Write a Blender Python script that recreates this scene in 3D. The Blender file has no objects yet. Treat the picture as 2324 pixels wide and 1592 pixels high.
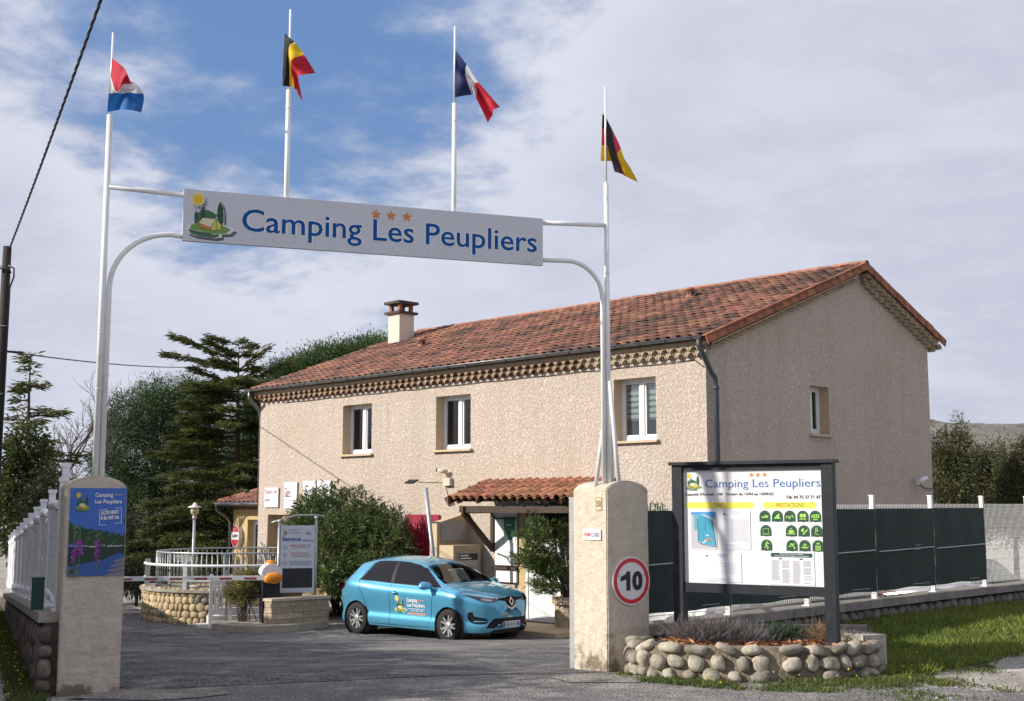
import bpy, bmesh, math, random
import numpy as np
from math import sin, cos, pi, radians, sqrt, atan2, hypot
from mathutils import Vector, Matrix, noise, geometry
from mathutils.bvhtree import BVHTree
random.seed(7); rng = np.random.default_rng(7)
S = bpy.context.scene
COL = S.collection
# ------------------------------------------------------------------ camera
FPX, CX, CY = 2850.0, 1162.0, 796.0          # focal length and centre in 2324x1592 picture units
PITCH = math.atan(354 / FPX); EYE = 1.75
cam = bpy.data.cameras.new('camera'); cam.sensor_width = 36; cam.lens = FPX / 2324 * 36
cam.clip_start = 0.1; cam.clip_end = 6000
camo = bpy.data.objects.new('camera', cam); COL.objects.link(camo)
camo.location = (0, 0, EYE); camo.rotation_euler = (pi / 2 + PITCH, 0, 0)
S.camera = camo
# ------------------------------------------------------------------ sun and sky
SUN = Vector((-0.97, -0.24, 0.0)).normalized(); EL = radians(27)
sdir = Vector((SUN.x * cos(EL), SUN.y * cos(EL), sin(EL)))
sl = bpy.data.lights.new('sun', 'SUN'); sl.energy = 4.3; sl.angle = radians(0.6); sl.color = (1, 0.94, 0.84)
so = bpy.data.objects.new('sun', sl); COL.objects.link(so)
so.rotation_euler = sdir.to_track_quat('Z', 'Y').to_euler(); so.location = (-30, -5, 30)
S.view_settings.view_transform = 'Standard'; S.view_settings.look = 'None'
S.view_settings.exposure = 0.52; S.view_settings.gamma = 1; S.view_settings.use_curve_mapping = False
W = bpy.data.worlds.new('World'); S.world = W; W.use_nodes = True
nt = W.node_tree; nt.nodes.clear()
def N(t, **k):
    n = nt.nodes.new(t)
    for a, b in k.items(): setattr(n, a, b)
    return n
L = lambda a, b: nt.links.new(a, b)
def math_(op, a, b=None, clamp=False):
    n = N('ShaderNodeMath', operation=op, use_clamp=clamp)
    for i, x in enumerate((a, b)):
        if x is None: continue
        if isinstance(x, (int, float)): n.inputs[i].default_value = x
        else: L(x, n.inputs[i])
    return n.outputs[0]
def mix_(fac, a, b):
    n = N('ShaderNodeMix', data_type='RGBA')
    for s, x in ((n.inputs[0], fac), (n.inputs[6], a), (n.inputs[7], b)):
        if isinstance(x, (int, float)): s.default_value = x
        elif isinstance(x, tuple): s.default_value = x + (1,)
        else: L(x, s)
    return n.outputs[2]
def noise_(vec, scale, detail=6, rough=0.55, dist=0.0):
    n = N('ShaderNodeTexNoise'); n.inputs['Scale'].default_value = scale
    n.inputs['Detail'].default_value = detail; n.inputs['Roughness'].default_value = rough
    n.inputs['Distortion'].default_value = dist; L(vec, n.inputs['Vector']); return n.outputs[0]
def ramp_(x, lo, hi):
    n = N('ShaderNodeMapRange', interpolation_type='SMOOTHSTEP'); n.inputs[1].default_value = lo; n.inputs[2].default_value = hi
    L(x, n.inputs[0]); return n.outputs[0]
sky = N('ShaderNodeTexSky', sky_type='NISHITA', sun_disc=False)
sky.sun_elevation = EL; sky.sun_rotation = atan2(SUN.x, SUN.y); sky.air_density = 1.0; sky.dust_density = 0.8; sky.altitude = 150
tc = N('ShaderNodeTexCoord'); dirv = tc.outputs['Generated']
sep = N('ShaderNodeSeparateXYZ'); L(dirv, sep.inputs[0])
zz = math_('ADD', math_('MAXIMUM', sep.outputs[2], 0.0), 0.24)
cv = N('ShaderNodeCombineXYZ'); L(math_('DIVIDE', sep.outputs[0], zz), cv.inputs[0]); L(math_('DIVIDE', sep.outputs[1], zz), cv.inputs[1])
mp = N('ShaderNodeMapping'); mp.inputs['Rotation'].default_value = (0, 0, 0.5); mp.inputs['Scale'].default_value = (1.15, 1.25, 1); L(cv.outputs[0], mp.inputs[0])
big = noise_(mp.outputs[0], 0.55, 3, 0.5, 0.3)
mid = noise_(mp.outputs[0], 2.0, 8, 0.60, 0.25)
fine = noise_(mp.outputs[0], 9.0, 6, 0.58, 0.1)
# a gap in the cloud sheet, up to the left, crossed by thin streaks
hole = Vector((-0.17, 0.90, 0.43)).normalized()
dp = N('ShaderNodeVectorMath', operation='DOT_PRODUCT'); L(dirv, dp.inputs[0]); dp.inputs[1].default_value = hole
holef = ramp_(dp.outputs['Value'], 0.945, 0.999)
cov = math_('ADD', math_('MULTIPLY', mid, 0.80), math_('MULTIPLY', big, 0.45))
cov = math_('ADD', cov, math_('MULTIPLY', fine, 0.22))
cov = math_('SUBTRACT', math_('ADD', cov, 0.10), math_('MULTIPLY', holef, 0.36))
mask = ramp_(cov, 0.46, 0.70); rim = math_('SUBTRACT', ramp_(cov, 0.50, 0.70), ramp_(cov, 0.70, 0.92))
shade = ramp_(math_('ADD', math_('MULTIPLY', mid, 0.62), math_('MULTIPLY', fine, 0.38)), 0.30, 0.72)
cl = mix_(shade, (0.40, 0.425, 0.545), (0.60, 0.62, 0.715))
skys = N('ShaderNodeVectorMath', operation='SCALE'); L(sky.outputs[0], skys.inputs[0]); skys.inputs['Scale'].default_value = 0.085
blue = mix_(0.55, skys.outputs[0], (0.15, 0.30, 0.64))
cl = mix_(math_('MULTIPLY', rim, 0.55), cl, (0.74, 0.755, 0.83))
full = mix_(math_('MULTIPLY', mask, 0.97), blue, cl)
bg = N('ShaderNodeBackground'); L(full, bg.inputs[0]); bg.inputs[1].default_value = 0.80
wo = N('ShaderNodeOutputWorld'); L(bg.outputs[0], wo.inputs[0])
# ------------------------------------------------------------------ helpers
def at(x, y, Y):
    "world point at depth Y seen at picture position x, y"
    v = -(y - CY); r = (x - CX, FPX * cos(PITCH) - v * sin(PITCH), FPX * sin(PITCH) + v * cos(PITCH))
    k = Y / r[1]; return Vector((r[0] * k, Y, EYE + r[2] * k))
def frame(o, xd, up=(0, 0, 1)):
    x = Vector(xd).normalized(); z = Vector(up).normalized(); y = z.cross(x).normalized(); z = x.cross(y)
    M = Matrix((x, y, z)).transposed().to_4x4(); M.translation = Vector(o); return M
T3 = Matrix.Translation
def RZ(a): return Matrix.Rotation(a, 4, 'Z')
def RX(a): return Matrix.Rotation(a, 4, 'X')
def RY(a): return Matrix.Rotation(a, 4, 'Y')
def tag(o, label, cat, group=None):
    o['label'] = label; o['category'] = cat
    if group: o['group'] = group
    return o
def thing(name, label, cat, M=None, group=None):
    o = bpy.data.objects.new(name, None); COL.objects.link(o); o.empty_display_size = 0.2
    if M is not None: o.matrix_basis = M if isinstance(M, Matrix) else T3(Vector(M))
    return tag(o, label, cat, group)
def link(name, me, parent=None, M=None, kind=None):
    o = bpy.data.objects.new(name, me); COL.objects.link(o)
    if M is not None: o.matrix_basis = M
    if parent is not None: o.parent = parent
    if kind: o['kind'] = kind
    return o
TEXT = {}
def text_mesh(s, weight=0.0):
    k = (s, weight)
    if k not in TEXT:
        c = bpy.data.curves.new('t', 'FONT'); c.body = s; c.offset = weight; c.resolution_u = 3
        o = bpy.data.objects.new('t', c); me = bpy.data.meshes.new_from_object(o)
        vs = [tuple(v.co) for v in me.vertices]; fs = [tuple(p.vertices) for p in me.polygons]
        bpy.data.objects.remove(o); bpy.data.curves.remove(c); bpy.data.meshes.remove(me)
        x0 = min(v[0] for v in vs); x1 = max(v[0] for v in vs); y0 = min(v[1] for v in vs); y1 = max(v[1] for v in vs)
        TEXT[k] = ([((v[0] - x0) / (x1 - x0), (v[1] - y0) / (y1 - y0)) for v in vs], fs)
    return TEXT[k]
class MB:
    def __init__(s): s.v = []; s.f = []; s.m = []; s.sm = []
    def add(s, vs, fs, m=0, sm=False, M=None):
        o = len(s.v)
        s.v += [tuple(M @ Vector(v)) for v in vs] if M is not None else [tuple(v) for v in vs]
        s.f += [tuple(i + o for i in f) for f in fs]; s.m += [m] * len(fs); s.sm += [sm] * len(fs); return s
    def box(s, c, d, m=0, M=None, taper=1.0):
        x, y, z = c; a, b, h = d[0] / 2, d[1] / 2, d[2] / 2; t = taper
        vs = [(x - a, y - b, z - h), (x + a, y - b, z - h), (x + a, y + b, z - h), (x - a, y + b, z - h),
              (x - a * t, y - b * t, z + h), (x + a * t, y - b * t, z + h), (x + a * t, y + b * t, z + h), (x - a * t, y + b * t, z + h)]
        return s.add(vs, [(3, 2, 1, 0), (4, 5, 6, 7), (0, 1, 5, 4), (1, 2, 6, 5), (2, 3, 7, 6), (3, 0, 4, 7)], m, False, M)
    def bb(s, x0, x1, y0, y1, z0, z1, m=0, M=None):
        return s.box(((x0 + x1) / 2, (y0 + y1) / 2, (z0 + z1) / 2), (x1 - x0, y1 - y0, z1 - z0), m, M)
    def bar(s, p, q, w, h, m=0, up=(0, 0, 1)):
        "rectangular bar from p to q"
        p, q = Vector(p), Vector(q); d = q - p; y = d.normalized(); u = Vector(up)
        if abs(y.dot(u)) > 0.98: u = Vector((1, 0, 0))
        x = y.cross(u).normalized(); z = x.cross(y)
        M = Matrix((x, y, z)).transposed().to_4x4(); M.translation = (p + q) / 2
        return s.box((0, 0, 0), (w, d.length, h), m, M)
    def tube(s, pts, r, n=10, m=0, caps=True, sm=True):
        pts = [Vector(p) for p in pts]; k = len(pts); rs = r if isinstance(r, (list, tuple)) else [r] * k
        t0 = (pts[1] - pts[0]).normalized(); u = t0.orthogonal().normalized(); o = len(s.v); vs = []
        for i, p in enumerate(pts):
            t = (pts[min(i + 1, k - 1)] - pts[max(i - 1, 0)]).normalized()
            u = (u - t * u.dot(t)).normalized(); w = t.cross(u)
            vs += [p + (u * cos(2 * pi * j / n) + w * sin(2 * pi * j / n)) * rs[i] for j in range(n)]
        fs = [(i * n + j, i * n + (j + 1) % n, (i + 1) * n + (j + 1) % n, (i + 1) * n + j) for i in range(k - 1) for j in range(n)]
        s.add(vs, fs, m, sm)
        if caps:
            s.f += [tuple(o + j for j in reversed(range(n))), tuple(o + (k - 1) * n + j for j in range(n))]; s.m += [m, m]; s.sm += [False, False]
        return s
    def lathe(s, prof, n=24, m=0, M=None, sm=True, close=False):
        vs = [(r * cos(2 * pi * j / n), r * sin(2 * pi * j / n), z) for r, z in prof for j in range(n)]
        k = len(prof); fs = [(i * n + j, i * n + (j + 1) % n, (i + 1) * n + (j + 1) % n, (i + 1) * n + j) for i in range(k - 1) for j in range(n)]
        s.add(vs, fs, m, sm, M)
        return s
    def prism(s, poly, y0, y1, m=0, M=None, sm=False):
        "outline in x,z extruded along y from y0 (front) to y1"
        n = len(poly); vs = [(x, y0, z) for x, z in poly] + [(x, y1, z) for x, z in poly]
        area = sum(poly[i][0] * poly[(i + 1) % n][1] - poly[(i + 1) % n][0] * poly[i][1] for i in range(n))
        f = list(range(n)); b = [n + i for i in reversed(range(n))]; sd = [(i, n + i, n + (i + 1) % n, (i + 1) % n) for i in range(n)]
        if area < 0: f.reverse(); b.reverse(); sd = [tuple(reversed(q)) for q in sd]
        s.add(vs, sd, m, sm, M); s.add(vs, [tuple(f), tuple(b)], m, False, M); return s
    def flat(s, poly, y, m=0, M=None):
        "flat print: outline in x,z lying on plane y"
        tri = geometry.tessellate_polygon([[Vector((x, z, 0)) for x, z in poly]])
        fs = []
        for t in tri:
            a, b, c = [poly[i] for i in t]
            cr = (b[0] - a[0]) * (c[1] - a[1]) - (b[1] - a[1]) * (c[0] - a[0])
            if abs(cr) > 1e-12: fs.append(t if cr > 0 else (t[0], t[2], t[1]))
        return s.add([(x, y, z) for x, z in poly], fs, m, False, M)
    def rect(s, x0, x1, z0, z1, y, m=0, M=None): return s.flat([(x0, z0), (x1, z0), (x1, z1), (x0, z1)], y, m, M)
    def disc(s, x, z, r, y, m=0, n=24, M=None, rz=None):
        return s.flat([(x + r * cos(2 * pi * i / n), z + (rz or r) * sin(2 * pi * i / n)) for i in range(n)], y, m, M)
    def ring(s, x, z, r0, r1, y, m=0, n=40, M=None):
        vs = [(x + r * cos(2 * pi * i / n), y, z + r * sin(2 * pi * i / n)) for r in (r0, r1) for i in range(n)]
        return s.add(vs, [(i, n + i, n + (i + 1) % n, (i + 1) % n)[::-1] for i in range(n)], m, False, M)
    def line(s, pts, w, y, m=0, M=None):
        for (a, b), (c, d) in zip(pts, pts[1:]):
            l = hypot(c - a, d - b) or 1; nx, nz = -(d - b) / l * w / 2, (c - a) / l * w / 2
            s.flat([(a - nx, b - nz), (c - nx, d - nz), (c + nx, d + nz), (a + nx, b + nz)], y, m, M)
        return s
    def star(s, x, z, r, y, m=0, M=None):
        p = [(x + (r if i % 2 == 0 else r * .42) * sin(pi * i / 5), z + (r if i % 2 == 0 else r * .42) * cos(pi * i / 5)) for i in range(10)]
        return s.flat(p, y, m, M)
    def text(s, t, x, z, w, h, y, m=0, weight=0.0, M=None, rot=0.0):
        "text filling the box x..x+w, z..z+h"
        vs, fs = text_mesh(t, weight)
        R = [(v[0] * w, v[1] * h) for v in vs]
        if rot: R = [(a * cos(rot) - b * sin(rot), a * sin(rot) + b * cos(rot)) for a, b in R]
        return s.add([(x + a, y, z + b) for a, b in R], fs, m, False, M)
    def mesh(s, name, mats):
        me = bpy.data.meshes.new(name); me.from_pydata(s.v, [], s.f)
        for x in (mats if isinstance(mats, (list, tuple)) else [mats]): me.materials.append(x)
        me.polygons.foreach_set('material_index', s.m); me.polygons.foreach_set('use_smooth', s.sm); me.update(); return me
    def obj(s, name, mats, parent=None, M=None, kind=None): return link(name, s.mesh(name, mats), parent, M, kind)
def fastmesh(name, V, Q, mats, smooth=False, mi=None):
    "numpy arrays: vertices (n,3), faces (m,k)"
    me = bpy.data.meshes.new(name); V = np.asarray(V, np.float32); Q = np.asarray(Q, np.int32)
    me.vertices.add(len(V)); me.vertices.foreach_set('co', V.ravel()); k = Q.shape[1]
    me.loops.add(Q.size); me.loops.foreach_set('vertex_index', Q.ravel())
    me.polygons.add(len(Q)); me.polygons.foreach_set('loop_start', np.arange(0, Q.size, k, dtype=np.int32))
    me.polygons.foreach_set('loop_total', np.full(len(Q), k, np.int32))
    for x in (mats if isinstance(mats, (list, tuple)) else [mats]): me.materials.append(x)
    if mi is not None: me.polygons.foreach_set('material_index', np.asarray(mi, np.int32))
    me.update(calc_edges=True)
    if smooth: me.polygons.foreach_set('use_smooth', np.ones(len(Q), bool))
    return me
def unit(a): return a / np.maximum(np.linalg.norm(a, axis=-1, keepdims=True), 1e-9)
def leaf_mesh(name, pos, d, Ln, Wd, mat, droop=0.25):
    "n leaves, each two quads bent at the middle: base, two shoulders, tip"
    pos = np.asarray(pos); d = unit(np.asarray(d)); n = len(pos)
    r = unit(rng.normal(size=(n, 3))); side = unit(np.cross(d, r)); Ln = np.broadcast_to(np.asarray(Ln, float), (n,))[:, None]; Wd = np.broadcast_to(np.asarray(Wd, float), (n,))[:, None]
    mid = pos + d * Ln * .45; tip = pos + d * Ln; tip[:, 2] -= (Ln[:, 0] * droop)
    V = np.stack([pos, mid + side * Wd / 2, tip, mid - side * Wd / 2], 1).reshape(-1, 3)
    Q = np.arange(4 * n).reshape(n, 4)
    return fastmesh(name, V, Q, mat)
# ------------------------------------------------------------------ materials
def mat(name, col, rough=0.8, metal=0.0, var=0.0, vscale=3.0, col2=None, bump=0.0, bscale=60.0, bdist=0.01, island=0.0, spec=0.5,
        stain=None, stscale=1.2, stlo=0.55, sthi=0.75, coat=0.0, stretch=(1, 1, 1), btype='NOISE', transm=0.0, alpha=None, detail=6, sss=None):
    m = bpy.data.materials.new(name); m.use_nodes = True; t = m.node_tree; b = t.nodes['Principled BSDF']
    b.inputs['Roughness'].default_value = rough; b.inputs['Metallic'].default_value = metal; b.inputs['Specular IOR Level'].default_value = spec
    b.inputs['Coat Weight'].default_value = coat; b.inputs['Coat Roughness'].default_value = 0.05; b.inputs['Transmission Weight'].default_value = transm
    tcn = t.nodes.new('ShaderNodeTexCoord'); mpn = t.nodes.new('ShaderNodeMapping'); mpn.inputs['Scale'].default_value = stretch
    t.links.new(tcn.outputs['Object'], mpn.inputs[0])
    def nz(sc, de=detail, ro=0.6):
        n = t.nodes.new('ShaderNodeTexNoise'); n.inputs['Scale'].default_value = sc; n.inputs['Detail'].default_value = de; n.inputs['Roughness'].default_value = ro
        t.links.new(mpn.outputs[0], n.inputs['Vector']); return n.outputs[0]
    def mx(f, a, c, bl='MIX'):
        n = t.nodes.new('ShaderNodeMix'); n.data_type = 'RGBA'; n.blend_type = bl
        for s_, x in ((n.inputs[0], f), (n.inputs[6], a), (n.inputs[7], c)):
            if isinstance(x, (int, float)): s_.default_value = x
            elif isinstance(x, tuple): s_.default_value = x + (1,)
            else: t.links.new(x, s_)
        return n.outputs[2]
    def rng_(x, lo, hi, a=0., c=1.):
        n = t.nodes.new('ShaderNodeMapRange'); n.inputs[1].default_value = lo; n.inputs[2].default_value = hi; n.inputs[3].default_value = a; n.inputs[4].default_value = c
        t.links.new(x, n.inputs[0]); return n.outputs[0]
    out = col; c2 = col2 or tuple(max(0, c * (1 - var)) for c in col)
    if var or col2: out = mx(rng_(nz(vscale), .35, .65), col, c2)
    if island:
        g = t.nodes.new('ShaderNodeNewGeometry'); oi = t.nodes.new('ShaderNodeObjectInfo')
        ad = t.nodes.new('ShaderNodeMath'); ad.operation = 'ADD'; t.links.new(g.outputs['Random Per Island'], ad.inputs[0]); t.links.new(oi.outputs['Random'], ad.inputs[1])
        fr = t.nodes.new('ShaderNodeMath'); fr.operation = 'FRACT'; t.links.new(ad.outputs[0], fr.inputs[0])
        hs = t.nodes.new('ShaderNodeHueSaturation'); t.links.new(rng_(fr.outputs[0], 0, 1, 1 - island, 1 + island), hs.inputs['Value'])
        w2 = t.nodes.new('ShaderNodeMath'); w2.operation = 'MULTIPLY'; w2.inputs[1].default_value = 7.31; t.links.new(fr.outputs[0], w2.inputs[0])
        f2 = t.nodes.new('ShaderNodeMath'); f2.operation = 'FRACT'; t.links.new(w2.outputs[0], f2.inputs[0])
        t.links.new(rng_(f2.outputs[0], 0, 1, .5 - island * .035, .5 + island * .035), hs.inputs['Hue'])
        if isinstance(out, tuple): hs.inputs['Color'].default_value = out + (1,)
        else: t.links.new(out, hs.inputs['Color'])
        out = hs.outputs[0]
    if stain:
        n = t.nodes.new('ShaderNodeTexNoise'); n.inputs['Scale'].default_value = stscale; n.inputs['Detail'].default_value = 7; n.inputs['Roughness'].default_value = .65
        g2 = t.nodes.new('ShaderNodeNewGeometry'); t.links.new(g2.outputs['Position'], n.inputs['Vector'])
        out = mx(rng_(n.outputs[0], stlo, sthi), out, stain)
    if isinstance(out, tuple): b.inputs['Base Color'].default_value = out + (1,)
    else: t.links.new(out, b.inputs['Base Color'])
    if bump:
        bn = t.nodes.new('ShaderNodeBump'); bn.inputs['Strength'].default_value = bump; bn.inputs['Distance'].default_value = bdist
        if btype == 'VORONOI':
            v = t.nodes.new('ShaderNodeTexVoronoi'); v.inputs['Scale'].default_value = bscale; t.links.new(mpn.outputs[0], v.inputs['Vector']); t.links.new(v.outputs[0], bn.inputs['Height'])
        else: t.links.new(nz(bscale, 5, .6), bn.inputs['Height'])
        t.links.new(bn.outputs[0], b.inputs['Normal'])
    if alpha is not None: b.inputs['Alpha'].default_value = alpha
    return m
def leafmat(name, col, col2, island=0.45, rough=0.55, trans=0.35, stain=None, stscale=1.0):
    "leaf: diffuse and gloss plus light let through"
    m = mat(name, col, rough, col2=col2, vscale=0.9, island=island, spec=0.35, stain=stain, stscale=stscale)
    t = m.node_tree; b = t.nodes['Principled BSDF']; o = t.nodes['Material Output']
    tr = t.nodes.new('ShaderNodeBsdfTranslucent'); ms = t.nodes.new('ShaderNodeMixShader'); ms.inputs[0].default_value = trans
    src = b.inputs['Base Color'].links[0].from_socket; t.links.new(src, tr.inputs[0])
    t.links.new(b.outputs[0], ms.inputs[1]); t.links.new(tr.outputs[0], ms.inputs[2]); t.links.new(ms.outputs[0], o.inputs[0]); return m
def glass(name, tint=(.9, .95, .95), mixv=0.75, rough=0.02):
    "pane: mostly see-through, with mirror reflection by angle"
    m = bpy.data.materials.new(name); m.use_nodes = True; t = m.node_tree; t.nodes.clear(); o = t.nodes.new('ShaderNodeOutputMaterial')
    a = t.nodes.new('ShaderNodeBsdfTransparent'); a.inputs[0].default_value = tint + (1,)
    g = t.nodes.new('ShaderNodeBsdfGlossy'); g.inputs['Roughness'].default_value = rough
    fr = t.nodes.new('ShaderNodeFresnel'); fr.inputs[0].default_value = 1.5
    ad = t.nodes.new('ShaderNodeMath'); ad.operation = 'ADD'; ad.inputs[1].default_value = mixv; ad.use_clamp = True; t.links.new(fr.outputs[0], ad.inputs[0])
    mx = t.nodes.new('ShaderNodeMixShader'); t.links.new(ad.outputs[0], mx.inputs[0]); t.links.new(a.outputs[0], mx.inputs[1]); t.links.new(g.outputs[0], mx.inputs[2])
    t.links.new(mx.outputs[0], o.inputs[0]); return m
white_paint = mat('white_paint', (.78, .78, .78), .35, var=.08, vscale=6, stain=(.46, .36, .25), stscale=4, stlo=.60, sthi=.85, bump=.1, bscale=40)
dirty_white = mat('dirty_white', (.74, .74, .73), .5, var=.12, vscale=8, stain=(.40, .36, .30), stscale=4, stlo=.58, sthi=.8)
pvc = mat('white_pvc', (.76, .77, .80), .4, var=.06, vscale=5, stain=(.5, .5, .47), stscale=5, stlo=.6, sthi=.85)
P_white = mat('print_white', (.70, .70, .72), .45, var=.03); P_black = mat('print_black', (.015, .015, .018), .5); P_blue = mat('print_blue', (.003, .082, .30), .6, spec=.12)
P_orange = mat('print_orange', (.62, .20, .035), .5); P_green = mat('print_green', (.03, .14, .035), .5); P_lgreen = mat('print_light_green', (.16, .30, .06), .5)
P_dgreen = mat('print_dark_green', (.012, .055, .035), .5); P_yellow = mat('print_yellow', (.78, .60, .03), .5); P_cream = mat('print_cream', (.66, .62, .42), .5)
P_lime = mat('print_lime', (.33, .62, .10), .5); P_red = mat('print_red', (.58, .02, .03), .45); P_grey = mat('print_grey', (.45, .45, .48), .5); P_tent = mat('print_tent', (.52, .55, .08), .5)
P_paleyellow = mat('print_pale_yellow', (.80, .67, .08), .5)
dark_metal = mat('anthracite_metal', (.017, .021, .028), .5, var=.25, vscale=8, spec=.3, stain=(.035, .038, .043), stscale=6)
zinc = mat('zinc', (.24, .25, .26), .38, metal=.75, var=.25, vscale=4, stain=(.12, .12, .12), stscale=3)
galv = mat('galvanised', (.42, .44, .46), .45, metal=.5, var=.2, vscale=12)
tarp = mat('dark_green_screen', (.017, .036, .030), .75, col2=(.008, .020, .017), vscale=1.6, bump=.6, bscale=30, bdist=.01, stretch=(1.6, 1.6, .12))
concrete = mat('concrete', (.34, .31, .26), .9, var=.3, vscale=5, stain=(.10, .095, .08), stscale=2.5, bump=.5, bscale=50)
orange_plastic = mat('orange_plastic', (.72, .24, .015), .38, var=.15, vscale=5)
black_plastic = mat('black_plastic', (.018, .018, .02), .45)
bark = mat('bark', (.085, .062, .045), .9, var=.5, vscale=14, bump=.8, bscale=25, stretch=(1, 1, .25))
def flake_bump(m, sc, dist, strength=1.0, vs=.55, lo=.42, hi=.62, cvar=.18):
    "coarse flakes of thrown render: plateaus with sharp edges, in relief and slightly in colour"
    t = m.node_tree; b = t.nodes['Principled BSDF']; tc = t.nodes.new('ShaderNodeTexCoord'); mp = t.nodes.new('ShaderNodeMapping'); mp.inputs['Scale'].default_value = (1, 1, vs); t.links.new(tc.outputs['Object'], mp.inputs[0])
    n = t.nodes.new('ShaderNodeTexNoise'); n.inputs['Scale'].default_value = sc; n.inputs['Detail'].default_value = 4; n.inputs['Roughness'].default_value = .6; n.inputs['Distortion'].default_value = 1.2; t.links.new(mp.outputs[0], n.inputs['Vector'])
    r = t.nodes.new('ShaderNodeMapRange'); r.inputs[1].default_value = lo; r.inputs[2].default_value = hi; t.links.new(n.outputs[0], r.inputs[0])
    bp = t.nodes.new('ShaderNodeBump'); bp.inputs['Strength'].default_value = strength; bp.inputs['Distance'].default_value = dist; t.links.new(r.outputs[0], bp.inputs['Height']); t.links.new(bp.outputs[0], b.inputs['Normal'])
    src = b.inputs['Base Color'].links[0].from_socket; mx = t.nodes.new('ShaderNodeMix'); mx.data_type = 'RGBA'; mx.blend_type = 'MULTIPLY'; mx.inputs[0].default_value = 1
    r2 = t.nodes.new('ShaderNodeMapRange'); r2.inputs[1].default_value = lo; r2.inputs[2].default_value = hi; r2.inputs[3].default_value = 1 - cvar; t.links.new(n.outputs[0], r2.inputs[0])
    t.links.new(src, mx.inputs[6]); t.links.new(r2.outputs[0], mx.inputs[7]); t.links.new(mx.outputs[2], b.inputs['Base Color'])
def streaks(m, amount=.07):
    "faint rain streaks running down a wall"
    t = m.node_tree; b = t.nodes['Principled BSDF']; tc = t.nodes.new('ShaderNodeTexCoord'); mp = t.nodes.new('ShaderNodeMapping'); mp.inputs['Scale'].default_value = (2.6, 2.6, .16); t.links.new(tc.outputs['Object'], mp.inputs[0])
    n = t.nodes.new('ShaderNodeTexNoise'); n.inputs['Scale'].default_value = 1.0; n.inputs['Detail'].default_value = 6; n.inputs['Roughness'].default_value = .62; t.links.new(mp.outputs[0], n.inputs['Vector'])
    r = t.nodes.new('ShaderNodeMapRange'); r.inputs[1].default_value = .45; r.inputs[2].default_value = .75; r.inputs[3].default_value = 1.0; r.inputs[4].default_value = 1 - amount * 1.6; t.links.new(n.outputs[0], r.inputs[0])
    src = b.inputs['Base Color'].links[0].from_socket; mx = t.nodes.new('ShaderNodeMix'); mx.data_type = 'RGBA'; mx.blend_type = 'MULTIPLY'; mx.inputs[0].default_value = 1
    t.links.new(src, mx.inputs[6]); t.links.new(r.outputs[0], mx.inputs[7]); t.links.new(mx.outputs[2], b.inputs['Base Color'])
# ================================================================== ground
FA = Vector((1.5, 14.9)); FD = Vector((0.70, 0.714)).normalized()      # right fence line: start and direction
LA = Vector((-4.44, 12.5)); LD = Vector((-0.749, 1.77)).normalized()    # left fence line
def sstep(a, b, x):
    t = min(1, max(0, (x - a) / (b - a))); return t * t * (3 - 2 * t)
def lerp(a, b, t): return a + (b - a) * t
def zdrive(Y): return -0.8 * min(1, max(0, (Y - 13.4) / 11.6))
def zg(X, Y):
    z = zdrive(Y)
    d = (X - FA.x) * FD.y - (Y - FA.y) * FD.x              # >0: outside the right fence
    a = (X - FA.x) * FD.x + (Y - FA.y) * FD.y
    if X > 0.9 and a > -0.6:
        zo = 0.02 + 0.10 * sstep(0.5, 6, a) + 0.05 * sstep(8, 25, a)
        z = lerp(z, zo, sstep(-0.28, 0.02, d))
    e = (X - LA.x) * LD.y - (Y - LA.y) * LD.x              # <0: outside the left fence
    b = (X - LA.x) * LD.x + (Y - LA.y) * LD.y
    if b > -0.9 and X < -4: z = lerp(z, -0.03 * max(0, Y - 12.5), sstep(0.15, -0.2, e)) if Y < 40 else z
    return z
def steps(stops):
    r = [stops[0][0]]
    for (a, s), (b, _) in zip(stops, stops[1:]):
        n = max(1, round((b - a) / s)); r += [a + (b - a) * (i + 1) / n for i in range(n)]
    return r
gx = steps([(-1500, 300), (-300, 60), (-60, 8), (-20, .5), (-13, .22), (14, .22), (24, .5), (60, 8), (300, 60), (1500, 0)])
gy = steps([(-400, 60), (-40, 6), (0, .5), (9, .22), (30, .4), (44, 4), (120, 30), (600, 200), (3000, 0)])
GV = [(x, y, zg(x, y) - 0.012) for y in gy for x in gx]; nx = len(gx)
GF = [(j * nx + i, j * nx + i + 1, (j + 1) * nx + i + 1, (j + 1) * nx + i) for j in range(len(gy) - 1) for i in range(nx - 1)]
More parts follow.
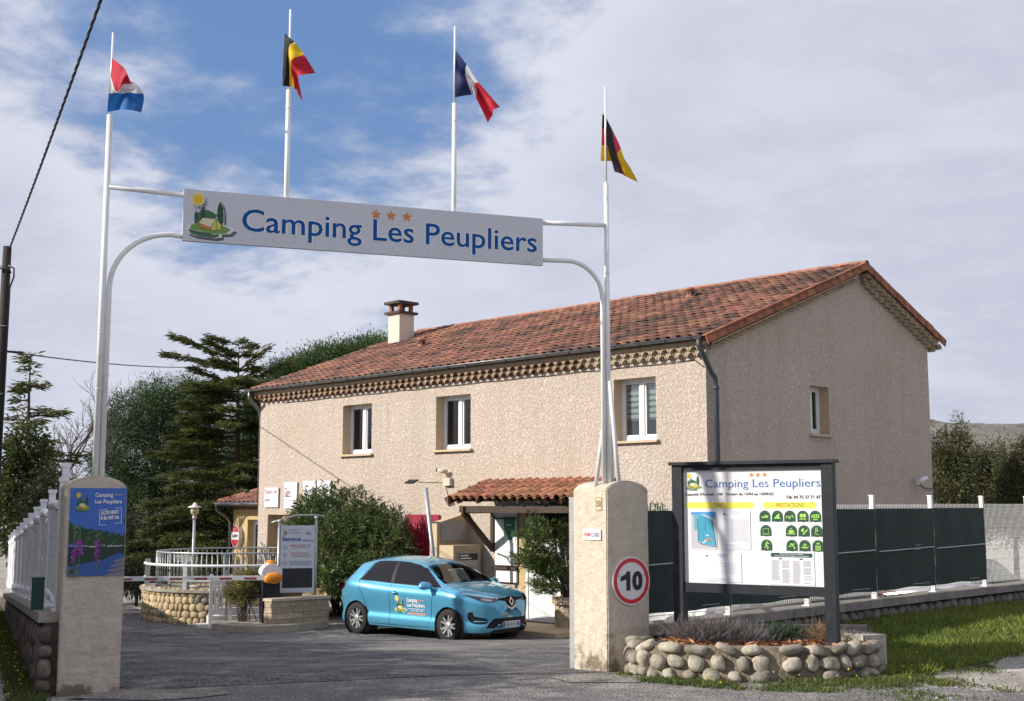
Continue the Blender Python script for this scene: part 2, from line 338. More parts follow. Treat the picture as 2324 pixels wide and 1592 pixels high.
def groundmat(name, stones, earth, green, gamt, bump=0.9, sc=34, wet=None):
    m = bpy.data.materials.new(name); m.use_nodes = True; t = m.node_tree; b = t.nodes['Principled BSDF']; b.inputs['Roughness'].default_value = .92; b.inputs['Specular IOR Level'].default_value = .2
    tc = t.nodes.new('ShaderNodeNewGeometry').outputs['Position']
    def nz(s, d=7, r=.62):
        n = t.nodes.new('ShaderNodeTexNoise'); n.inputs['Scale'].default_value = s; n.inputs['Detail'].default_value = d; n.inputs['Roughness'].default_value = r; t.links.new(tc, n.inputs['Vector']); return n.outputs[0]
    def mx(f, a, c):
        n = t.nodes.new('ShaderNodeMix'); n.data_type = 'RGBA'
        for s_, x in ((n.inputs[0], f), (n.inputs[6], a), (n.inputs[7], c)):
            if isinstance(x, (int, float)): s_.default_value = x
            elif isinstance(x, tuple): s_.default_value = x + (1,)
            else: t.links.new(x, s_)
        return n.outputs[2]
    def rg(x, lo, hi):
        n = t.nodes.new('ShaderNodeMapRange'); n.inputs[1].default_value = lo; n.inputs[2].default_value = hi; t.links.new(x, n.inputs[0]); return n.outputs[0]
    vo = t.nodes.new('ShaderNodeTexVoronoi'); vo.inputs['Scale'].default_value = sc; t.links.new(tc, vo.inputs['Vector'])
    sp = t.nodes.new('ShaderNodeSeparateColor'); t.links.new(vo.outputs['Color'], sp.inputs[0])
    st = mx(sp.outputs[0], stones[0], stones[1]); st = mx(rg(vo.outputs['Distance'], .25, .75), st, earth)
    st = mx(rg(nz(1.1), .46, .66), st, mx(.55, st, earth))
    if gamt < 1: st = mx(rg(nz(.8, 9, .72), gamt, gamt + .12), st, mx(nz(30), green, tuple(c * .45 for c in green)))
    st = mx(rg(nz(2.1, 8, .7), .50, .66), st, mx(.45, st, tuple(min(1, c * 1.25) for c in stones[0])))
    if wet: st = mx(rg(nz(.33, 6), .5, .64), st, mx(.7, st, wet))
    t.links.new(st, b.inputs['Base Color'])
    bp = t.nodes.new('ShaderNodeBump'); bp.inputs['Strength'].default_value = bump; bp.inputs['Distance'].default_value = .02
    ad = t.nodes.new('ShaderNodeMath'); ad.operation = 'SUBTRACT'; t.links.new(nz(60, 4), ad.inputs[0]); t.links.new(vo.outputs['Distance'], ad.inputs[1])
    t.links.new(ad.outputs[0], bp.inputs['Height']); t.links.new(bp.outputs[0], b.inputs['Normal']); return m
M_gravel = groundmat('gravel_and_earth', ((.62, .59, .56), (.34, .33, .32)), (.26, .225, .18), (.075, .085, .02), .60)
M_road = groundmat('worn_road', ((.42, .40, .385), (.19, .185, .185)), (.14, .13, .125), (.1, .1, .1), 2, sc=42, wet=(.11, .105, .11))
M_asphalt = groundmat('dark_asphalt', ((.37, .355, .35), (.125, .122, .13)), (.055, .055, .06), (.1, .1, .1), 2, bump=1.0, sc=40, wet=(.30, .28, .26))
fastg = fastmesh('ground', GV, GF, M_gravel, True); link('ground', fastg, kind='structure')
def sheet(name, poly, m, off, res=.3, wob=0.0):
    "polygon draped on the ground"
    P = []
    for (a, b), (c, d) in zip(poly, poly[1:] + poly[:1]):
        n = max(1, int(hypot(c - a, d - b) / res))
        for i in range(n):
            x, y = a + (c - a) * i / n, b + (d - b) * i / n
            P.append((x + wob * noise.noise((x * 1.3, y * 1.3, 3)) + wob * .5 * noise.noise((x * 5, y * 5, 8)), y + wob * noise.noise((x * 1.3, y * 1.3, 9))))
    n = len(P); xs = [p[0] for p in P]; ys = [p[1] for p in P]
    pts = [Vector(p) for p in P]
    ix = [x for x in gx if min(xs) < x < max(xs)]; iy = [y for y in gy if min(ys) < y < max(ys)]
    Pa = np.array(P); Pb = np.roll(Pa, -1, 0)
    for y in iy:
        cond = ((Pa[:, 1] <= y) != (Pb[:, 1] <= y)); xi = Pa[:, 0] + (y - Pa[:, 1]) / np.where(Pb[:, 1] == Pa[:, 1], 1, Pb[:, 1] - Pa[:, 1]) * (Pb[:, 0] - Pa[:, 0])
        cr = np.sort(xi[cond])
        for x in ix:
            if np.searchsorted(cr, x) % 2 == 1 and (len(cr) == 0 or np.min(np.abs(cr - x)) > .03): pts.append(Vector((x, y)))
    r = geometry.delaunay_2d_cdt(pts, [], [list(range(n))], 1, 1e-4)
    V = [(v.x, v.y, zg(v.x, v.y) + off) for v in r[0]]
    F = [f if (r[0][f[1]] - r[0][f[0]]).cross(r[0][f[2]] - r[0][f[0]]) > 0 else f[::-1] for f in r[2]]
    return link(name, fastmesh(name, V, F, m, True), kind='structure')
sheet('road', [(-30, 6), (30, 4.5), (30, 10.3), (4.5, 12.2), (1.9, 13.1), (1.0, 14.4), (-3.75, 12.75), (-4.0, 11.4), (-5.2, 10.6), (-12, 10.2), (-30, 11)], M_road, 0.0, wob=.25)
M_lawn = groundmat('lawn_soil', ((.13, .14, .045), (.08, .09, .03)), (.07, .06, .03), (.1, .1, .1), 2, sc=30)
sheet('lawn', [(3.95, 12.95), (5.0, 14.0), (6.1, 15.0), (9.0, 17.9), (13, 21.5), (22, 30), (20, 33), (15.5, 28.7), (5.0, 18.35), (3.95, 17.2), (4.2, 14.2)], M_lawn, .001, wob=.2)
sheet('verge', [tuple(LA + LD * b_ + Vector((-LD.y, LD.x)) * o_) for b_, o_ in ((-1.2, .1), (17, .1), (17, .5), (8, .48), (-2.2, .32))], M_lawn, .001, wob=.12)
sheet('driveway', [(-3.55, 12.35), (1.0, 14.0), (1.45, 14.9), (3.5, 17.5), (5.5, 22.0), (3.2, 24.2), (-1, 28.2), (-2.5, 29.5), (-4.6, 27.0), (-6.4, 27.4), (-8.4, 30.5), (-12, 36), (-13.5, 34), (-9.3, 24), (-4.4, 12.9)], M_asphalt, 0.005, wob=.12)
M_apron = groundmat('old_concrete_apron', ((.38, .35, .31), (.24, .22, .20)), (.17, .155, .135), (.1, .1, .1), 2, bump=.5, sc=26)
sheet('apron', [(.35, 13.25), (1.0, 13.75), (1.3, 13.75), (1.55, 13.3), (1.2, 12.85), (.6, 12.8)], M_apron, .008, wob=.12)
sheet('apron', [(-4.1, 11.85), (-3.75, 12.35), (-2.9, 12.45), (-2.6, 12.1), (-3.3, 11.75)], M_apron, .008, wob=.12)
# ================================================================== house
H0 = Vector((3.725, 24.0, -0.8)); HM = frame(H0, (0.6957, -0.7183, 0))
def hw(x, y, z): return HM @ Vector((x, y, z))
plaster = mat('rough_cast_render', (.71, .60, .52), .95, var=.18, vscale=26, bump=1.0, bscale=21, bdist=.05, stain=(.62, .515, .42), stscale=.7, stlo=.45, sthi=.7, detail=3, spec=.1)
flake_bump(plaster, 21, .018, 1.0, .62, .39, .63, .15); streaks(plaster)
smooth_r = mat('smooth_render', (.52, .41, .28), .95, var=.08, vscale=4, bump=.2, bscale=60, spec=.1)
ochre = mat('ochre_render', (.58, .44, .23), .95, var=.25, vscale=16, bump=.8, bscale=25, bdist=.03, spec=.1, stain=(.40, .29, .15), stscale=2.5, stlo=.55, sthi=.75)
terra = mat('terracotta_tile', (.275, .12, .08), .85, col2=(.185, .09, .066), vscale=7, island=.36, stain=(.045, .036, .032), stscale=1.1, stlo=.47, sthi=.66, bump=.3, bscale=60)
terra2 = mat('canopy_terracotta', (.36, .145, .075), .85, col2=(.23, .10, .06), vscale=5, island=.30, stain=(.11, .065, .05), stscale=3.5, stlo=.57, sthi=.75, bump=.3, bscale=60)
brown_tile = mat('brown_tile', (.23, .09, .06), .8, col2=(.16, .065, .05), vscale=6, island=.25, stain=(.05, .04, .035), stscale=2, stlo=.6, sthi=.78)
verge_m = mat('verge_tile', (.33, .125, .062), .85, col2=(.22, .085, .05), vscale=6, island=.2, stain=(.07, .045, .035), stscale=2.5, stlo=.55, sthi=.75)
corn_b = mat('cornice_brown', (.20, .095, .055), .9, col2=(.12, .07, .05), vscale=8, island=.35)
corn_c = mat('cornice_cream', (.46, .37, .26), .9, var=.25, vscale=8, island=.12)
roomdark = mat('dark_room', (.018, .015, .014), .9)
pane_m = glass('window_glass', (.80, .84, .84), .04)
blind_m = mat('roller_blind', (.66, .68, .66), .8); blind2 = mat('roller_blind_sheer', (.20, .22, .22), .8)
wood = mat('dark_wood', (.055, .028, .015), .7, var=.45, vscale=14, bump=.4, bscale=30, stretch=(1, 1, .2))
redpaint = mat('red_paint', (.27, .010, .035), .5, var=.15, vscale=3)
house = thing('house', 'beige rough-cast two-storey house with a long terracotta tiled roof and a shaded gable end', 'house', HM)
WZ0, WZ1 = 3.87, 5.13
FW = [(-11.62, -10.41, WZ0, WZ1), (-7.94, -6.72, WZ0, WZ1), (-2.35, -1.24, WZ0, WZ1)]
PORCH = (-14.99, -12.2, 0.0, 2.33)
def wall_cells(mb, xs, zs, holes, to3, deep, m=0, mr=1):
    "front wall split round its openings, with reveals"
    for a, b in zip(xs, xs[1:]):
        for c, d in zip(zs, zs[1:]):
            cx, cz = (a + b) / 2, (c + d) / 2
            if any(h[0] < cx < h[1] and h[2] < cz < h[3] for h in holes): continue
            mb.add([to3(a, 0, c), to3(b, 0, c), to3(b, 0, d), to3(a, 0, d)], [(0, 1, 2, 3)], m)
    for h in holes:
        D = h[4] if len(h) > 4 else deep; a, b, c, d = h[:4]
        for q in ([(a, c), (a, d)], [(a, d), (b, d)], [(b, d), (b, c)], [(b, c), (a, c)]):
            (x0, z0), (x1, z1) = q
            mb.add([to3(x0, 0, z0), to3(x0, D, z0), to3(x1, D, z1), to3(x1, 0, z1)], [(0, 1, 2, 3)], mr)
EAVE, RIDGE_Y, RIDGE_Z = 5.70, 5.6, 7.93
SL = (RIDGE_Z - EAVE) / (RIDGE_Y + .42); BS = 0.40
def roofz(y): return EAVE + SL * (y + .42) if y < RIDGE_Y else RIDGE_Z - BS * (y - RIDGE_Y)
mb = MB(); holes = [h for h in FW] + [PORCH + (.48,)]
xs = sorted({-15.47, 0.0} | {v for h in holes for v in h[:2]}); zs = sorted({0.0, 5.72} | {v for h in holes for v in h[2:4]})
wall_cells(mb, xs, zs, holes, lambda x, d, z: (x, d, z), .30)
gh = (3.6, 4.33, 4.08, 5.10)                                   # gable: along y at x = 0
def gq(y0, y1, a, b): mb.add([(0, y0, a), (0, y1, a), (0, y1, b if not callable(b) else b(y1)), (0, y0, b if not callable(b) else b(y0))], [(0, 1, 2, 3)], 0)
top = lambda y: roofz(y) - .06
for y0, y1 in ((0, 3.6), (4.33, RIDGE_Y), (RIDGE_Y, 8.78)): gq(y0, y1, 0, top)
gq(3.6, 4.33, 0, 4.08); gq(3.6, 4.33, 5.10, top)
for q in ([(3.6, 4.08), (3.6, 5.1)], [(3.6, 5.1), (4.33, 5.1)], [(4.33, 5.1), (4.33, 4.08)], [(4.33, 4.08), (3.6, 4.08)]):
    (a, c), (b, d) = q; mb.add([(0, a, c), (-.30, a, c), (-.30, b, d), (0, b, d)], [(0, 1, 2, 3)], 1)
mb.add([(-15.47, 0, 2.33), (-15.47, 8.78, 2.33), (-15.47, 8.78, top(8.78)), (-15.47, RIDGE_Y, top(RIDGE_Y)), (-15.47, 0, 5.7)], [(0, 1, 2, 3, 4)], 0)
mb.add([(-15.47, 0, 0), (-15.47, .48, 0), (-15.47, .48, 2.33), (-15.47, 0, 2.33)], [(0, 1, 2, 3)], 0)
mb.add([(-14.99, .48, 0), (-15.47, .48, 0), (-15.47, .48, 2.33), (-14.99, .48, 2.33)], [(0, 1, 2, 3)], 0)
mb.add([(0, 8.78, 0), (-15.47, 8.78, 0), (-15.47, 8.78, 6.5), (0, 8.78, 6.5)], [(0, 1, 2, 3)], 0)
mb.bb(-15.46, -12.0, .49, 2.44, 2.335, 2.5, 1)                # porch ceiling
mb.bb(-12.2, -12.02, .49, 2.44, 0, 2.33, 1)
mb.obj('wall', [plaster, smooth_r], house)
def window(M, w, h, parent, blind=0.0, label=None):
    "M: opening's lower left outer corner; x right, y inwards, z up"
    f = MB(); y0, y1 = .24, .31; t = .055
    f.bb(0, w, y0, y1, 0, t + .03, 0, M); f.bb(0, w, y0, y1, h - t, h, 0, M); f.bb(0, t, y0, y1, t + .03, h - t, 0, M); f.bb(w - t, w, y0, y1, t + .03, h - t, 0, M)
    f.bb(w / 2 - .055, w / 2 + .055, y0 - .012, y1, t + .03, h - t, 0, M)
    for a, b in ((t, w / 2 - .055), (w / 2 + .055, w - t)):
        s = .04; f.bb(a, b, y0 + .012, y1, t + .03, t + .03 + s, 0, M); f.bb(a, b, y0 + .012, y1, h - t - s, h - t, 0, M); f.bb(a, a + s, y0 + .012, y1, t + .03 + s, h - t - s, 0, M); f.bb(b - s, b, y0 + .012, y1, t + .03 + s, h - t - s, 0, M)
    fo = f.obj('window', [pvc], parent)
    if label: fo['label'] = label
    for a, b in ((t + .04, w / 2 - .095), (w / 2 + .095, w - t - .04)):
        MB().bb(a, b, y0 + .035, y0 + .045, t + .07, h - t - .04, 0, M).obj('pane', [pane_m], fo)
        if blind:
            bm_ = MB(); n = 0; z = h - t - .06
            while z > h - t - .06 - (h - .2) * blind:
                bm_.bb(a - .01, b + .01, y0 + .075, y0 + .08, z - .075, z, 0, M); bm_.bb(a - .01, b + .01, y0 + .085, y0 + .089, z - .125, z - .07, 1, M); z -= .12
            bm_.obj('blind', [blind_m, blind2], fo)
    sb = MB(); sb.prism([(-.07, -.055), (w + .07, -.055), (w + .07, -.005), (-.07, -.005)], -.09, y0, 0, M); sb.obj('sill', [smooth_r], fo)
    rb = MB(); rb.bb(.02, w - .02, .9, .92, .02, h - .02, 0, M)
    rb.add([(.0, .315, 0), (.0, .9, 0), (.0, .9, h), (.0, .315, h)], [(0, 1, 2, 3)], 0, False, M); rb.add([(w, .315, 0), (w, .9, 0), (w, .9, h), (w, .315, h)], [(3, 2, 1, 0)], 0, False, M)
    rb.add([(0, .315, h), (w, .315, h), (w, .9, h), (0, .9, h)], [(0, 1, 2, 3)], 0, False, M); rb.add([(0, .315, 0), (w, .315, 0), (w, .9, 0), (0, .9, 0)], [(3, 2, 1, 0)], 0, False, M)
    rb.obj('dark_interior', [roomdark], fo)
for (a, b, c, d), bl in zip(FW, (0, .30, .62)):
    window(T3((a, 0, c)), b - a, d - c, house, bl)
window(T3((0, 3.6, 4.08)) @ RZ(pi / 2), .73, 1.02, house, 0, 'narrow window in the gable end')
# ---- roof
def tile_mesh(name, m, w=.262, ln=.40, h=.074):
    pr = []
    for i in range(7): a = pi - pi * i / 6; pr.append((w * .33 * cos(a) - w * .14, h * sin(a)))
    pr += [(w * .30, -.012), (w * .42, -.014), (w / 2 + .008, -.004)]
    pr = [(-w / 2, -.002)] + pr; V = []
    for y, dz in ((0, .042), (ln, .002)): V += [(x, y, z + dz) for x, z in pr]
    n = len(pr); V += [(x, 0.004, z + .042 - .018) for x, z in pr]
    F = [(i, i + 1, n + i + 1, n + i) for i in range(n - 1)] + [(2 * n + i, 2 * n + i + 1, i + 1, i) for i in range(n - 1)]
    b = MB(); b.add(V, F, 0, True); b.sm[n - 1:] = [False] * (n - 1); return b.mesh(name, [m])
def scatter_tiles(nm, me, mats, parent, limit=300, stuffname=None):
    "the tiles that show largest are objects, the rest one joined part; mats sorted nearest first"
    for M in mats[:limit]: link(nm, me, parent, M)
    rest = mats[limit:]
    if rest:
        v0 = np.array([v.co[:] for v in me.vertices]); fs = [tuple(p.vertices) for p in me.polygons]; b = MB()
        V = np.concatenate([v0 @ np.array(M.to_3x3()).T + np.array(M.translation) for M in rest]); k = len(v0)
        b.v = [tuple(v) for v in V]; b.f = [tuple(i + j * k for i in f) for j in range(len(rest)) for f in fs]; b.m = [0] * len(b.f); b.sm = [p.use_smooth for p in me.polygons] * len(rest)
        o = b.obj(stuffname or nm + 's', [me.materials[0]], parent, kind='stuff')
tm = tile_mesh('roof_tile', terra)
al = math.atan(SL); roofdeck = MB()
roofdeck.add([(.26, -.26, EAVE + .038), (-15.6, -.26, EAVE + .038), (-15.6, RIDGE_Y, RIDGE_Z - .02), (.26, RIDGE_Y, RIDGE_Z - .02)], [(3, 2, 1, 0)])
roofdeck.add([(.26, RIDGE_Y, RIDGE_Z + .03), (-15.6, RIDGE_Y, RIDGE_Z + .03), (-15.6, 9.15, roofz(9.15) + .03), (.26, 9.15, roofz(9.15) + .03)], [(3, 2, 1, 0)])
roofdeck.add([(.26, -.26, EAVE + .005), (-15.6, -.26, EAVE + .005), (-15.6, 0, EAVE + .005), (.26, 0, EAVE + .005)], [(0, 1, 2, 3)])
roofdeck.add([(-15.6, -.26, EAVE + .03), (-15.6, RIDGE_Y, RIDGE_Z - .03), (-15.6, 9.15, roofz(9.15)), (-15.6, 9.15, roofz(9.15) - .15), (-15.6, RIDGE_Y, RIDGE_Z - .2), (-15.6, -.26, EAVE - .1)], [(0, 1, 2, 3, 4, 5)])
roof = roofdeck.obj('roof', [terra], house)
mats = []; ncol, nrow = 61, 19; cwid = 15.84 / ncol; slen = hypot(RIDGE_Y + .34, SL * (RIDGE_Y + .34)); rl = (slen - .05) / nrow
chim = (-14.84, -14.31, 4.0, 4.56)
for c in range(ncol):
    for r in range(nrow):
        x = .18 - c * cwid; d = -.025 + r * rl; y = -.29 + d * cos(al); z = EAVE + SL * .13 + d * sin(al)
        if chim[0] - .02 < x < chim[1] + .02 and chim[2] - .2 < y < chim[3] - .1: continue
        M = T3((x + random.gauss(0, .005), y, z + random.gauss(0, .003))) @ RX(al + random.gauss(0, .012)) @ RZ(random.gauss(0, .012)) @ RY(random.gauss(0, .03))
        mats.append((hw(x, y, z).y, M))
mats.sort(key=lambda q: q[0]); scatter_tiles('roof_tile', tm, [m for _, m in mats], roof, 300, 'further_roof_tiles')
cap = MB(); n = 9                                              # ridge cap: half barrel along x
V = [(x, .105 * r * cos(pi * i / 8), .10 * r * sin(pi * i / 8) - .02) for x, r in ((0, 1.06), (.44, .92)) for i in range(n)]
cap.add(V, [(i, i + 1, n + i + 1, n + i) for i in range(n - 1)], 0, True); cap.add([(0, y * .99, z * .99) for x, y, z in V[:n]], [tuple(range(n))])
capm = cap.mesh('ridge_tile', [mat('ridge_tile', (.36, .165, .10), .85, col2=(.28, .12, .075), vscale=5, island=.25, stain=(.12, .08, .06), stscale=2, stlo=.6, sthi=.75)])
k = 39
for i in range(k): link('ridge_tile', capm, roof, T3((.27 - (i + 1) * 15.6 / k + random.gauss(0, .006), RIDGE_Y, RIDGE_Z + .03 + random.gauss(0, .006))) @ RZ(random.gauss(0, .02)))
vt = MB().bb(-.012, .012, 0, .335, -.155, .015).bb(-.1, -.0121, 0, .335, -.003, .015).mesh('verge_tile', [verge_m])
for i in range(19):
    d = -.08 + i * (slen + .05) / 19; link('verge_tile', vt, roof, T3((.285 + random.gauss(0, .004), -.29 + d * cos(al), EAVE + SL * .13 + .045 + d * sin(al))) @ RX(al + random.gauss(0, .012)))
be = math.atan(BS); bl = 3.62 / cos(be)
for i in range(11):
    d = i * bl / 11; link('verge_tile', vt, roof, T3((.285 + random.gauss(0, .004), RIDGE_Y + (d + .01) * cos(be), RIDGE_Z + .05 - (d + .01) * sin(be))) @ RX(-be))
for vx, vy in ((-3.6, 4.2), (-11.6, 2.6)):                     # two small roof vents
    z = roofz(vy); v = MB(); v.lathe([(.10, -.1), (.10, .10), (.085, .11), (.085, .22), (.12, .225), (.125, .25), (.10, .29), (.0, .30)], 14, 0, T3((vx, vy, z + .02)))
    for j in range(8): a = j * pi / 4; v.box((vx + .088 * cos(a), vy + .088 * sin(a), z + .185), (.03, .03, .07), 1)
    v.obj('roof_vent', [terra2, black_plastic], roof)
# ---- chimney
cw = mat('chimney_render', (.66, .55, .46), .9, var=.1, vscale=3, bump=.2, bscale=40); cs = mat('chimney_slab', (.07, .055, .05), .9, var=.4, vscale=9)
x0, x1, y0, y1 = chim; ch = MB(); ch.bb(x0, x1, y0, y1, 7.1, 8.28); cho = ch.obj('chimney', [cw], house)
MB().bb(x0 - .09, x1 + .09, y0 - .09, y1 + .09, 8.28, 8.35).obj('slab', [cs], cho)
for a in (x0 + .02, x1 - .12):
    for b in (y0 + .02, y1 - .12): MB().bb(a, a + .1, b, b + .1, 8.35, 8.58).obj('pillar', [verge_m], cho)
MB().bb(x0 - .1, x1 + .1, y0 - .1, y1 + .1, 8.58, 8.66).obj('cap_slab', [cs], cho)
MB().bb(x0 - .02, x1 + .02, y0 - .02, y0, 7.28, 7.36).bb(x0 - .2, x1 + .12, y0 - .16, y0, 7.24, 7.28).obj('flashing', [zinc], cho)
# ---- cornice of two rows of half tiles
def half_tile(m, name, r=.098, ln=.2, t=.016):
    n = 7; V = []
    for y in (0, ln):
        for rr in (r, r - t): V += [(rr * cos(pi - pi * i / (n - 1)), y, rr * .92 * sin(pi * i / (n - 1))) for i in range(n)]
    F = []
    for i in range(n - 1): F += [(i, i + 1, 2 * n + i + 1, 2 * n + i), (n + i + 1, n + i, 3 * n + i, 3 * n + i + 1), (n + i, n + i + 1, i + 1, i)]
    b = MB(); b.add(V, F, 0, True); return b.mesh(name, [m])
hb, hc = half_tile(corn_b, 'cornice_tile'), half_tile(corn_c, 'cornice_tile_cream')
co = MB(); ROWS = ((-.13, 5.425), (-.20, 5.535)); SPN = .238; NB = 65
for (yy, zz), zt_ in zip(ROWS, (5.535, 5.645)):
    co.bb(-15.5, .08, yy, 0, zt_ - .006, zt_)
    for i in range(NB):                                        # mortar between the tile mouths
        xc = -.02 - (i + .5 * (yy < -.15)) * SPN; n_ = 8
        pa = [(xc + .100 * cos(pi - pi * k / n_), zz + .092 * sin(pi * k / n_)) for k in range(n_ + 1)]
        V = [(x, yy + .012, z) for x, z in pa] + [(xc - SPN / 2 + SPN * k / n_, yy + .012, zt_ - .006) for k in range(n_ + 1)]; co.add(V, [(k, k + 1, n_ + 2 + k, n_ + 1 + k) for k in range(n_)])
        co.add([(xc - SPN / 2, yy + .012, zz - .005), (xc - .1, yy + .012, zz - .005), (xc - .1, yy + .012, zt_ - .006), (xc - SPN / 2, yy + .012, zt_ - .006)], [(0, 1, 2, 3)])
co.bb(-15.5, .1, -.20, 0, 5.6455, 5.735)
cor = co.obj('cornice', [corn_c], house)
for row, (yy, zz) in enumerate(ROWS):
    for i in range(NB):
        x = -.02 - (i + .5 * row) * SPN
        link('cornice_tile', hc if x > -3.1 else hb, cor, T3((x, yy, zz + random.gauss(0, .003))))
def rake(y): return roofz(y) - .17
for (ya, yb, sgn) in ((.05, RIDGE_Y - .1, 1), (RIDGE_Y + .15, 8.95, -1)):
    sl_ = math.atan(SL if sgn > 0 else -BS); nn = int((yb - ya) / .2)
    g = MB()
    for off, dz in ((.12, -.075), (.22, .02)):
        p0 = (0, ya, rake(ya) + dz + .02); p1 = (0, yb, rake(yb) + dz + .02)
        g.add([(0.001, ya, p0[2]), (0.001, yb, p1[2]), (off, yb, p1[2]), (off, ya, p0[2]), (0.001, ya, p0[2] + .03), (0.001, yb, p1[2] + .03), (off, yb, p1[2] + .03), (off, ya, p0[2] + .03)], [(0, 1, 2, 3), (7, 6, 5, 4), (3, 2, 6, 7)])
    g.add([(.18, ya, rake(ya) + .05), (.18, yb, rake(yb) + .05), (.18, yb, rake(yb) + .14), (.18, ya, rake(ya) + .14)], [(0, 1, 2, 3)])
    gr = g.obj('gable_cornice', [smooth_r], house)
    for row, (off, dz) in enumerate(((.13, -.165), (.24, -.07))):
        if sgn > 0 and row == 1: continue
        for i in range(nn):
            y = ya + (i + .5 + .5 * row) * (yb - ya) / nn
            link('cornice_tile', hc, gr, T3((off, y, rake(y) + dz)) @ RX(sl_) @ RZ(pi / 2))
# ---- gutter and downpipe
g = MB(); n = 9; R = .055
def gsec(x, r): return [(x, -.36 + r * cos(pi + pi * i / (n - 1)), EAVE + .07 + r * sin(pi + pi * i / (n - 1))) for i in range(n)]
g.add(gsec(-15.62, R) + gsec(.2, R), [(i + 1, i, n + i, n + i + 1) for i in range(n - 1)], 0, True)
g.add(gsec(-15.62, R - .008) + gsec(.2, R - .008), [(i, i + 1, n + i + 1, n + i) for i in range(n - 1)], 0, True)
g.add(gsec(-15.62, R), [tuple(range(n))]); g.add(gsec(.2, R), [tuple(reversed(range(n)))])
g.tube([(-15.62, -.36 - R, EAVE + .07), (.2, -.36 - R, EAVE + .07)], .011, 6)
gut = g.obj('gutter', [zinc], house)
for i in range(25):
    x = -15.4 + i * .64; b = MB(); b.add(gsec(x, R + .006) + gsec(x + .025, R + .006), [(j + 1, j, n + j, n + j + 1) for j in range(n - 1)], 0, True); b.obj('bracket', [dark_metal], gut)
d = MB(); d.tube([(.12, -.36, EAVE + .03), (.12, -.36, 5.58), (.13, -.24, 5.42), (.14, -.02, 5.10), (.14, .10, 5.0), (.14, .13, 4.85), (.14, .13, 0)], .052, 12)
for z in (4.78, 2.4, 1.0): d.tube([(.14, .13, z), (.14, .13, z + .05)], .062, 12)
d.obj('downpipe', [mat('painted_downpipe', (.07, .08, .09), .45, metal=.4, var=.2, vscale=5)], house)
d = MB(); d.tube([(-15.5, -.36, EAVE + .03), (-15.5, -.36, 5.55), (-15.52, -.2, 5.4), (-15.54, .0, 5.2), (-15.54, .06, 5.0), (-15.54, .06, 2.4)], .05, 10); d.obj('downpipe', [zinc], house)
# ---- things fixed to the facade
for (nm, lab, cat, X0, X1, Z0, Z1, tx) in (
    ('wall_sign', "white 'Dépôt de pain' sign on the facade's left corner", 'sign', -15.1, -14.44, 2.53, 3.06, 'depot'),
    ('wall_sign', "white 'Glaces' sign on the facade, partly behind the big oleander", 'sign', -14.15, -13.56, 2.5, 3.2, 'glaces'),
    ('wall_sign', "wide white 'Snack' sign on the facade above the oleander", 'sign', -13.26, -12.04, 2.62, 3.22, 'snack')):
    s = thing(nm, lab, cat, HM @ T3((X0, -.05, Z0))); w, h = X1 - X0, Z1 - Z0
    MB().bb(0, w, 0, .03, 0, h).obj('panel', [P_white], s)
    t = MB()
    if tx == 'depot':
        t.text('Dépôt de', .03, h * .62, w * .86, h * .30, -.004, 0); t.text('pain', .03, h * .26, w * .36, h * .22, -.004, 1)
    elif tx == 'glaces': t.text('Glaces', .03, h * .42, w * .46, h * .38, -.004, 0)
    else: t.text('Snack', .08, h * .30, w * .84, h * .52, -.004, 2)
    t.obj('lettering', [mat('wine_print', (.22, .03, .12), .5), mat('violet_print', (.10, .05, .25), .5), mat('plum_print', (.07, .06, .09), .5)], s)
cc = thing('security_camera', 'small beige security camera on a junction box on the sunlit facade', 'camera', HM @ T3((-7.45, 0, 3.12)))
ivory = mat('ivory_plastic', (.55, .48, .36), .45)
MB().bb(-.12, .12, -.10, 0, -.09, .09).obj('junction_box', [ivory], cc)
MB().tube([(0, -.06, .09), (-.02, -.09, .2), (-.05, -.12, .22)], .015, 8).obj('arm', [ivory], cc)
MB().tube([(.02, -.08, .22), (-.16, -.22, .27)], .05, 12).obj('body', [ivory], cc); MB().tube([(-.16, -.22, .27), (-.185, -.24, .277)], .045, 12).obj('lens', [black_plastic], cc)
fl = thing('floodlight', 'flat floodlight on a thin arm reaching out from the sunlit facade', 'lamp', HM @ T3((-7.62, -.05, 3.10)))
MB().tube([(0, 0, 0), (-.2, -.55, .01)], .016, 8).obj('arm', [ivory], fl); MB().box((0, 0, 0), (.26, .22, .03), 0, T3((-.27, -.72, .02)) @ RZ(.3) @ RX(.35)).obj('lamp_head', [dark_metal], fl)
cg = thing('security_camera', 'white security camera low on the shaded gable wall', 'camera', HM @ T3((.0, 8.0, 3.12)))
MB().bb(0, .06, -.06, .06, -.06, .06).tube([(.05, 0, 0), (.16, 0, .02), (.18, -.05, .05)], .02, 8).obj('bracket', [dirty_white], cg)
MB().tube([(.20, -.25, .0), (.2, .1, .10)], .05, 10).obj('body', [dirty_white], cg); MB().tube([(.03, .05, -.03), (.03, .3, -.14), (.03, .75, -.16)], .012, 6).obj('cable', [black_plastic], cg)
wc = MB(); wc.tube([(-.25 - i * .5, -.02 - .012 * (i % 2), 5.37 - .008 * (i % 3)) for i in range(29)], .008, 5); wc.tube([(-.25, -.02, 5.37), (-.15, -.03, 5.30), (-.1, -.03, 5.25), (.0, -.04, 5.22)], .008, 5)
tag(wc.obj('cable', [black_plastic], None, HM), 'thin dark cable running along the facade under the cornice', 'cable')
rs = thing('red_shutter', 'closed plank shutter door painted dark red, between the oleander and the notice wall', 'shutter', HM @ T3((-9.0, -.02, .05)))
for i in range(10): MB().bb(i * .125 + .003, i * .125 + .122, -.03 - .004 * (i % 2), 0, 0, 2.31).obj('plank', [redpaint], rs)
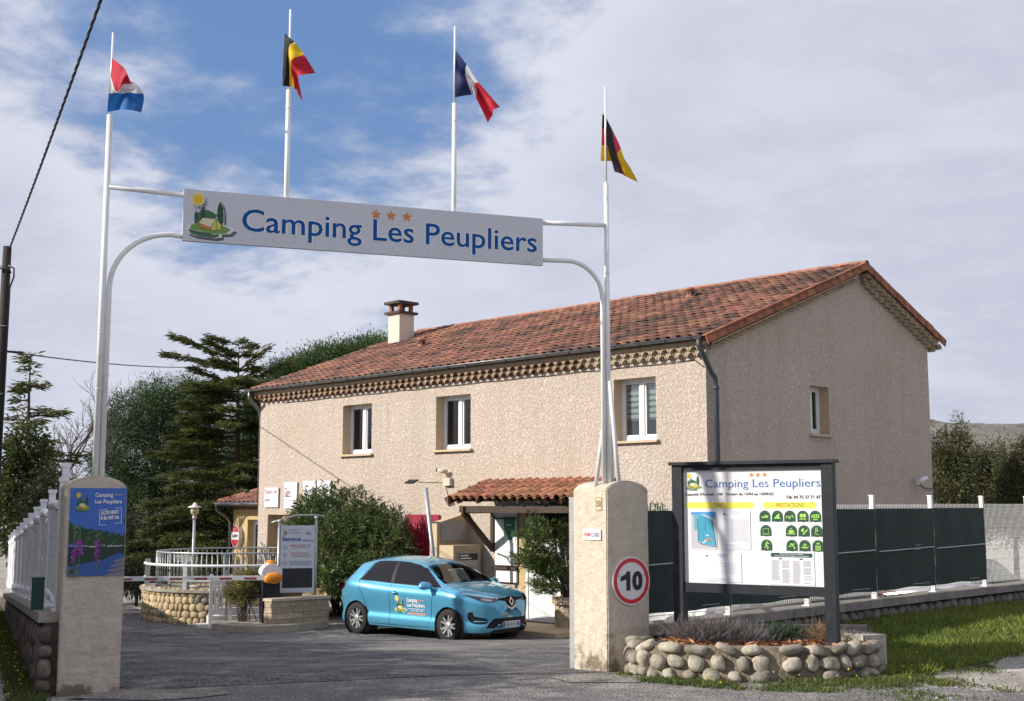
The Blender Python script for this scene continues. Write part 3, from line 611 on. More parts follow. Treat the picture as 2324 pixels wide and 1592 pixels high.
MB().bb(.57, .66, -.045, -.036, .02, 2.3).obj('strap', [redpaint], rs)
# ---- wall wing with notices
ww = thing('notice_wall', 'short sloping-topped wall wing with notices, in front of the red shutter', 'wall', HM @ T3((-6.75, 0, 0)))
w = MB(); w.add([(-.24, -.97, 0), (-.24, 0, 0), (-.24, 0, 2.42), (-.24, -.97, 2.18), (0, -.97, 0), (0, 0, 0), (0, 0, 2.42), (0, -.97, 2.18)],
    [(0, 1, 2, 3)[::-1], (4, 5, 6, 7), (0, 4, 7, 3), (3, 7, 6, 2)]); w.bb(-.27, .03, -1.0, 0, 0, .01); w.obj('wing', [smooth_r], ww)
cb = MB(); cb.bb(.001, .50, -.92, -.1, 0, 1.70); cb.obj('meter_cabinet', [smooth_r], ww)
nb = thing('notice_board', 'grey acrylic notice board on the shaded side of the notice wall', 'notice', HM @ T3((-6.745, -.86, 1.78)) @ RZ(pi / 2))
MB().bb(0, .74, -.02, 0, 0, .44).obj('panel', [mat('pale_plastic', (.34, .34, .35), .3, var=.25, vscale=9)], nb)
t = MB(); 
for i in range(16): x, z = random.uniform(.08, .64), random.uniform(.08, .36); t.line([(x, z), (x + random.uniform(-.05, .05), z + random.uniform(-.05, .05)), (x + random.uniform(-.08, .08), z)], .006, -.024)
t.obj('print', [P_grey], nb)
sn = thing('notice', 'small white notice on the sunlit front of the meter cabinet', 'notice', HM @ T3((-6.5, -.935, .75)))
MB().bb(0, .22, 0, .01, 0, .45).obj('sheet', [P_white], sn); t = MB()
for i, z in enumerate((.40, .30, .20, .10, .07)): t.rect(.03, .19 - .04 * (i % 2), z, z + .02, -.004)
t.obj('print', [P_grey], sn)
ps = thing('notice', 'tall notice with a black heading on the shaded cabinet side', 'notice', HM @ T3((-6.235, -.80, .55)) @ RZ(pi / 2))
MB().bb(0, .6, -.01, 0, 0, 1.0).obj('sheet', [mat('grey_paper', (.42, .40, .37), .6)], ps); t = MB().rect(0.02, .58, .82, .97, -.014, 0)
for i in range(11): t.rect(.06, .5 - .1 * (i % 3), .06 + i * .06, .075 + i * .06, -.014, 1)
for i, (a, b) in enumerate(((.05, .3), (.05, .38))): t.rect(a, b, .91 - i * .06, .94 - i * .06, -.018, 2)
t.obj('print', [P_black, P_grey, P_white], ps)
gp = MB(); gp.tube([at(966, 1107, 27.3), at(985, 1278, 27.3), at(988, 1330, 27.3)], .045, 10); gp.tube([at(974, 1186, 27.3), at(1000, 1187, 27.5), at(1012, 1196, 27.8)], .018, 8)
tag(gp.obj('leaning_pole', [galv]), 'leaning grey metal pole standing in front of the red shutter', 'pole')
# ---- shuttered hatch, pilaster and door under the canopy
sh = thing('window_shutter', 'tall white plank window shutter with a green poster, under the tiled canopy', 'shutter', HM @ T3((-5.83, -.04, 1.27)))
for i in range(6): MB().bb(i * .117 + .004, i * .117 + .114, -.03, 0, 0, 1.08).obj('plank', [dirty_white], sh)
MB().bb(-.02, .72, -.10, 0, -.09, -.03).obj('sill', [wood], sh); MB().bb(.02, .70, -.05, 0, -.36, -.09).obj('flap', [dirty_white], sh)
MB().bb(-.02, .72, -.06, .0, 1.085, 1.25).obj('lintel_board', [dirty_white], sh); MB().bb(0.0, .70, -.07, -.061, 1.0, 1.04).obj('bar', [black_plastic], sh)
po = MB().bb(0, .36, -.004, 0, 0, .56, 1).flat([(0, .56), (.36, .56), (.36, .24), (.32, .14), (.20, .02), (.02, .30)], -.008, 0); po.flat([(.22, .14), (.35, .14), (.35, .28), (.26, .27)], -.012, 2); po.rect(.08, .26, .38, .395, -.014, 1)
for i in range(3): po.star(.12 + i * .05, .28, .014, -.014, 1)
tag(po.obj('poster', [mat('poster_green', (.01, .16, .045), .45), P_white, P_lime], None, HM @ T3((-5.54, -.075, 1.76))), 'green arrow-shaped poster on the white window shutter', 'poster')
pn = MB().bb(0, .24, -.004, 0, 0, .32, 0); [pn.rect(.02, .20, .04 + i * .035, .05 + i * .035, -.008, 1) for i in range(7)]
tag(pn.obj('paper_notice', [P_white, P_grey], None, HM @ T3((-5.56, -.072, 1.32))), 'small printed paper low on the white window shutter', 'notice')
pi_ = MB().bb(-5.08, -4.88, -.05, -.001, 0, 2.45); tag(pi_.obj('pilaster', [ochre], None, HM), 'ochre rendered pilaster beside the white entrance door', 'pillar')
dr = thing('entrance_door', 'white panelled entrance door behind the small oleander under the canopy', 'door', HM @ T3((-4.86, -.01, .12)))
MB().bb(0, 1.05, -.02, 0, 0, 2.15).obj('door_leaf', [pvc], dr); MB().bb(-.02, .05, -.04, -.021, 0, 2.2).bb(1.0, 1.07, -.04, -.021, 0, 2.2).bb(.051, .999, -.04, -.021, 2.1, 2.2).obj('door_frame', [pvc], dr)
for z0, z1 in ((.12, .38), (.48, .95), (1.1, 1.98)):
    MB().bb(.16, .90, -.03, -.021, z0, z1).bb(.20, .86, -.036, -.0301, z0 + .04, z1 - .04).obj('door_panel', [pvc], dr)
stp = MB().bb(-5.3, -2.6, -1.5, -.06, -.05, .10); tag(stp.obj('door_step', [smooth_r], None, HM), 'pale concrete doorstep slab below the white entrance door', 'step')
# ---- tiled canopy over the door
CA = (2.62 - 3.10) / 1.0; cw_, c0 = .247, -6.02
cn = thing('door_canopy', 'lean-to canopy of terracotta canal tiles on dark timber over the entrance door', 'canopy', HM)
tcm = tile_mesh('canopy_tile', terra2, .247, .42, .072)
ca = math.atan(.335)
for c in range(15):
    for r in range(4):
        d = -.02 + r * .31; y = -1.18 + d * cos(ca); z = 2.70 + d * sin(ca)
        link('canopy_tile', tcm, cn, T3((c0 + c * cw_ + random.gauss(0, .008), y, z)) @ RX(ca + random.gauss(0, .02)) @ RZ(random.gauss(0, .03)))
MB().add([(-6.13, -1.12, 2.685), (-2.3, -1.12, 2.685), (-2.3, 0, 3.06), (-6.13, 0, 3.06)], [(0, 1, 2, 3)]).add([(-6.13, -1.12, 2.655), (-2.3, -1.12, 2.655), (-2.3, 0, 3.03), (-6.13, 0, 3.03)], [(3, 2, 1, 0)]).obj('deck', [wood], cn)
MB().add([(-6.15, -1.2, 2.58), (-6.15, -.02, 2.97), (-6.15, -.02, 3.09), (-6.15, -1.2, 2.72)], [(3, 2, 1, 0)]).add([(-6.12, -1.2, 2.58), (-6.12, -.02, 2.97), (-6.12, -.02, 3.09), (-6.12, -1.2, 2.72)], [(0, 1, 2, 3)]).add([(-6.15, -1.2, 2.58), (-6.12, -1.2, 2.58), (-6.12, -1.2, 2.72), (-6.15, -1.2, 2.72)], [(0, 1, 2, 3)]).obj('verge_board', [terra2], cn)
MB().bb(-6.0, -2.4, -.98, -.86, 2.42, 2.56).obj('front_beam', [wood], cn)
for i in range(6): MB().bar((-5.9 + i * .62, -1.12, 2.655), (-5.9 + i * .62, -.02, 3.03), .07, .09).obj('rafter', [wood], cn)
MB().bar((-5.90, -.95, 2.42), (-5.90, -.08, 1.62), .1, .1).bb(-5.95, -5.85, -.10, -.001, 1.55, 2.55).bb(-5.95, -5.85, -.95, -.10, 2.40, 2.5).obj('bracket', [wood], cn)
MB().bb(-6.13, -2.3, -.05, -.001, 3.085, 3.13).add([(-6.13, -.14, 3.04), (-2.3, -.14, 3.04), (-2.3, -.03, 3.10), (-6.13, -.03, 3.10)], [(0, 1, 2, 3)]).obj('flashing', [zinc], cn)
# ================================================================== annex with the snack bar
an = thing('annex', 'low ochre annex with a brown hipped tile roof at the left end of the house', 'annex', HM)
a = MB(); DH = (-19.95, -17.6, 0.0, 2.14, .3)
wall_cells(a, [-20.8, -19.95, -17.6, -12.3], [0, 2.14, 2.72], [DH], lambda x, d, z: (x, 2.5 + d, z), .3)
a.add([(-20.8, 2.5, 0), (-20.8, 8, 0), (-20.8, 8, 2.72), (-20.8, 2.5, 2.72)], [(0, 1, 2, 3)]); a.add([(-20.8, 2.5, 2.45), (-12.3, 2.5, 2.45), (-12.3, 2.35, 2.62), (-20.8, 2.35, 2.62)], [(0, 1, 2, 3)], 2)
a.obj('wall', [ochre, ochre, corn_b], an)
ap = MB(); ap.add([(-21.05, 2.05, 2.66), (-15.0, 2.05, 2.66), (-15.0, 5.6, 4.08), (-17.5, 5.6, 4.08)], [(0, 1, 2, 3)]); ap.add([(-21.05, 2.05, 2.66), (-17.5, 5.6, 4.08), (-21.05, 9, 2.66)], [(0, 1, 2)])
ap.add([(-21.05, 2.05, 2.62), (-15.0, 2.05, 2.62), (-15.0, 2.5, 2.62), (-21.05, 2.5, 2.62)], [(3, 2, 1, 0)]); apo = ap.obj('roof', [brown_tile], an)
tb = tile_mesh('roof_tile', brown_tile, .26, .42, .035); a2 = math.atan(.4)
for r in range(10):
    for c in range(21):
        d = r * .36; x = -20.95 + c * .26; y = 2.02 + d * cos(a2)
        if x + 21.1 < (y - 2.05) * 1.0 + .05 or x > -15.5: continue
        link('roof_tile', tb, apo, T3((x, y, 2.67 + d * sin(a2))) @ RX(a2 + random.gauss(0, .01)))
for i in range(9): p = Vector((-21.02 + i * .36, 2.08 + i * .36, 2.72 + i * .144)); link('hip_tile', capm, apo, T3(p) @ RZ(pi / 4) @ RY(-math.atan(.28)) @ Matrix.Scale(.85, 4))
MB().tube([(-21.15, 1.97, 2.63), (-15.3, 1.97, 2.63)], .062, 10).obj('gutter', [zinc], an)
MB().tube([(-20.98, 1.97, 2.6), (-20.98, 2.0, 2.42), (-20.9, 2.3, 2.22), (-20.87, 2.42, 2.05), (-20.87, 2.42, 0)], .045, 10).obj('downpipe', [zinc], an)
dd = MB(); M = T3((-19.95, 2.72, 0)); dd.bb(0, .1, 0, .06, 0, 2.13, 0, M); dd.bb(2.25, 2.35, 0, .06, 0, 2.13, 0, M); dd.bb(.1, 2.25, 0, .06, 2.0, 2.13, 0, M); dd.bb(1.1, 1.22, 0, .06, 0, 2.0, 0, M); dd.bb(.1, 1.1, 0, .06, .0, .15, 0, M); dd.bb(1.22, 2.25, 0, .06, 0, .15, 0, M)
do = dd.obj('glazed_door', [pvc], an)
for u0, u1 in ((.1, 1.1), (1.22, 2.25)): MB().bb(u0, u1, .02, .03, .15, 2.0, 0, M).obj('pane', [pane_m], do)
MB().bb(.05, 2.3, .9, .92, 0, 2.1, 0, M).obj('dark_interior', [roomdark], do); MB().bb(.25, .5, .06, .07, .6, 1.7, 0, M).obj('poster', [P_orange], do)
ov = thing('beer_sign', 'oval red and white beer sign on the ochre annex wall', 'sign', HM @ T3((-20.42, 2.40, 1.62)))
b = MB(); E_ = lambda k: [(.235 * k * cos(2 * pi * i / 32), .345 * k * sin(2 * pi * i / 32)) for i in range(32)]
b.prism(E_(1.0), -.05, .09, 0); b.obj('case', [dirty_white], ov)
b = MB(); b.flat(E_(.95), -.053, 0); zs_ = [(.22, -.03), (.22, .14)]
b.flat([(x, max(-.11, min(.12, z))) for x, z in E_(.95)], -.056, 1); b.flat([(x, min(-.125, z)) for x, z in E_(.95)], -.056, 0)
b.text('Jupiler', -.18, -.085, .36, .17, -.060, 2, .02); b.disc(-.04, .2, .05, -.058, 3, 12, rz=.07)
b.obj('face', [mat('sign_red', (.42, .03, .05), .4), P_white, P_black, mat('sign_pink', (.5, .14, .14), .4)], ov)
# ================================================================== gate: pillars, arch, sign, flags
pillar_r = mat('pillar_render', (.58, .51, .42), .95, var=.16, vscale=7, bump=.9, bscale=13, bdist=.03, stain=(.30, .25, .18), stscale=2.2, stlo=.60, sthi=.82, spec=.1, detail=8)
def stains(m):
    "dark growth creeping up from the foot, broken by noise"
    t = m.node_tree; b = t.nodes['Principled BSDF']; src = b.inputs['Base Color'].links[0].from_socket
    g = t.nodes.new('ShaderNodeNewGeometry'); s = t.nodes.new('ShaderNodeSeparateXYZ'); t.links.new(g.outputs['Position'], s.inputs[0])
    n = t.nodes.new('ShaderNodeTexNoise'); n.inputs['Scale'].default_value = 3.2; n.inputs['Detail'].default_value = 8; n.inputs['Roughness'].default_value = .7; t.links.new(g.outputs['Position'], n.inputs['Vector'])
    r = t.nodes.new('ShaderNodeMapRange'); r.inputs[1].default_value = .75; r.inputs[2].default_value = .0; r.inputs[3].default_value = -.30; r.inputs[4].default_value = .08; t.links.new(s.outputs[2], r.inputs[0])
    a = t.nodes.new('ShaderNodeMath'); t.links.new(r.outputs[0], a.inputs[0]); t.links.new(n.outputs[0], a.inputs[1])
    q = t.nodes.new('ShaderNodeMapRange'); q.inputs[1].default_value = .5; q.inputs[2].default_value = .62; q.inputs[4].default_value = .8; t.links.new(a.outputs[0], q.inputs[0])
    m2 = t.nodes.new('ShaderNodeMix'); m2.data_type = 'RGBA'; t.links.new(q.outputs[0], m2.inputs[0]); t.links.new(src, m2.inputs[6]); m2.inputs[7].default_value = (.11, .085, .05, 1); t.links.new(m2.outputs[2], b.inputs['Base Color'])
stains(pillar_r)
def pillar(o, ang, w, dp, h, peak, label):
    M = T3(o) @ RZ(ang); b = MB()
    prof = [(0, -.3), (w, -.3), (w, h - .02)] + [(w * (1 - t / 8), h + (peak - h) * (1 - abs(t / 4 - 1) ** 1.9)) for t in range(1, 8)] + [(0, h - .02)]
    rows = []; nx_ = 9
    # dense sides so the render coat stays slightly uneven
    b.prism(prof, 0, dp); me = b.mesh('gate_pillar', [pillar_r]); bm = bmesh.new(); bm.from_mesh(me)
    bmesh.ops.remove_doubles(bm, verts=bm.verts, dist=1e-5); bmesh.ops.bevel(bm, geom=[e for e in bm.edges if e.is_manifold and e.calc_face_angle(0) > .6], offset=.012, segments=2, affect='EDGES')
    bmesh.ops.triangulate(bm, faces=[f for f in bm.faces if len(f.verts) > 4]); bmesh.ops.subdivide_edges(bm, edges=[e for e in bm.edges if e.calc_length() > .3], cuts=5, use_grid_fill=True)
    for v in bm.verts:
        v.co += Vector((noise.noise(v.co * 3), noise.noise(v.co * 3 + Vector((9, 0, 0))), 0)) * .008
    bm.to_mesh(me); bm.free()
    return tag(link('gate_pillar', me, None, M), label, 'pillar'), M
PL, MPL = pillar((-4.24, 12.0, 0), radians(25), .566, .62, 1.965, 2.045, 'cream rendered gate pillar carrying the blue river poster, left of the gateway')
PR, MPR = pillar((1.045, 14.0, 0), radians(33.7), .60, .62, 1.965, 2.04, 'cream rendered gate pillar carrying the round 10 sign, right of the gateway')
GD = Vector((.940, .341, 0)); GA = math.atan2(.341, .94)
def logo(b, x0, z0, w, h, y, mi, dy=.0012, outline=True, shadow=None):
    "sun, cypresses, tent and canoe; mi maps colour names to material slots"
    U = lambda L_: [(x0 + (x - 130) / 535 * w, z0 + (655 - z) / 580 * h) for x, z in L_]
    P = dict(tree=[(515, 170), (545, 230), (562, 330), (562, 440), (540, 470), (500, 445), (478, 350), (485, 240)], t1=[(297, 222), (325, 310), (328, 395), (280, 395), (273, 310)],
             t2=[(213, 298), (234, 370), (232, 470), (203, 478), (193, 380)], bush=[(222, 340), (280, 310), (345, 290), (420, 315), (475, 350), (465, 390), (350, 400), (235, 435)],
             gr=[(160, 492), (240, 462), (530, 468), (655, 520), (600, 572), (430, 592), (250, 565), (140, 560)], roof=[(300, 395), (462, 400), (402, 517), (243, 465)],
             fr=[(462, 400), (542, 472), (532, 532), (404, 552), (402, 517)], sd=[(247, 468), (402, 517), (404, 552), (268, 517)],
             ca=[(130, 550), (165, 580), (300, 602), (430, 607), (500, 590), (508, 622), (440, 640), (250, 630), (160, 604)])
    def grow(L_, k, dx=0, dz=0):
        cx = sum(p[0] for p in L_) / len(L_); cz = sum(p[1] for p in L_) / len(L_)
        return [(cx + (p[0] - cx) * (1 + k / 40) + dx, cz + (p[1] - cz) * (1 + k / 75) + dz) for p in L_]
    sun = lambda r0, r1, dx=0, dz=0: [(235 + dx + (r1 if i % 2 else r0) * cos(2 * pi * i / 32), 168 + dz + (r1 if i % 2 else r0) * sin(2 * pi * i / 32)) for i in range(32)]
    lay = 0
    if shadow is not None:
        for k_ in ('tree', 't1', 't2', 'bush', 'gr', 'ca'): b.flat(U(grow(P[k_], 9, 28, 34)), y - dy * .5, shadow)
        b.flat(U(sun(112, 70, 26, 32)), y - dy * .5, shadow)
    if outline:
        for k_ in ('tree', 't1', 't2', 'bush', 'gr', 'ca'): b.flat(U(grow(P[k_], 9)), y - dy, mi['white'])
        b.flat(U(sun(112, 72)), y - dy, mi['white'])
    b.flat(U(sun(92, 60)), y - dy * 2, mi['yellow']); b.flat(U(sun(55, 52)), y - dy * 2.6, mi['sun'])
    for k_, c, l in (('bush', 'green', 3), ('t2', 'dgreen', 3.4), ('t1', 'dgreen', 3.4), ('tree', 'dgreen', 3.4), ('gr', 'grass', 3.8), ('sd', 'orange', 4.8), ('fr', 'tent', 4.8), ('roof', 'cream', 5.2), ('ca', 'green', 4.8)): b.flat(U(P[k_]), y - dy * l, mi[c])
    for L_ in ([(300, 395), (462, 400), (402, 517), (243, 465), (300, 395)], [(462, 400), (542, 472), (532, 532), (404, 552)], [(470, 420), (474, 540)], [(247, 468), (268, 517), (404, 552), (402, 517)], [(150, 566), (260, 580), (420, 590)]): b.line(U(L_), w * .011, y - dy * 5.8, mi['black'])
    for i in range(40): q = (random.uniform(490, 552), random.uniform(230, 460)); b.disc(*U([q])[0], w * .014, y - dy * 4, mi['green'] if i % 2 else mi['black'], 5)
    return b
LM = [P_white, P_yellow, mat('print_sun', (.74, .46, .02), .5), P_green, P_dgreen, P_lgreen, P_orange, P_tent, P_cream, P_black]
LI = dict(zip(('white', 'yellow', 'sun', 'green', 'dgreen', 'grass', 'orange', 'tent', 'cream', 'black'), range(10)))
# ---- arch
ar = thing('entrance_arch', 'white tubular steel arch over the gateway joining both gate pillars', 'arch', (0, 0, 0))
lb = Vector((-4.08, 12.35, 1.98)); rb_ = Vector((1.09, 14.2, 2.0))
def up(p, z): return Vector((p.x, p.y, z))
b = MB(); b.tube([up(lb, 1.9), up(lb, 5.69)], [.034, .029], 14)
for z in (2.9, 3.45): b.tube([up(lb, z), up(lb, z + .008)], .0335, 14)
b.obj('post', [white_paint], ar)
MB().tube([up(lb, 5.69), up(lb, 6.56)], .0125, 10).obj('flagpole', [white_paint], ar)
SL0 = Vector((-3.37, 12.6, 4.45)); SD = Vector((3.72, 1.35, 0)).normalized(); SLEN = 3.957; SH = .54
back = Vector((-SD.y, SD.x, 0)) * .06
s2 = lb + GD * .060; pts = [up(s2, 1.9), up(s2, 3.92)] + [s2 + GD * (.58 * (1 - cos(a))) + Vector((0, 0, 3.92 - s2.z + .58 * sin(a))) for a in [pi / 2 * i / 10 for i in range(1, 11)]]
pts.append(up(SL0 + SD * .1 + back, 4.50)); MB().tube(pts, .0265, 12).obj('curved_rail', [white_paint], ar)
MB().tube([up(lb, 4.95), up(SL0 + SD * .1 + back, 4.935)], .0265, 10).obj('rail', [white_paint], ar)
b = MB(); b.tube([up(rb_, 1.9), up(rb_, 5.47)], [.033, .027], 14)
for z in (3.3, 4.4): b.tube([up(rb_, z), up(rb_, z + .008)], .032, 14)
b.obj('post', [white_paint], ar)
MB().tube([up(rb_, 5.47), up(rb_, 6.62)], .0125, 10).obj('flagpole', [white_paint], ar)
SR0 = SL0 + SD * SLEN
s3 = rb_ - GD * .060; pts = [up(s3, 1.97), up(s3, 4.10)] + [s3 - GD * (.42 * (1 - cos(a))) + Vector((0, 0, 4.10 - s3.z + .42 * sin(a))) for a in [pi / 2 * i / 10 for i in range(1, 11)]]
pts.append(up(SR0 - SD * .1 + back, 4.52)); MB().tube(pts, .026, 12).obj('curved_rail', [white_paint], ar)
MB().tube([up(rb_, 4.97), up(SR0 - SD * .1 + back, 4.95)], .0265, 10).obj('rail', [white_paint], ar)
for dx, dy_ in ((-.15, .03), (.05, .06), (.11, -.07)):
    MB().tube([up(rb_ + Vector((dx * .15, dy_ * .3, 0)), 3.05 + dx), up(rb_ + Vector((dx, dy_, 0)), 1.95)], .024, 10).obj('brace', [dirty_white], ar)
es = thing('entrance_sign', "long grey-white 'Camping Les Peupliers' sign hung across the arch over the gateway", 'sign', frame(SL0, SD))
MB().bb(0, SLEN, 0, .05, 0, SH).obj('panel', [mat('sign_panel', (.56, .585, .63), .5, var=.03)], es)
b = MB(); b.text('Camping Les Peupliers', .597, .068, 3.285, .315, -.004, 0, .008); b.obj('lettering', [P_blue], es)
b = MB(); b.text('Camping Les Peupliers', .593, .060, 3.293, .331, -.002, 0, .045); b.obj('lettering_edge', [P_white], es)
for s_ in (.511, .553, .598): MB().star(s_ * SLEN, SH * .80, .062, -.004).obj('star', [P_orange], es)
b = MB(); logo(b, .06, .035, .43, .485, 0, LI, shadow=10); b.obj('emblem', LM + [mat('print_shadow_grey', (.10, .10, .14), .6)], es)
b = MB()
for i in range(19):
    for z in (.07, SH - .06): b.disc(.1 + i * .209, z, .008, -.003, 0, 8)
b.rect(3.76, 3.84, .018, .028, -.003); b.obj('screw', [P_grey], es)
for i, (s_, zj, zt) in enumerate(((.268, 6.18, 7.08), (.738, 6.24, 7.14))):
    p = SL0 + SD * SLEN * s_ + back; f = thing('flagpole', ('white flagpole rising from the sign, flying the black, yellow and red tricolour', 'white flagpole rising from the sign, flying the blue, white and red tricolour')[i], 'flagpole', (p.x, p.y, 4.46), 'flagpoles on the entrance sign')
    MB().tube([(0, 0, 0), (0, 0, zj - 4.46)], .027, 12).tube([(0, 0, zj - 4.67), (0, 0, zj - 4.66)], .0295, 12).obj('lower_tube', [white_paint], f); MB().tube([(0, 0, zj - 4.46), (0, 0, zt - 4.46)], .0125, 10).obj('upper_tube', [white_paint], f)
def crom(P, t):
    n = len(P); x = t * (n - 1); i = min(int(x), n - 2); f = x - i
    p0 = P[max(i - 1, 0)] if i > 0 else P[0] * 2 - P[1]; p1, p2 = P[i], P[i + 1]; p3 = P[i + 2] if i + 2 < n else P[-1] * 2 - P[-2]
    return .5 * ((2 * p1) + (-p0 + p2) * f + (2 * p0 - 5 * p1 + 4 * p2 - p3) * f * f + (-p0 + 3 * p1 - 3 * p2 + p3) * f ** 3)
def cloth(c): return leafmat('flag_cloth', c, tuple(v * .85 for v in c), 0.0, .7, .30)
CLR = {}
def flag(grid, Y, cols, vertical, label, wave=.02):
    "grid[u][v] = picture position and depth offset of a point of the cloth; real folded surface"
    G = [[at(x, y, Y + d) for x, y, d in col] for col in grid]; nu, nv = 30, 24; V = []
    for j in range(nv + 1):
        row = [crom(c, j / nv) for c in G]
        for i in range(nu + 1):
            p = crom(row, i / nu); u = i / nu
            p = p + Vector((0, 1, .15)) * (wave * sin(u * 15 + j / nv * 4) * u ** .5) + Vector((0, 1, 0)) * (.02 * noise.noise((u * 4, j / nv * 4, Y)))
            V.append(p)
    F = [(j * (nu + 1) + i, (j + 1) * (nu + 1) + i, (j + 1) * (nu + 1) + i + 1, j * (nu + 1) + i + 1) for j in range(nv) for i in range(nu)]
    mi = [min(2, (i * 3 // nu if vertical else j * 3 // nv)) for j in range(nv) for i in range(nu)]
    o = link('flag', fastmesh('flag', V, F, [cloth(c) for c in cols], True, mi)); return tag(o, label, 'flag', 'flags on the gateway')
RED, WHT, BLK, YEL, NVY, BLU, GLD = (.52, .02, .045), (.75, .75, .78), (.012, .012, .014), (.80, .55, .02), (.018, .03, .12), (.015, .13, .42), (.72, .48, .01)
flag([[(253, 133, 0), (251, 172, 0), (247, 213, 0), (244, 255, 0)], [(270, 144, -.10), (263, 207, -.05), (272, 212, .02), (268, 251, .05)], [(288, 164, -.16), (281, 194, -.12), (301, 211, .05), (293, 250, -.04)], [(296, 190, -.16), (305, 188, .1), (327, 214, .1), (321, 256, .05)]], 12.3, (RED, WHT, BLU), False, 'red, white and blue horizontally striped flag on the leftmost pole')
flag([[(646, 75, 0), (644, 115, 0), (642, 155, 0), (641, 196, 0)], [(669, 97, -.12), (655, 108, -.14), (656, 150, -.02), (657, 197, .02)], [(690, 124, -.14), (662, 138, -.16), (662, 160, .0), (668, 201, .05)], [(716, 166, -.1), (680, 172, -.16), (678, 182, .08), (687, 230, .08)]], 12.95, (BLK, YEL, RED), True, 'black, yellow and red vertically striped flag with a curled lower edge')
flag([[(1034, 113, 0), (1033, 149, 0), (1033, 185, 0), (1033, 221, 0)], [(1059, 148, -.12), (1056, 165, .02), (1062, 190, -.06), (1071, 215, .05)], [(1086, 187, -.16), (1078, 190, .02), (1082, 205, .02), (1080, 222, -.05)], [(1135, 243, -.1), (1120, 250, -.16), (1118, 262, .02), (1107, 279, .02)]], 13.55, (NVY, WHT, RED), True, 'navy, white and red vertically striped flag hanging in a narrow diagonal fold')
flag([[(1367, 258, 0), (1366, 293, 0), (1365, 330, 0), (1363, 366, 0)], [(1378, 274, .03), (1387, 289, .03), (1408, 335, .03), (1412, 366, .03)], [(1377, 322, -.15), (1397, 344, -.15), (1402, 351, -.13), (1424, 371, -.10)], [(1395, 390, -.12), (1414, 397, -.14), (1418, 400, -.12), (1448, 414, -.08)]], 14.2, (BLK, RED, GLD), False, 'black, red and gold flag hanging folded from the pole over the 10 pillar', .012)
# ---- signs on the pillars
rp = thing('river_poster', "blue photo poster of a river with purple flowers on the left gate pillar", 'poster', MPL @ T3((.045, -.006, 1.095)))
PW, PH = .513, .83
MB().bb(0, PW, -.006, .006, 0, PH).obj('panel', [mat('poster_sky', (.035, .13, .48), .35)], rp)
b = MB(); yy = -.0075
far = [(0, .37), (0, .62), (.06, .58), (.14, .55), (.20, .56), (.26, .535), (.34, .535), (.40, .53), (.5, .52), (.58, .515), (.68, .50), (.74, .475), (.86, .46), (.93, .455), (1, .46), (1, .34), (.5, .335)]
def nzp(L_, k, s): 
    r = []
    for (x, z), (x2, z2) in zip(L_, L_[1:] + L_[:1]):
        for i in range(4): t = i / 4; xx, z_ = x + (x2 - x) * t, z + (z2 - z) * t; r.append((max(0, min(1, xx)), z_ + (k * noise.noise((xx * s, 3, z_ * 4)) if .005 < xx < .995 and z_ > .40 else 0)))
    return r
Q = lambda L_: [(x * PW, z * PH) for x, z in L_]
b.flat(Q([(0, 0), (1, 0), (1, .36), (0, .36)]), yy, 1)                                   # water
b.flat(Q(nzp(far, .02, 14)), yy - .001, 2); 
for i in range(60): x = random.uniform(.02, .98); z = random.uniform(.36, .60 - .14 * x); b.disc(x * PW, z * PH, random.uniform(.006, .016), yy - .0018, random.choice((3, 2, 3, 4)), 7)
b.flat(Q([(0, .33), (.0, .12), (.16, .10), (.24, .14), (.34, .15), (.5, .17), (.62, .18), (.72, .21), (.82, .235), (.9, .26), (1, .24), (1, .33)]), yy - .0008, 5)
for i in range(46): x = random.uniform(0, 1); b.rect(x * PW, min(1, x + random.uniform(.02, .1)) * PW, (.335 + random.gauss(0, .006)) * PH, (.342 + random.gauss(0, .004)) * PH, yy - .002, 6 if x < .4 or x > .6 else 4)
for L_ in ([(.80, .165), (1, .21), (1, .175), (.86, .15)], [(.74, .11), (1, .17), (1, .12), (.78, .095)], [(.70, .06), (1, .115), (1, .06), (.74, .04)], [(.62, .0), (.72, .02), (1, .055), (1, 0)]): b.flat(Q(L_), yy - .002, 7)
for x, z0, z1, zt in ((.10, .16, .33, .55), (.20, .25, .40, .55), (.51, .155, .39, .57)):
    b.line(Q([(x, 0), (x + .005, z0)]), .006, yy - .003, 4); b.line(Q([(x, z1), (x - .005, zt)]), .006, yy - .003, 8)
    for i in range(42): zz_ = random.uniform(z0, z1); b.disc((x + random.gauss(0, .022)) * PW, zz_ * PH, random.uniform(.006, .012), yy - .0035 - .0004 * (i % 3), 9 if i % 3 else 10, 6)
for i in range(14): b.disc(random.uniform(.0, .17) * PW, random.uniform(0, .13) * PH, .016, yy - .003, random.choice((4, 8, 3)), 6)
b.flat(Q([(1, .66), (.96, .61), (1, .60)]), yy - .001, 5); b.flat(Q([(1, .50), (.97, .44), (.97, .3), (1, .22)]), yy - .0025, 5)
b.obj('photo_print', [P_blue, mat('p_water', (.02, .09, .32), .35), mat('p_wood', (.012, .045, .012), .5), mat('p_wood2', (.035, .10, .02), .5), mat('p_reed', (.10, .17, .11), .5), mat('p_dark', (.012, .03, .022), .5), mat('p_shore', (.42, .43, .42), .5), mat('p_rock', (.20, .18, .20), .5), mat('p_stalk', (.13, .19, .15), .5), mat('p_purple', (.23, .03, .30), .5), mat('p_purple2', (.36, .09, .42), .5)], rp)
b = MB(); yt = -.0125
b.text('Camping', .44 * PW, .885 * PH, .32 * PW, .062 * PH, yt, 0, .03); b.text('Les Peupliers', .44 * PW, .81 * PH, .48 * PW, .06 * PH, yt, 0, .03)
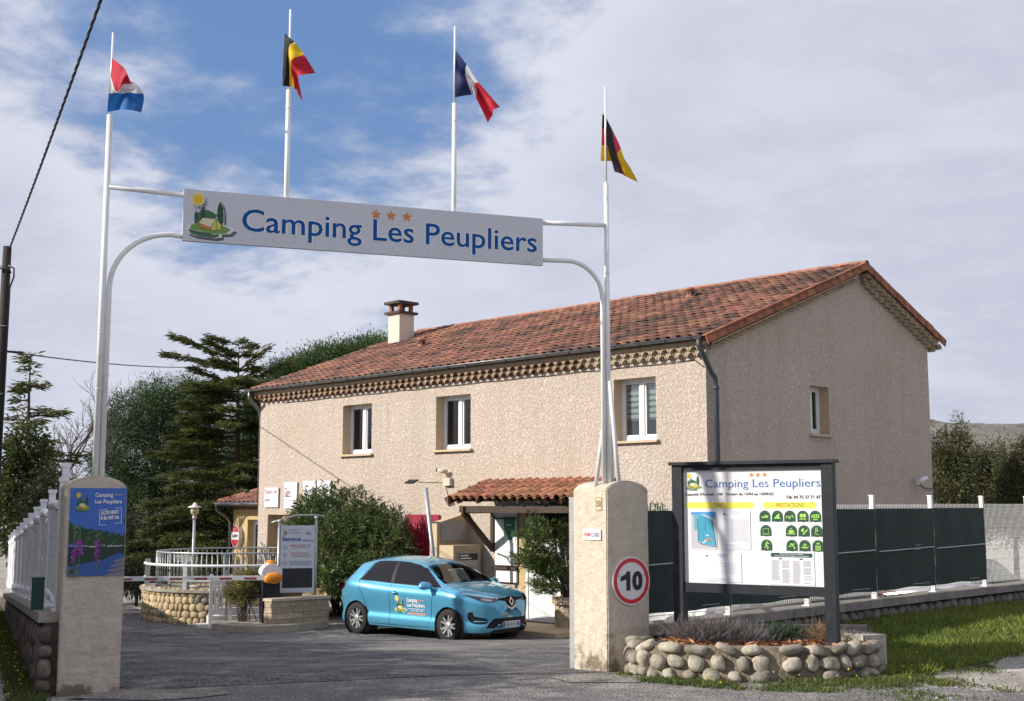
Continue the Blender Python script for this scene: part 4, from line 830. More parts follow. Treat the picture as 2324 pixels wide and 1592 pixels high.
for i in range(3): b.star((.81 + i * .05) * PW, .925 * PH, .010, yt, 1)
b.text('ACCÈS DIRECT', .55 * PW, .695 * PH, .33 * PW, .05 * PH, yt, 0, .06, rot=.06); b.text('à la rivière', .55 * PW, .635 * PH, .33 * PW, .052 * PH, yt, 0, .06, rot=.05)
b.line([(.66 * PW, .76 * PH), (.52 * PW, .745 * PH), (.535 * PW, .575 * PH), (.66 * PW, .582 * PH)], .005, yt, 0); b.line([(.80 * PW, .768 * PH), (.915 * PW, .775 * PH), (.925 * PW, .60 * PH), (.80 * PW, .595 * PH)], .005, yt, 0)
b.obj('lettering', [P_white, P_yellow], rp)
b = MB(); logo(b, .09 * PW, .72 * PH, .28 * PW, .235 * PH, yt + .004, LI, .0006, False); b.obj('emblem', LM, rp)
sp = thing('speed_sign', 'round red-rimmed white 10 speed sign on the right pillar', 'sign', MPR @ T3((.325, -.01, .93)))
b = MB(); b.prism([(.265 * cos(2 * pi * i / 48), .265 * sin(2 * pi * i / 48)) for i in range(48)], -.012, .012, 0); b.obj('disc', [P_white], sp)
MB().ring(0, 0, .205, .25, -.014, 0, 48).obj('rim_print', [P_red], sp)
b = MB(); b.flat([(-.075, -.105), (-.018, -.105), (-.018, .105), (-.068, .105), (-.085, .075), (-.155, .045), (-.155, -.005), (-.075, .02)], -.015, 0); b.text('0', .008, -.108, .15, .216, -.015, 0, .055); b.obj('digits', [P_black], sp)
b = MB()
for a in (.35, pi - .35, -pi / 2): b.disc(.19 * cos(a), .235 * sin(a) if a == -pi / 2 else .06, .008, -.0165, 0, 8)
b.obj('screw', [P_black], sp)
ML = MPR @ RZ(-pi / 2) @ T3((0, 0, 0))                          # inner face: x from back to front
hn = thing('house_number', "small cream enamel plate with the number 350 on the right pillar's lit side", 'sign', MPR @ T3((-.006, .13, 1.78)) @ RZ(-pi / 2))
MB().bb(-.055, .055, -.004, .004, -.075, .075).obj('plate', [mat('enamel', (.58, .50, .34), .3)], hn)
b = MB(); b.text('350', -.042, -.035, .084, .07, -.006, 0, .02)
for x0_, x1_, z0_, z1_ in ((-.05, .05, .066, .07), (-.05, .05, -.07, -.066), (-.05, -.047, -.066, .066), (.047, .05, -.066, .066)): b.rect(x0_, x1_, z0_, z1_, -.006, 0)
b.obj('digits', [mat('brown_print', (.20, .10, .04), .5)], hn)
cl_ = thing('closed_sign', "small white 'FERMÉ CLOSED' sign on the right pillar's lit side", 'sign', MPR @ T3((-.012, .25, 1.44)) @ RZ(-pi / 2))
MB().bb(-.16, .16, -.004, .004, -.06, .06).obj('plate', [P_white], cl_)
b = MB(); b.text('FERMÉ', -.145, -.024, .125, .055, -.006, 0, .01); b.text('CLOSED', -.012, -.024, .155, .044, -.006, 1, .01); b.obj('lettering', [P_red, mat('navy_print', (.02, .02, .12), .5)], cl_)
# ---- gate leaf seen end on
gl = thing('gate_leaf', 'open white metal gate leaf seen end-on beside the right pillar', 'gate', T3((.70, 14.75, 0)) @ RZ(radians(86)))
MB().bb(-.03, .03, -.035, .035, -.12, 1.86).obj('stile', [dirty_white], gl); MB().bb(2.0, 2.06, -.03, .03, -.2, 1.75).obj('stile', [dirty_white], gl)
for z in (0.02, .9, 1.72): MB().bb(.031, 1.999, -.02, .02, z, z + .05).obj('rail', [dirty_white], gl)
for i in range(14): MB().bb(.13 + i * .135, .15 + i * .135, -.01, .01, .07, 1.72).obj('bar', [dirty_white], gl)
rust = mat('rusty_iron', (.12, .045, .02), .85, var=.5, vscale=20)
for z in (.42, 1.2): MB().tube([(.0, -.04, z), (.0, -.09, z + .02), (-.01, -.13, z)], .016, 8).obj('hinge', [rust], gl)
# ================================================================== left fence on its low wall
def lf(b, off, z): p = LA + LD * b; n_ = Vector((-LD.y, LD.x)); return Vector((p.x + n_.x * off, p.y + n_.y * off, z))     # off>0: outside (left)
def lz(b): return .735 - .0543 * (LD.y * b)
stone_d = mat('dark_rubble', (.25, .19, .155), .95, col2=(.14, .11, .095), vscale=5, island=.4, bump=.9, bscale=18, bdist=.03)
mortar_d = mat('dark_mortar', (.085, .07, .058), .95, var=.4, vscale=9, bump=.7, bscale=30)
mortar_l = mat('pale_mortar', (.40, .345, .26), .95, var=.3, vscale=8, bump=.7, bscale=35, bdist=.02)
def stone_meshes(name, m, n=6, flat=1.0, res=3):
    out = []
    for k in range(n):
        bm = bmesh.new(); bmesh.ops.create_cube(bm, size=2); bmesh.ops.subdivide_edges(bm, edges=bm.edges[:], cuts=res - 1, use_grid_fill=True)
        for v in bm.verts:
            d = v.co.normalized(); e = (abs(d.x) ** 2.6 + abs(d.y) ** 2.6 + abs(d.z) ** 2.6) ** (-1 / 2.6)
            v.co = d * e * .5 * (1 + .22 * noise.noise(d * 1.1 + Vector((k * 7, 0, 0))) + .05 * noise.noise(d * 4 + Vector((k * 3, 5, 0))))
        me = bpy.data.meshes.new(name); bm.to_mesh(me); bm.free(); me.materials.append(m); me.polygons.foreach_set('use_smooth', [True] * len(me.polygons)); out.append(me)
    return out
lw = thing('low_wall', 'low dark rubble wall with a coping that carries the white fence, on the left', 'wall', (0, 0, 0))
b = MB(); B0, B1, n = -.45, 20.0, 24
for i in range(n):
    p, q = B0 + (B1 - B0) * i / n, B0 + (B1 - B0) * (i + 1) / n; P8 = []
    for bb_ in (p, q):
        for off in (-.14, .14): P8 += [lf(bb_, off, -1.2), lf(bb_, off, lz(bb_) - .09)]
    b.add(P8, [(0, 4, 5, 1), (2, 3, 7, 6), (1, 5, 7, 3)])
q_ = [lf(B0, -.14, -1.2), lf(B0, .14, -1.2), lf(B0, .14, lz(B0) - .09), lf(B0, -.14, lz(B0) - .09)]; b.add(q_, [(0, 1, 2, 3)]); b.obj('core', [mortar_d], lw)
for i in range(11):
    p, q = B0 + i * 1.85, B0 + (i + 1) * 1.85 - .008; V8 = []
    for bb_ in (p, q):
        for off in (-.19, .20): V8 += [lf(bb_, off, lz(bb_) - .09), lf(bb_, off, lz(bb_))]
    MB().add(V8, [(0, 4, 5, 1), (2, 3, 7, 6), (1, 5, 7, 3), (0, 2, 6, 4), (0, 1, 3, 2), (4, 6, 7, 5)]).obj('coping_stone', [concrete], lw)
sm_ = stone_meshes('rubble_stone', stone_d); bb_ = -.46
while bb_ < 13:
    z = lz(bb_) - .13; w = random.uniform(.12, .24)
    while z > -.05 - .054 * bb_:
        h = random.uniform(.10, .30)
        if random.random() < .95: link('rubble_stone', random.choice(sm_), lw, T3(lf(bb_ + random.uniform(-.02, .02), .13, z - h / 2)) @ RZ(atan2(LD.y, LD.x)) @ RY(random.uniform(-.3, .3)) @ Matrix.Diagonal((w * 1.0, .13, h * 1.02, 1)))
        z -= h
    bb_ += w * .95
wf = thing('white_fence', 'white fence of plank panels between stepped posts on the low rubble wall at left', 'fence', (0, 0, 0))
pm = MB(); pm.bb(-.035, .035, -.075, .045, 0, 1.26).bb(-.035, .035, .0451, .10, 0, 1.17).bb(-.045, .045, -.085, .055, 1.2601, 1.30).bb(-.06, .06, -.10, .11, -.002, .02); pme = pm.mesh('post', [pvc])
RL = atan2(LD.y, LD.x)
for i in range(11): link('post', pme, wf, T3(lf(i * 1.922, 0, lz(i * 1.922))) @ RZ(RL - pi / 2))
link('post', pme, wf, T3(lf(.22, -.03, lz(0) + .15)) @ RZ(RL - pi / 2))
def panel(i):
    a, c = i * 1.922 + .06, (i + 1) * 1.922 - .06; z = lz((a + c) / 2); Rm_ = T3(lf((a + c) / 2, 0, z)) @ RZ(RL); w = (c - a) / 2
    for k in range(9): link('plank', plank, wf, Rm_ @ T3((0, 0, .17 + k * .095)))
    link('rounded_rail', rrail, wf, Rm_ @ T3((0, 0, 1.08))); link('rounded_rail', rrail, wf, Rm_ @ T3((0, 0, .12)))
W_ = (1.922 - .12) / 2
plank = MB().prism([(-W_, 0), (W_, 0), (W_, .088), (-W_, .088)], -.018, .018).mesh('plank', [pvc])
rrail = MB().tube([(-W_, 0, 0), (W_, 0, 0)], .052, 12).mesh('rounded_rail', [pvc])
for i in range(10): panel(i)
gb = MB().bb(-.055, .055, -.06, .06, 0, .30).bb(-.06, .06, -.065, .065, .30, .33); tag(gb.obj('meter_box', [mat('green_paint', (.008, .06, .045), .5)], None, T3(lf(.75, .16, lz(.75))) @ RZ(RL)), 'dark green box standing on the coping against the white fence', 'box')
# ================================================================== blue car
def interp(K, x):
    K = sorted(K)
    if x <= K[0][0]: return K[0][1]
    for i in range(len(K) - 1):
        (a, p), (b, q) = K[i], K[i + 1]
        if x <= b:
            m0 = (q - K[i - 1][1]) / (b - K[i - 1][0]) if i else (q - p) / (b - a); m1 = (K[i + 2][1] - p) / (K[i + 2][0] - a) if i + 2 < len(K) else (q - p) / (b - a)
            h = b - a; t = (x - a) / h; s = (q - p) / h
            if m0 * s <= 0: m0 = 0
            if m1 * s <= 0: m1 = 0
            m0 = max(-3 * abs(s), min(3 * abs(s), m0)); m1 = max(-3 * abs(s), min(3 * abs(s), m1))
            return (2 * t ** 3 - 3 * t * t + 1) * p + (t ** 3 - 2 * t * t + t) * h * m0 + (-2 * t ** 3 + 3 * t * t) * q + (t ** 3 - t * t) * h * m1
    return K[-1][1]
ZT = [(2.133, .66), (2.12, .78), (2.07, .875), (1.95, .945), (1.6, 1.03), (1.3, 1.075), (1.10, 1.10), (.45, 1.445), (.2, 1.515), (-.2, 1.555), (-.6, 1.562), (-1.0, 1.54), (-1.3, 1.495), (-1.46, 1.462), (-1.50, 1.43), (-1.66, 1.25), (-1.80, 1.06), (-1.87, .99), (-1.93, .88), (-1.954, .66)]
ZB = [(2.133, .60), (2.1, .74), (2.0, .845), (1.8, .905), (1.5, .965), (1.2, 1.005), (.9, 1.012), (0, 1.03), (-.8, 1.065), (-1.2, 1.10), (-1.5, 1.12), (-1.7, 1.06), (-1.86, .95), (-1.954, .60)]
WM = [(2.133, .26), (2.12, .36), (2.07, .50), (1.95, .66), (1.75, .79), (1.55, .855), (1.42, .876), (1.294, .888), (.9, .878), (.4, .868), (-.2, .868), (-.8, .878), (-1.294, .892), (-1.55, .872), (-1.75, .82), (-1.88, .74), (-1.954, .62)]
WR = [(2.133, .18), (2.07, .36), (1.8, .56), (1.3, .66), (1.10, .69), (.45, .615), (-.2, .59), (-1.0, .575), (-1.46, .555), (-1.66, .60), (-1.80, .66), (-1.87, .64), (-1.954, .50)]
ARCH = .352; WX = 1.294; WZ = .315
def carsec(X):
    zt, zb, wm, wr = interp(ZT, X), interp(ZB, X), interp(WM, X), interp(WR, X)
    zl = interp([(-1.954, .36), (-1.85, .27), (-1.7, .21), (1.8, .20), (2.05, .22), (2.133, .34)], X)
    for w in (WX, -WX):
        d = abs(X - w)
        if d < ARCH: zl = max(zl, WZ + sqrt(ARCH ** 2 - d * d))
    zl = min(zl, zb - .06); P = []
    prof = [(0, -.055), (.10, -.018), (.20, -.014), (.32, -.042), (.48, -.026), (.64, -.004), (.76, 0), (.85, -.006), (.92, -.032), (1.0, -.085)]
    wbelt = wm + prof[-1][1]
    for i in range(19):
        z = zl + (zb - zl) * i / 18; f = (z - .2) / max(.1, zb - .2); P.append((wm + interp(prof, max(0, min(1, f))), z))
    zr = zt - (.085 if X < .5 else lerp(.085, .045, min(1, (X - .5) / .6)))
    if X > 1.0: zr = max(zr, zb + .3 * (zt - zb))
    wr = min(wr, wbelt - .02)
    for i in range(1, 9):
        t = i / 8; P.append((lerp(wbelt, wr, t) + .022 * sin(pi * t) * (1 if X < .9 else .3), lerp(zb, zr, t)))
    for i in range(1, 7):
        t = i / 6; P.append((wr * (1 - t), zr + (zt - zr) * sin(pi / 2 * t) ** (.85)))
    return P
def lerpP(a, b, t): return (a[0] + (b[0] - a[0]) * t, a[1] + (b[1] - a[1]) * t)
XS = sorted({round(-1.954 + i * .0292, 4) for i in range(141)} | {w + s * (ARCH + e) for w in (WX, -WX) for s in (1, -1) for e in (.001, -.0005, -.006)} | {2.133, 2.128, 2.1, -1.95})
SEC = [carsec(x) for x in XS]; NP = len(SEC[0])
BV = []; BF = []
for sgn in (-1, 1):
    o = len(BV); BV += [(x, sgn * y, z) for x, P in zip(XS, SEC) for y, z in P]
    for i in range(len(XS) - 1):
        for j in range(NP - 1):
            q = (o + i * NP + j, o + (i + 1) * NP + j, o + (i + 1) * NP + j + 1, o + i * NP + j + 1); BF.append(q if sgn < 0 else q[::-1])
nh = len(BV) // 2
for i in (0, len(XS) - 1):
    r = [i * NP + j for j in range(NP)]; l = [nh + i * NP + j for j in range(NP - 1)]; lo = r + l[::-1]; BF.append(tuple(lo) if i else tuple(lo[::-1]))
BVH = BVHTree.FromPolygons([Vector(v) for v in BV], BF)
def hit_side(x, z, s=-1): 
    h = BVH.ray_cast(Vector((x, s * 3, z)), Vector((0, -s, 0)))
    return (h[0], h[1] if h[1].y * s > 0 else -h[1]) if h[0] else (Vector((x, s * .8, z)), Vector((0, s, 0)))
def hit_front(y, z, s=1):
    h = BVH.ray_cast(Vector((s * 5, y, z)), Vector((-s, 0, 0)))
    return (h[0], h[1] if h[1].x * s > 0 else -h[1]) if h[0] else (Vector((s * 2, y, z)), Vector((s, 0, 0)))
def inpoly(p, L_):
    c = False; n = len(L_)
    for i in range(n):
        (x1, y1), (x2, y2) = L_[i], L_[(i + 1) % n]
        if (y1 > p[1]) != (y2 > p[1]) and p[0] < (x2 - x1) * (p[1] - y1) / (y2 - y1) + x1: c = not c
    return c
def smooth(L_, k=5):
    n = len(L_); P = [np.array(p) for p in L_]; out = []
    for i in range(n):
        p0, p1, p2, p3 = P[i - 1], P[i], P[(i + 1) % n], P[(i + 2) % n]
        for j in range(k):
            f = j / k; out.append(tuple(.5 * ((2 * p1) + (-p0 + p2) * f + (2 * p0 - 5 * p1 + 4 * p2 - p3) * f * f + (-p0 + 3 * p1 - 3 * p2 + p3) * f ** 3)))
    return out
def dense(L_, d=.05):
    out = []
    for (a, b), (c, e) in zip(L_, L_[1:] + L_[:1]):
        n = max(1, int(hypot(c - a, e - b) / d)); out += [(a + (c - a) * i / n, b + (e - b) * i / n) for i in range(n)]
    return out
def skin(b, poly, fn, off, m=0, d=.05, sm=True):
    "patch of the body surface inside an outline, lifted off by a few millimetres"
    P = dense(poly, d); n = len(P); pts = [Vector(p) for p in P]
    x0, x1 = min(p[0] for p in P), max(p[0] for p in P); z0, z1 = min(p[1] for p in P), max(p[1] for p in P); x = x0 + d / 2
    while x < x1:
        z = z0 + d / 2
        while z < z1:
            if inpoly((x, z), P) and min((x - p[0]) ** 2 + (z - p[1]) ** 2 for p in P) > (d * .4) ** 2: pts.append(Vector((x, z)))
            z += d
        x += d
    r = geometry.delaunay_2d_cdt(pts, [], [list(range(n))], 1, 1e-5); H = [fn(v.x, v.y) for v in r[0]]
    V = [h[0] + h[1] * off for h in H]; F = []
    for f in r[2]:
        nn = (V[f[1]] - V[f[0]]).cross(V[f[2]] - V[f[0]]); F.append(tuple(f) if nn.dot(H[f[0]][1]) > 0 else tuple(f[::-1]))
    b.add(V, F, m, sm); return b
def shrink(L_, d):
    cx = sum(p[0] for p in L_) / len(L_); cz = sum(p[1] for p in L_) / len(L_); out = []
    n = len(L_)
    for i in range(n):
        a, b, c = np.array(L_[i - 1]), np.array(L_[i]), np.array(L_[(i + 1) % n]); e1 = (b - a) / (np.linalg.norm(b - a) + 1e-9); e2 = (c - b) / (np.linalg.norm(c - b) + 1e-9)
        nn = np.array([-(e1 + e2)[1], (e1 + e2)[0]]); nn = nn / (np.linalg.norm(nn) + 1e-9)
        if np.dot(nn, np.array([cx, cz]) - b) < 0: nn = -nn
        out.append(tuple(b + nn * d))
    return out
WF = [(1.02, 1.02), (.92, 1.06), (.52, 1.318), (.30, 1.395), (.0, 1.44), (-.28, 1.455), (-.28, 1.05), (.3, 1.035)]
WRr = [(-.37, 1.055), (-.37, 1.456), (-.66, 1.453), (-.88, 1.44), (-.97, 1.40), (-1.16, 1.13), (-1.19, 1.095), (-.9, 1.08)]
DLO = [(1.05, 1.01), (.92, 1.078), (.52, 1.334), (.30, 1.411), (0, 1.456), (-.3, 1.47), (-.66, 1.468), (-.90, 1.455), (-1.0, 1.41), (-1.20, 1.13), (-1.25, 1.08), (-.9, 1.062), (-.3, 1.035), (.4, 1.015)]
WS = [(-.70, 1.075), (-.35, 1.09), (0, 1.095), (.35, 1.09), (.70, 1.075), (.66, 1.16), (.555, 1.385), (.30, 1.425), (0, 1.437), (-.30, 1.425), (-.555, 1.385), (-.66, 1.16)]
RW = [(-.56, 1.10), (.56, 1.10), (.48, 1.36), (-.48, 1.36)]
def car_paint(c): return mat('car_paint', c, .28, metal=.5, coat=1.0, var=.04, vscale=2)
tyre_m = mat('tyre_rubber', (.013, .0125, .012), .85, var=.3, vscale=9); alloy = mat('alloy', (.62, .62, .63), .3, metal=.8); rimdark = mat('rim_black', (.02, .02, .022), .4)
carglass = mat('tinted_glass', (.008, .009, .011), .05, spec=.45); screen = glass('windscreen', (.62, .67, .66), .03); lampg = glass('lamp_glass', (.7, .72, .74), .10)
trim = mat('black_trim', (.012, .012, .014), .55, spec=.2); cab = mat('cabin_grey', (.035, .035, .038), .8); chrome = mat('chrome', (.75, .75, .76), .12, metal=1.0)
tl_red = mat('tail_lamp_red', (.07, .006, .008), .2, coat=1)
tb_ = MB(); tb_.lathe([(.205, -.085), (.225, -.10), (.285, -.10), (.308, -.085), (.316, -.05), (.317, 0), (.316, .05), (.308, .085), (.285, .10), (.2, .10)], 40, 0, RX(pi / 2)); tyre_me = tb_.mesh('tyre', [tyre_m])
rm_ = MB(); rm_.lathe([(.212, -.07), (.222, -.098), (.212, -.094), (.203, -.06), (.195, .05)], 40, 0, RX(-pi / 2)); rm_.lathe([(.20, -.02), (.001, -.02)], 40, 1, RX(-pi / 2))
for k in range(10):
    a = 2 * pi * (k // 2) / 5 + (.24 if k % 2 else -.24); w0, w1 = .022, .017
    Mk = RX(pi / 2) @ RZ(a)
    a0 = (.24 if k % 2 else -.24) * -.6
    P4 = [(.045, -w0), (.045, w0), (.207, w1), (.207, -w1)]; o_ = [(x, y, z) for z in (.055, .085) for x, y in P4]
    rm_.add([(x * cos(a0 * (.2 - x) * 0) , y, z if x < .1 else z + .01) for x, y, z in o_], [(0, 1, 2, 3), (7, 6, 5, 4), (0, 4, 5, 1), (1, 5, 6, 2), (2, 6, 7, 3), (3, 7, 4, 0)], 0, False, Mk)
rm_.lathe([(.065, .05), (.065, .09), (.045, .098), (.0, .098)], 20, 0, RX(pi / 2)); rim_me = rm_.mesh('rim', [alloy, rimdark])
def make_car(M, paint, label, full=True):
    c = thing('parked_car', label, 'car', M)
    keep = []
    for f in BF:
        cen = sum((Vector(BV[i]) for i in f), Vector()) / len(f)
        if len(f) == 4:
            if cen.x > .3 and inpoly((cen.y, cen.z), shrink(WS, .035)): continue
        keep.append(f)
    b = MB(); b.add(BV, keep, 0, True); bo = b.obj('body', [paint], c)
    u = MB(); u.bb(-1.85, 1.95, -.58, .58, .17, .5); u.bb(-.90, .90, -.80, .80, .19, .5)
    for w in (WX, -WX):
        for s in (-1, 1): u.lathe([(ARCH + .01, s * .55), (ARCH + .012, s * .86)], 28, 0, T3((w, 0, WZ)) @ RX(pi / 2)).add([(w + ARCH * cos(2 * pi * i / 20), s * .57, WZ + ARCH * sin(2 * pi * i / 20)) for i in range(20)], [tuple(range(20))])
    u.obj('underbody', [cab], c)
    for s in (-1, 1):
        fn = lambda x, z, s=s: hit_side(x, z, s)
        b = MB(); ring = dense(DLO, .04); tr = MB()
        # black surround: outline minus panes
        pts = [Vector(p) for p in ring]; n0 = len(pts); loops = [list(range(n0))]; gx_ = [(-1.5 + .05 * i, 1.02 + .045 * j) for i in range(52) for j in range(11)]
        for Wn in (WF, WRr):
            L2 = dense(shrink(Wn, .0), .05); loops.append(list(range(len(pts), len(pts) + len(L2)))); pts += [Vector(p) for p in L2]
        pts += [Vector(q) for q in gx_ if inpoly(q, DLO) and not inpoly(q, WF) and not inpoly(q, WRr) and min((q[0] - p.x) ** 2 + (q[1] - p.y) ** 2 for p in pts) > .0003]
        r = geometry.delaunay_2d_cdt(pts, [], loops, 1, 1e-5); H = [fn(v.x, v.y) for v in r[0]]; V = [h[0] + h[1] * .006 for h in H]; F = []
        for f in r[2]:
            cc = sum((r[0][i] for i in f), Vector((0, 0))) / len(f)
            if inpoly((cc.x, cc.y), WF) or inpoly((cc.x, cc.y), WRr): continue
            nn = (V[f[1]] - V[f[0]]).cross(V[f[2]] - V[f[0]]); F.append(tuple(f) if nn.dot(H[f[0]][1]) > 0 else tuple(f[::-1]))
        tr.add(V, F, 0, True); tr.obj('window_surround', [trim], c)
        for Wn in (WF, WRr): skin(MB(), Wn, fn, .009, 0, .04).obj('side_window', [carglass], c)
    fnf = lambda y, z: hit_front(y, z, 1); fnb = lambda y, z: hit_front(y, z, -1)
    skin(MB(), WS, fnf, .004, 0, .07).obj('windscreen', [screen], c); skin(MB(), RW, fnb, .004, 0, .08).obj('rear_window', [carglass], c)
    for x, s in ((WX, -1), (WX, 1), (-WX, -1), (-WX, 1)):
        Mw = T3((x, s * .765, WZ)) @ (RZ(pi) if s > 0 else Matrix()); wo_ = link('wheel', tyre_me, c, Mw); link('rim', rim_me, wo_)
    for s in (-1, 1):
        skin(MB(), smooth([(s * .50, .98), (s * .62, .96), (s * .74, .84), (s * .72, .74), (s * .60, .80), (s * .48, .90)]), fnb, .006, 0, .05).obj('tail_light', [tl_red], c)
        skin(MB(), smooth([(-1.93, .97), (-1.80, 1.0), (-1.66, .985), (-1.70, .91), (-1.86, .86), (-1.945, .86)], 3), lambda x, z, s=s: hit_side(x, z, s), .006, 0, .03).obj('tail_light', [tl_red], c)
    if not full:
        MB().box((-1.985, 0, .62), (.02, .5, .11)).obj('number_plate', [P_white], c); return c
    fn = lambda x, z: hit_side(x, z, -1)
    for s in (-1, 1):                                            # lamps, intakes, mirrors
        hl = [(.33, .785), (.43, .76), (.56, .765), (.68, .80), (.765, .87), (.79, .915), (.70, .89), (.55, .86), (.33, .83)]
        h = skin(MB(), [(s * y, z) for y, z in hl], fnf, .004, 0, .04).obj('headlight', [trim], c)
        skin(MB(), [(s * y, z) for y, z in ((.45, .785), (.56, .785), (.64, .81), (.63, .84), (.55, .835), (.45, .81))], fnf, .007, 0, .03).obj('reflector', [chrome], h)
        skin(MB(), [(s * y, z) for y, z in hl], fnf, .010, 0, .05).obj('lens', [lampg], h)
        skin(MB(), [(s * y, z) for y, z in ((.33, .822), (.55, .85), (.70, .88), (.79, .905), (.79, .92), (.70, .895), (.55, .865), (.33, .838))], fnf, .011, 0, .04).obj('light_strip', [chrome], h)
        fi = skin(MB(), smooth([(s * y, z) for y, z in ((.55, .385), (.68, .365), (.75, .41), (.775, .57), (.735, .585), (.71, .51), (.56, .465))], 3), fnf, .004, 0, .04).obj('side_intake', [trim], c)
        skin(MB(), [(s * y, z) for y, z in ((.56, .41), (.71, .405), (.71, .425), (.56, .43))], fnf, .012, 0, .04).obj('blade', [paint], fi)
        mi = MB(); me_ = stone_meshes('door_mirror', paint, 1)[0]
        mo = link('door_mirror', me_, c, T3((.80, s * .985, 1.045)) @ RZ(s * .25) @ Matrix.Diagonal((.15, .27, .155, 1))); MB().tube([(.82, s * .84, 1.0), (.80, s * .92, 1.01)], .035, 8).obj('mirror_foot', [trim], c)
    gr = skin(MB(), [(-.33, .80), (-.15, .775), (-.10, .70), (0, .645), (.10, .70), (.15, .775), (.33, .80), (.33, .83), (.12, .845), (0, .87), (-.12, .845), (-.33, .83)], fnf, .004, 0, .04).obj('grille', [trim], c)
    b = MB(); sk = lambda L_, off: skin(b, L_, fnf, off, 0, .03)
    for L_ in ([(0, 0.850), (-.062, 0.765), (-.04, 0.765), (0, 0.820)], [(0, 0.850), (.062, 0.765), (.04, 0.765), (0, 0.820)], [(0, 0.680), (-.062, 0.765), (-.04, 0.765), (0, 0.710)], [(0, 0.680), (.062, 0.765), (.04, 0.765), (0, 0.710)]): sk(L_, .02)
    b.obj('emblem', [chrome], gr)
    b = MB(); sk([(-.125, .725), (-.095, .665), (0, .615), (.095, .665), (.125, .725), (.10, .69), (0, .64), (-.10, .69)], .012); b.obj('chrome_chevron', [chrome], gr)
    li = skin(MB(), [(-.58, .29), (.58, .29), (.54, .35), (.43, .47), (-.43, .47), (-.54, .35)], fnf, .004, 0, .05).obj('lower_intake', [trim], c)
    b = MB()
    for i in range(15):
        for j in range(4):
            y, z = -.56 + i * .08 + .04 * (j % 2), .315 + j * .042
            if inpoly((y, z), [(-.54, .30), (.54, .30), (.42, .46), (-.42, .46)]): skin(b, [(y - .012, z), (y, z - .012), (y + .012, z), (y, z + .012)], fnf, .007, 0, .05)
    b.obj('mesh_dots', [mat('intake_mesh', (.07, .07, .075), .4, metal=.4)], li)
    skin(MB(), [(-.56, .245), (.56, .245), (.58, .28), (-.58, .28)], fnf, .006, 0, .05).obj('lower_lip', [paint], c)
    Mp = frame((2.155, -.26, .295), (0, 1, 0)); pl = MB(); pl.bb(0, .52, -.006, .01, 0, .11, 0, Mp); pl.rect(0, .045, 0, .11, -.0075, 1, Mp); pl.rect(.475, .52, 0, .11, -.0075, 1, Mp); npl = pl.obj('number_plate', [P_white, P_blue], c)
    pl = MB(); pl.text('GD-511-SB', .06, .02, .40, .07, -.009, 0, .02, Mp); pl.obj('lettering', [P_black], npl)
    b = MB()
    def seam(L_, w=.009):
        D = []
        for (a, z), (a2, z2) in zip(L_, L_[1:]):
            n = max(1, int(hypot(a2 - a, z2 - z) / .05)); D += [(a + (a2 - a) * i / n, z + (z2 - z) * i / n) for i in range(n)]
        D.append(L_[-1]); V = []
        for i, (a, z) in enumerate(D):
            p, q = D[max(i - 1, 0)], D[min(i + 1, len(D) - 1)]; l = hypot(q[0] - p[0], q[1] - p[1]); nx_, nz_ = -(q[1] - p[1]) / l * w / 2, (q[0] - p[0]) / l * w / 2
            for sg in (-1, 1): h = fn(a + sg * nx_, z + sg * nz_); V.append(h[0] + h[1] * .0025)
        b.add(V, [(2 * i, 2 * i + 1, 2 * i + 3, 2 * i + 2) for i in range(len(D) - 1)], 0, True)
    seam([(.99, 1.0), (.90, .88), (.86, .70), (.82, .40), (.77, .26)]); seam([(-.325, 1.04), (-.33, .6), (-.33, .245)]); seam([(.77, .26), (.2, .245), (-.33, .245), (-.86, .25), (-.95, .30), (-1.0, .55), (-1.06, .72), (-1.18, .92), (-1.24, 1.08), (-1.12, 1.32), (-.98, 1.46)])
    seam([(1.05, .985), (1.3, .93), (1.55, .86), (1.68, .80)], .007)
    b.obj('panel_seam', [trim], c)
    hd = MB(); p, n_ = fn(-.17, .865); hd.tube([p + Vector((-.10, -.005, .01)), p + Vector((-.05, -.035, .01)), p + Vector((.05, -.035, .0)), p + Vector((.10, -.005, -.005))], [.01, .016, .016, .01], 8); hd.obj('door_handle', [paint], c)
    skin(MB(), smooth([(-.24, .86), (-.17, .90), (-.10, .865), (-.17, .83)], 4), fn, .002, 0, .03).obj('handle_recess', [trim], c)
    # lettering and emblem on the door
    def mapped(mb, mats, name):
        V = []
        for x, y, z in mb.v: h = fn(x, z); V.append(h[0] + h[1] * (.004 - y))
        mb.v = [tuple(v) for v in V]; return mb.obj(name, mats, c)
    b = MB(); b.text('Camping', .17, .685, .30, .10, 0, 0, .03); b.text('Les Peupliers', .17, .595, .50, .095, 0, 0, .03); b.rect(.18, .66, .577, .585, 0, 0); b.text('04 75 37 71 47', .27, .53, .34, .032, 0, 0, .03)
    for i in range(3): b.star(.515 + i * .06, .745, .024, 0, 1)
    for z in (.475, .497): b.line([(.17 + i * .05, z) for i in range(11)], .013, 0, 1)
    mapped(b, [P_white, mat('print_salmon', (.75, .26, .12), .5)], 'lettering')
    b = MB(); logo(b, -.16, .475, .30, .34, 0, LI, .0008); mapped(b, LM, 'emblem_print')
    # cabin
    it = MB(); it.bb(-1.6, 1.0, -.70, .70, .45, .62); it.add([(1.15, -.74, .98), (1.15, .74, .98), (.62, .74, 1.0), (.62, -.74, 1.0), (.62, -.74, .7), (.62, .74, .7)], [(3, 2, 1, 0), (0, 1, 2, 3), (3, 2, 5, 4), (4, 5, 2, 3)])
    it.bb(-1.75, -1.1, -.66, .66, .6, 1.0); it.obj('cabin', [cab], c)
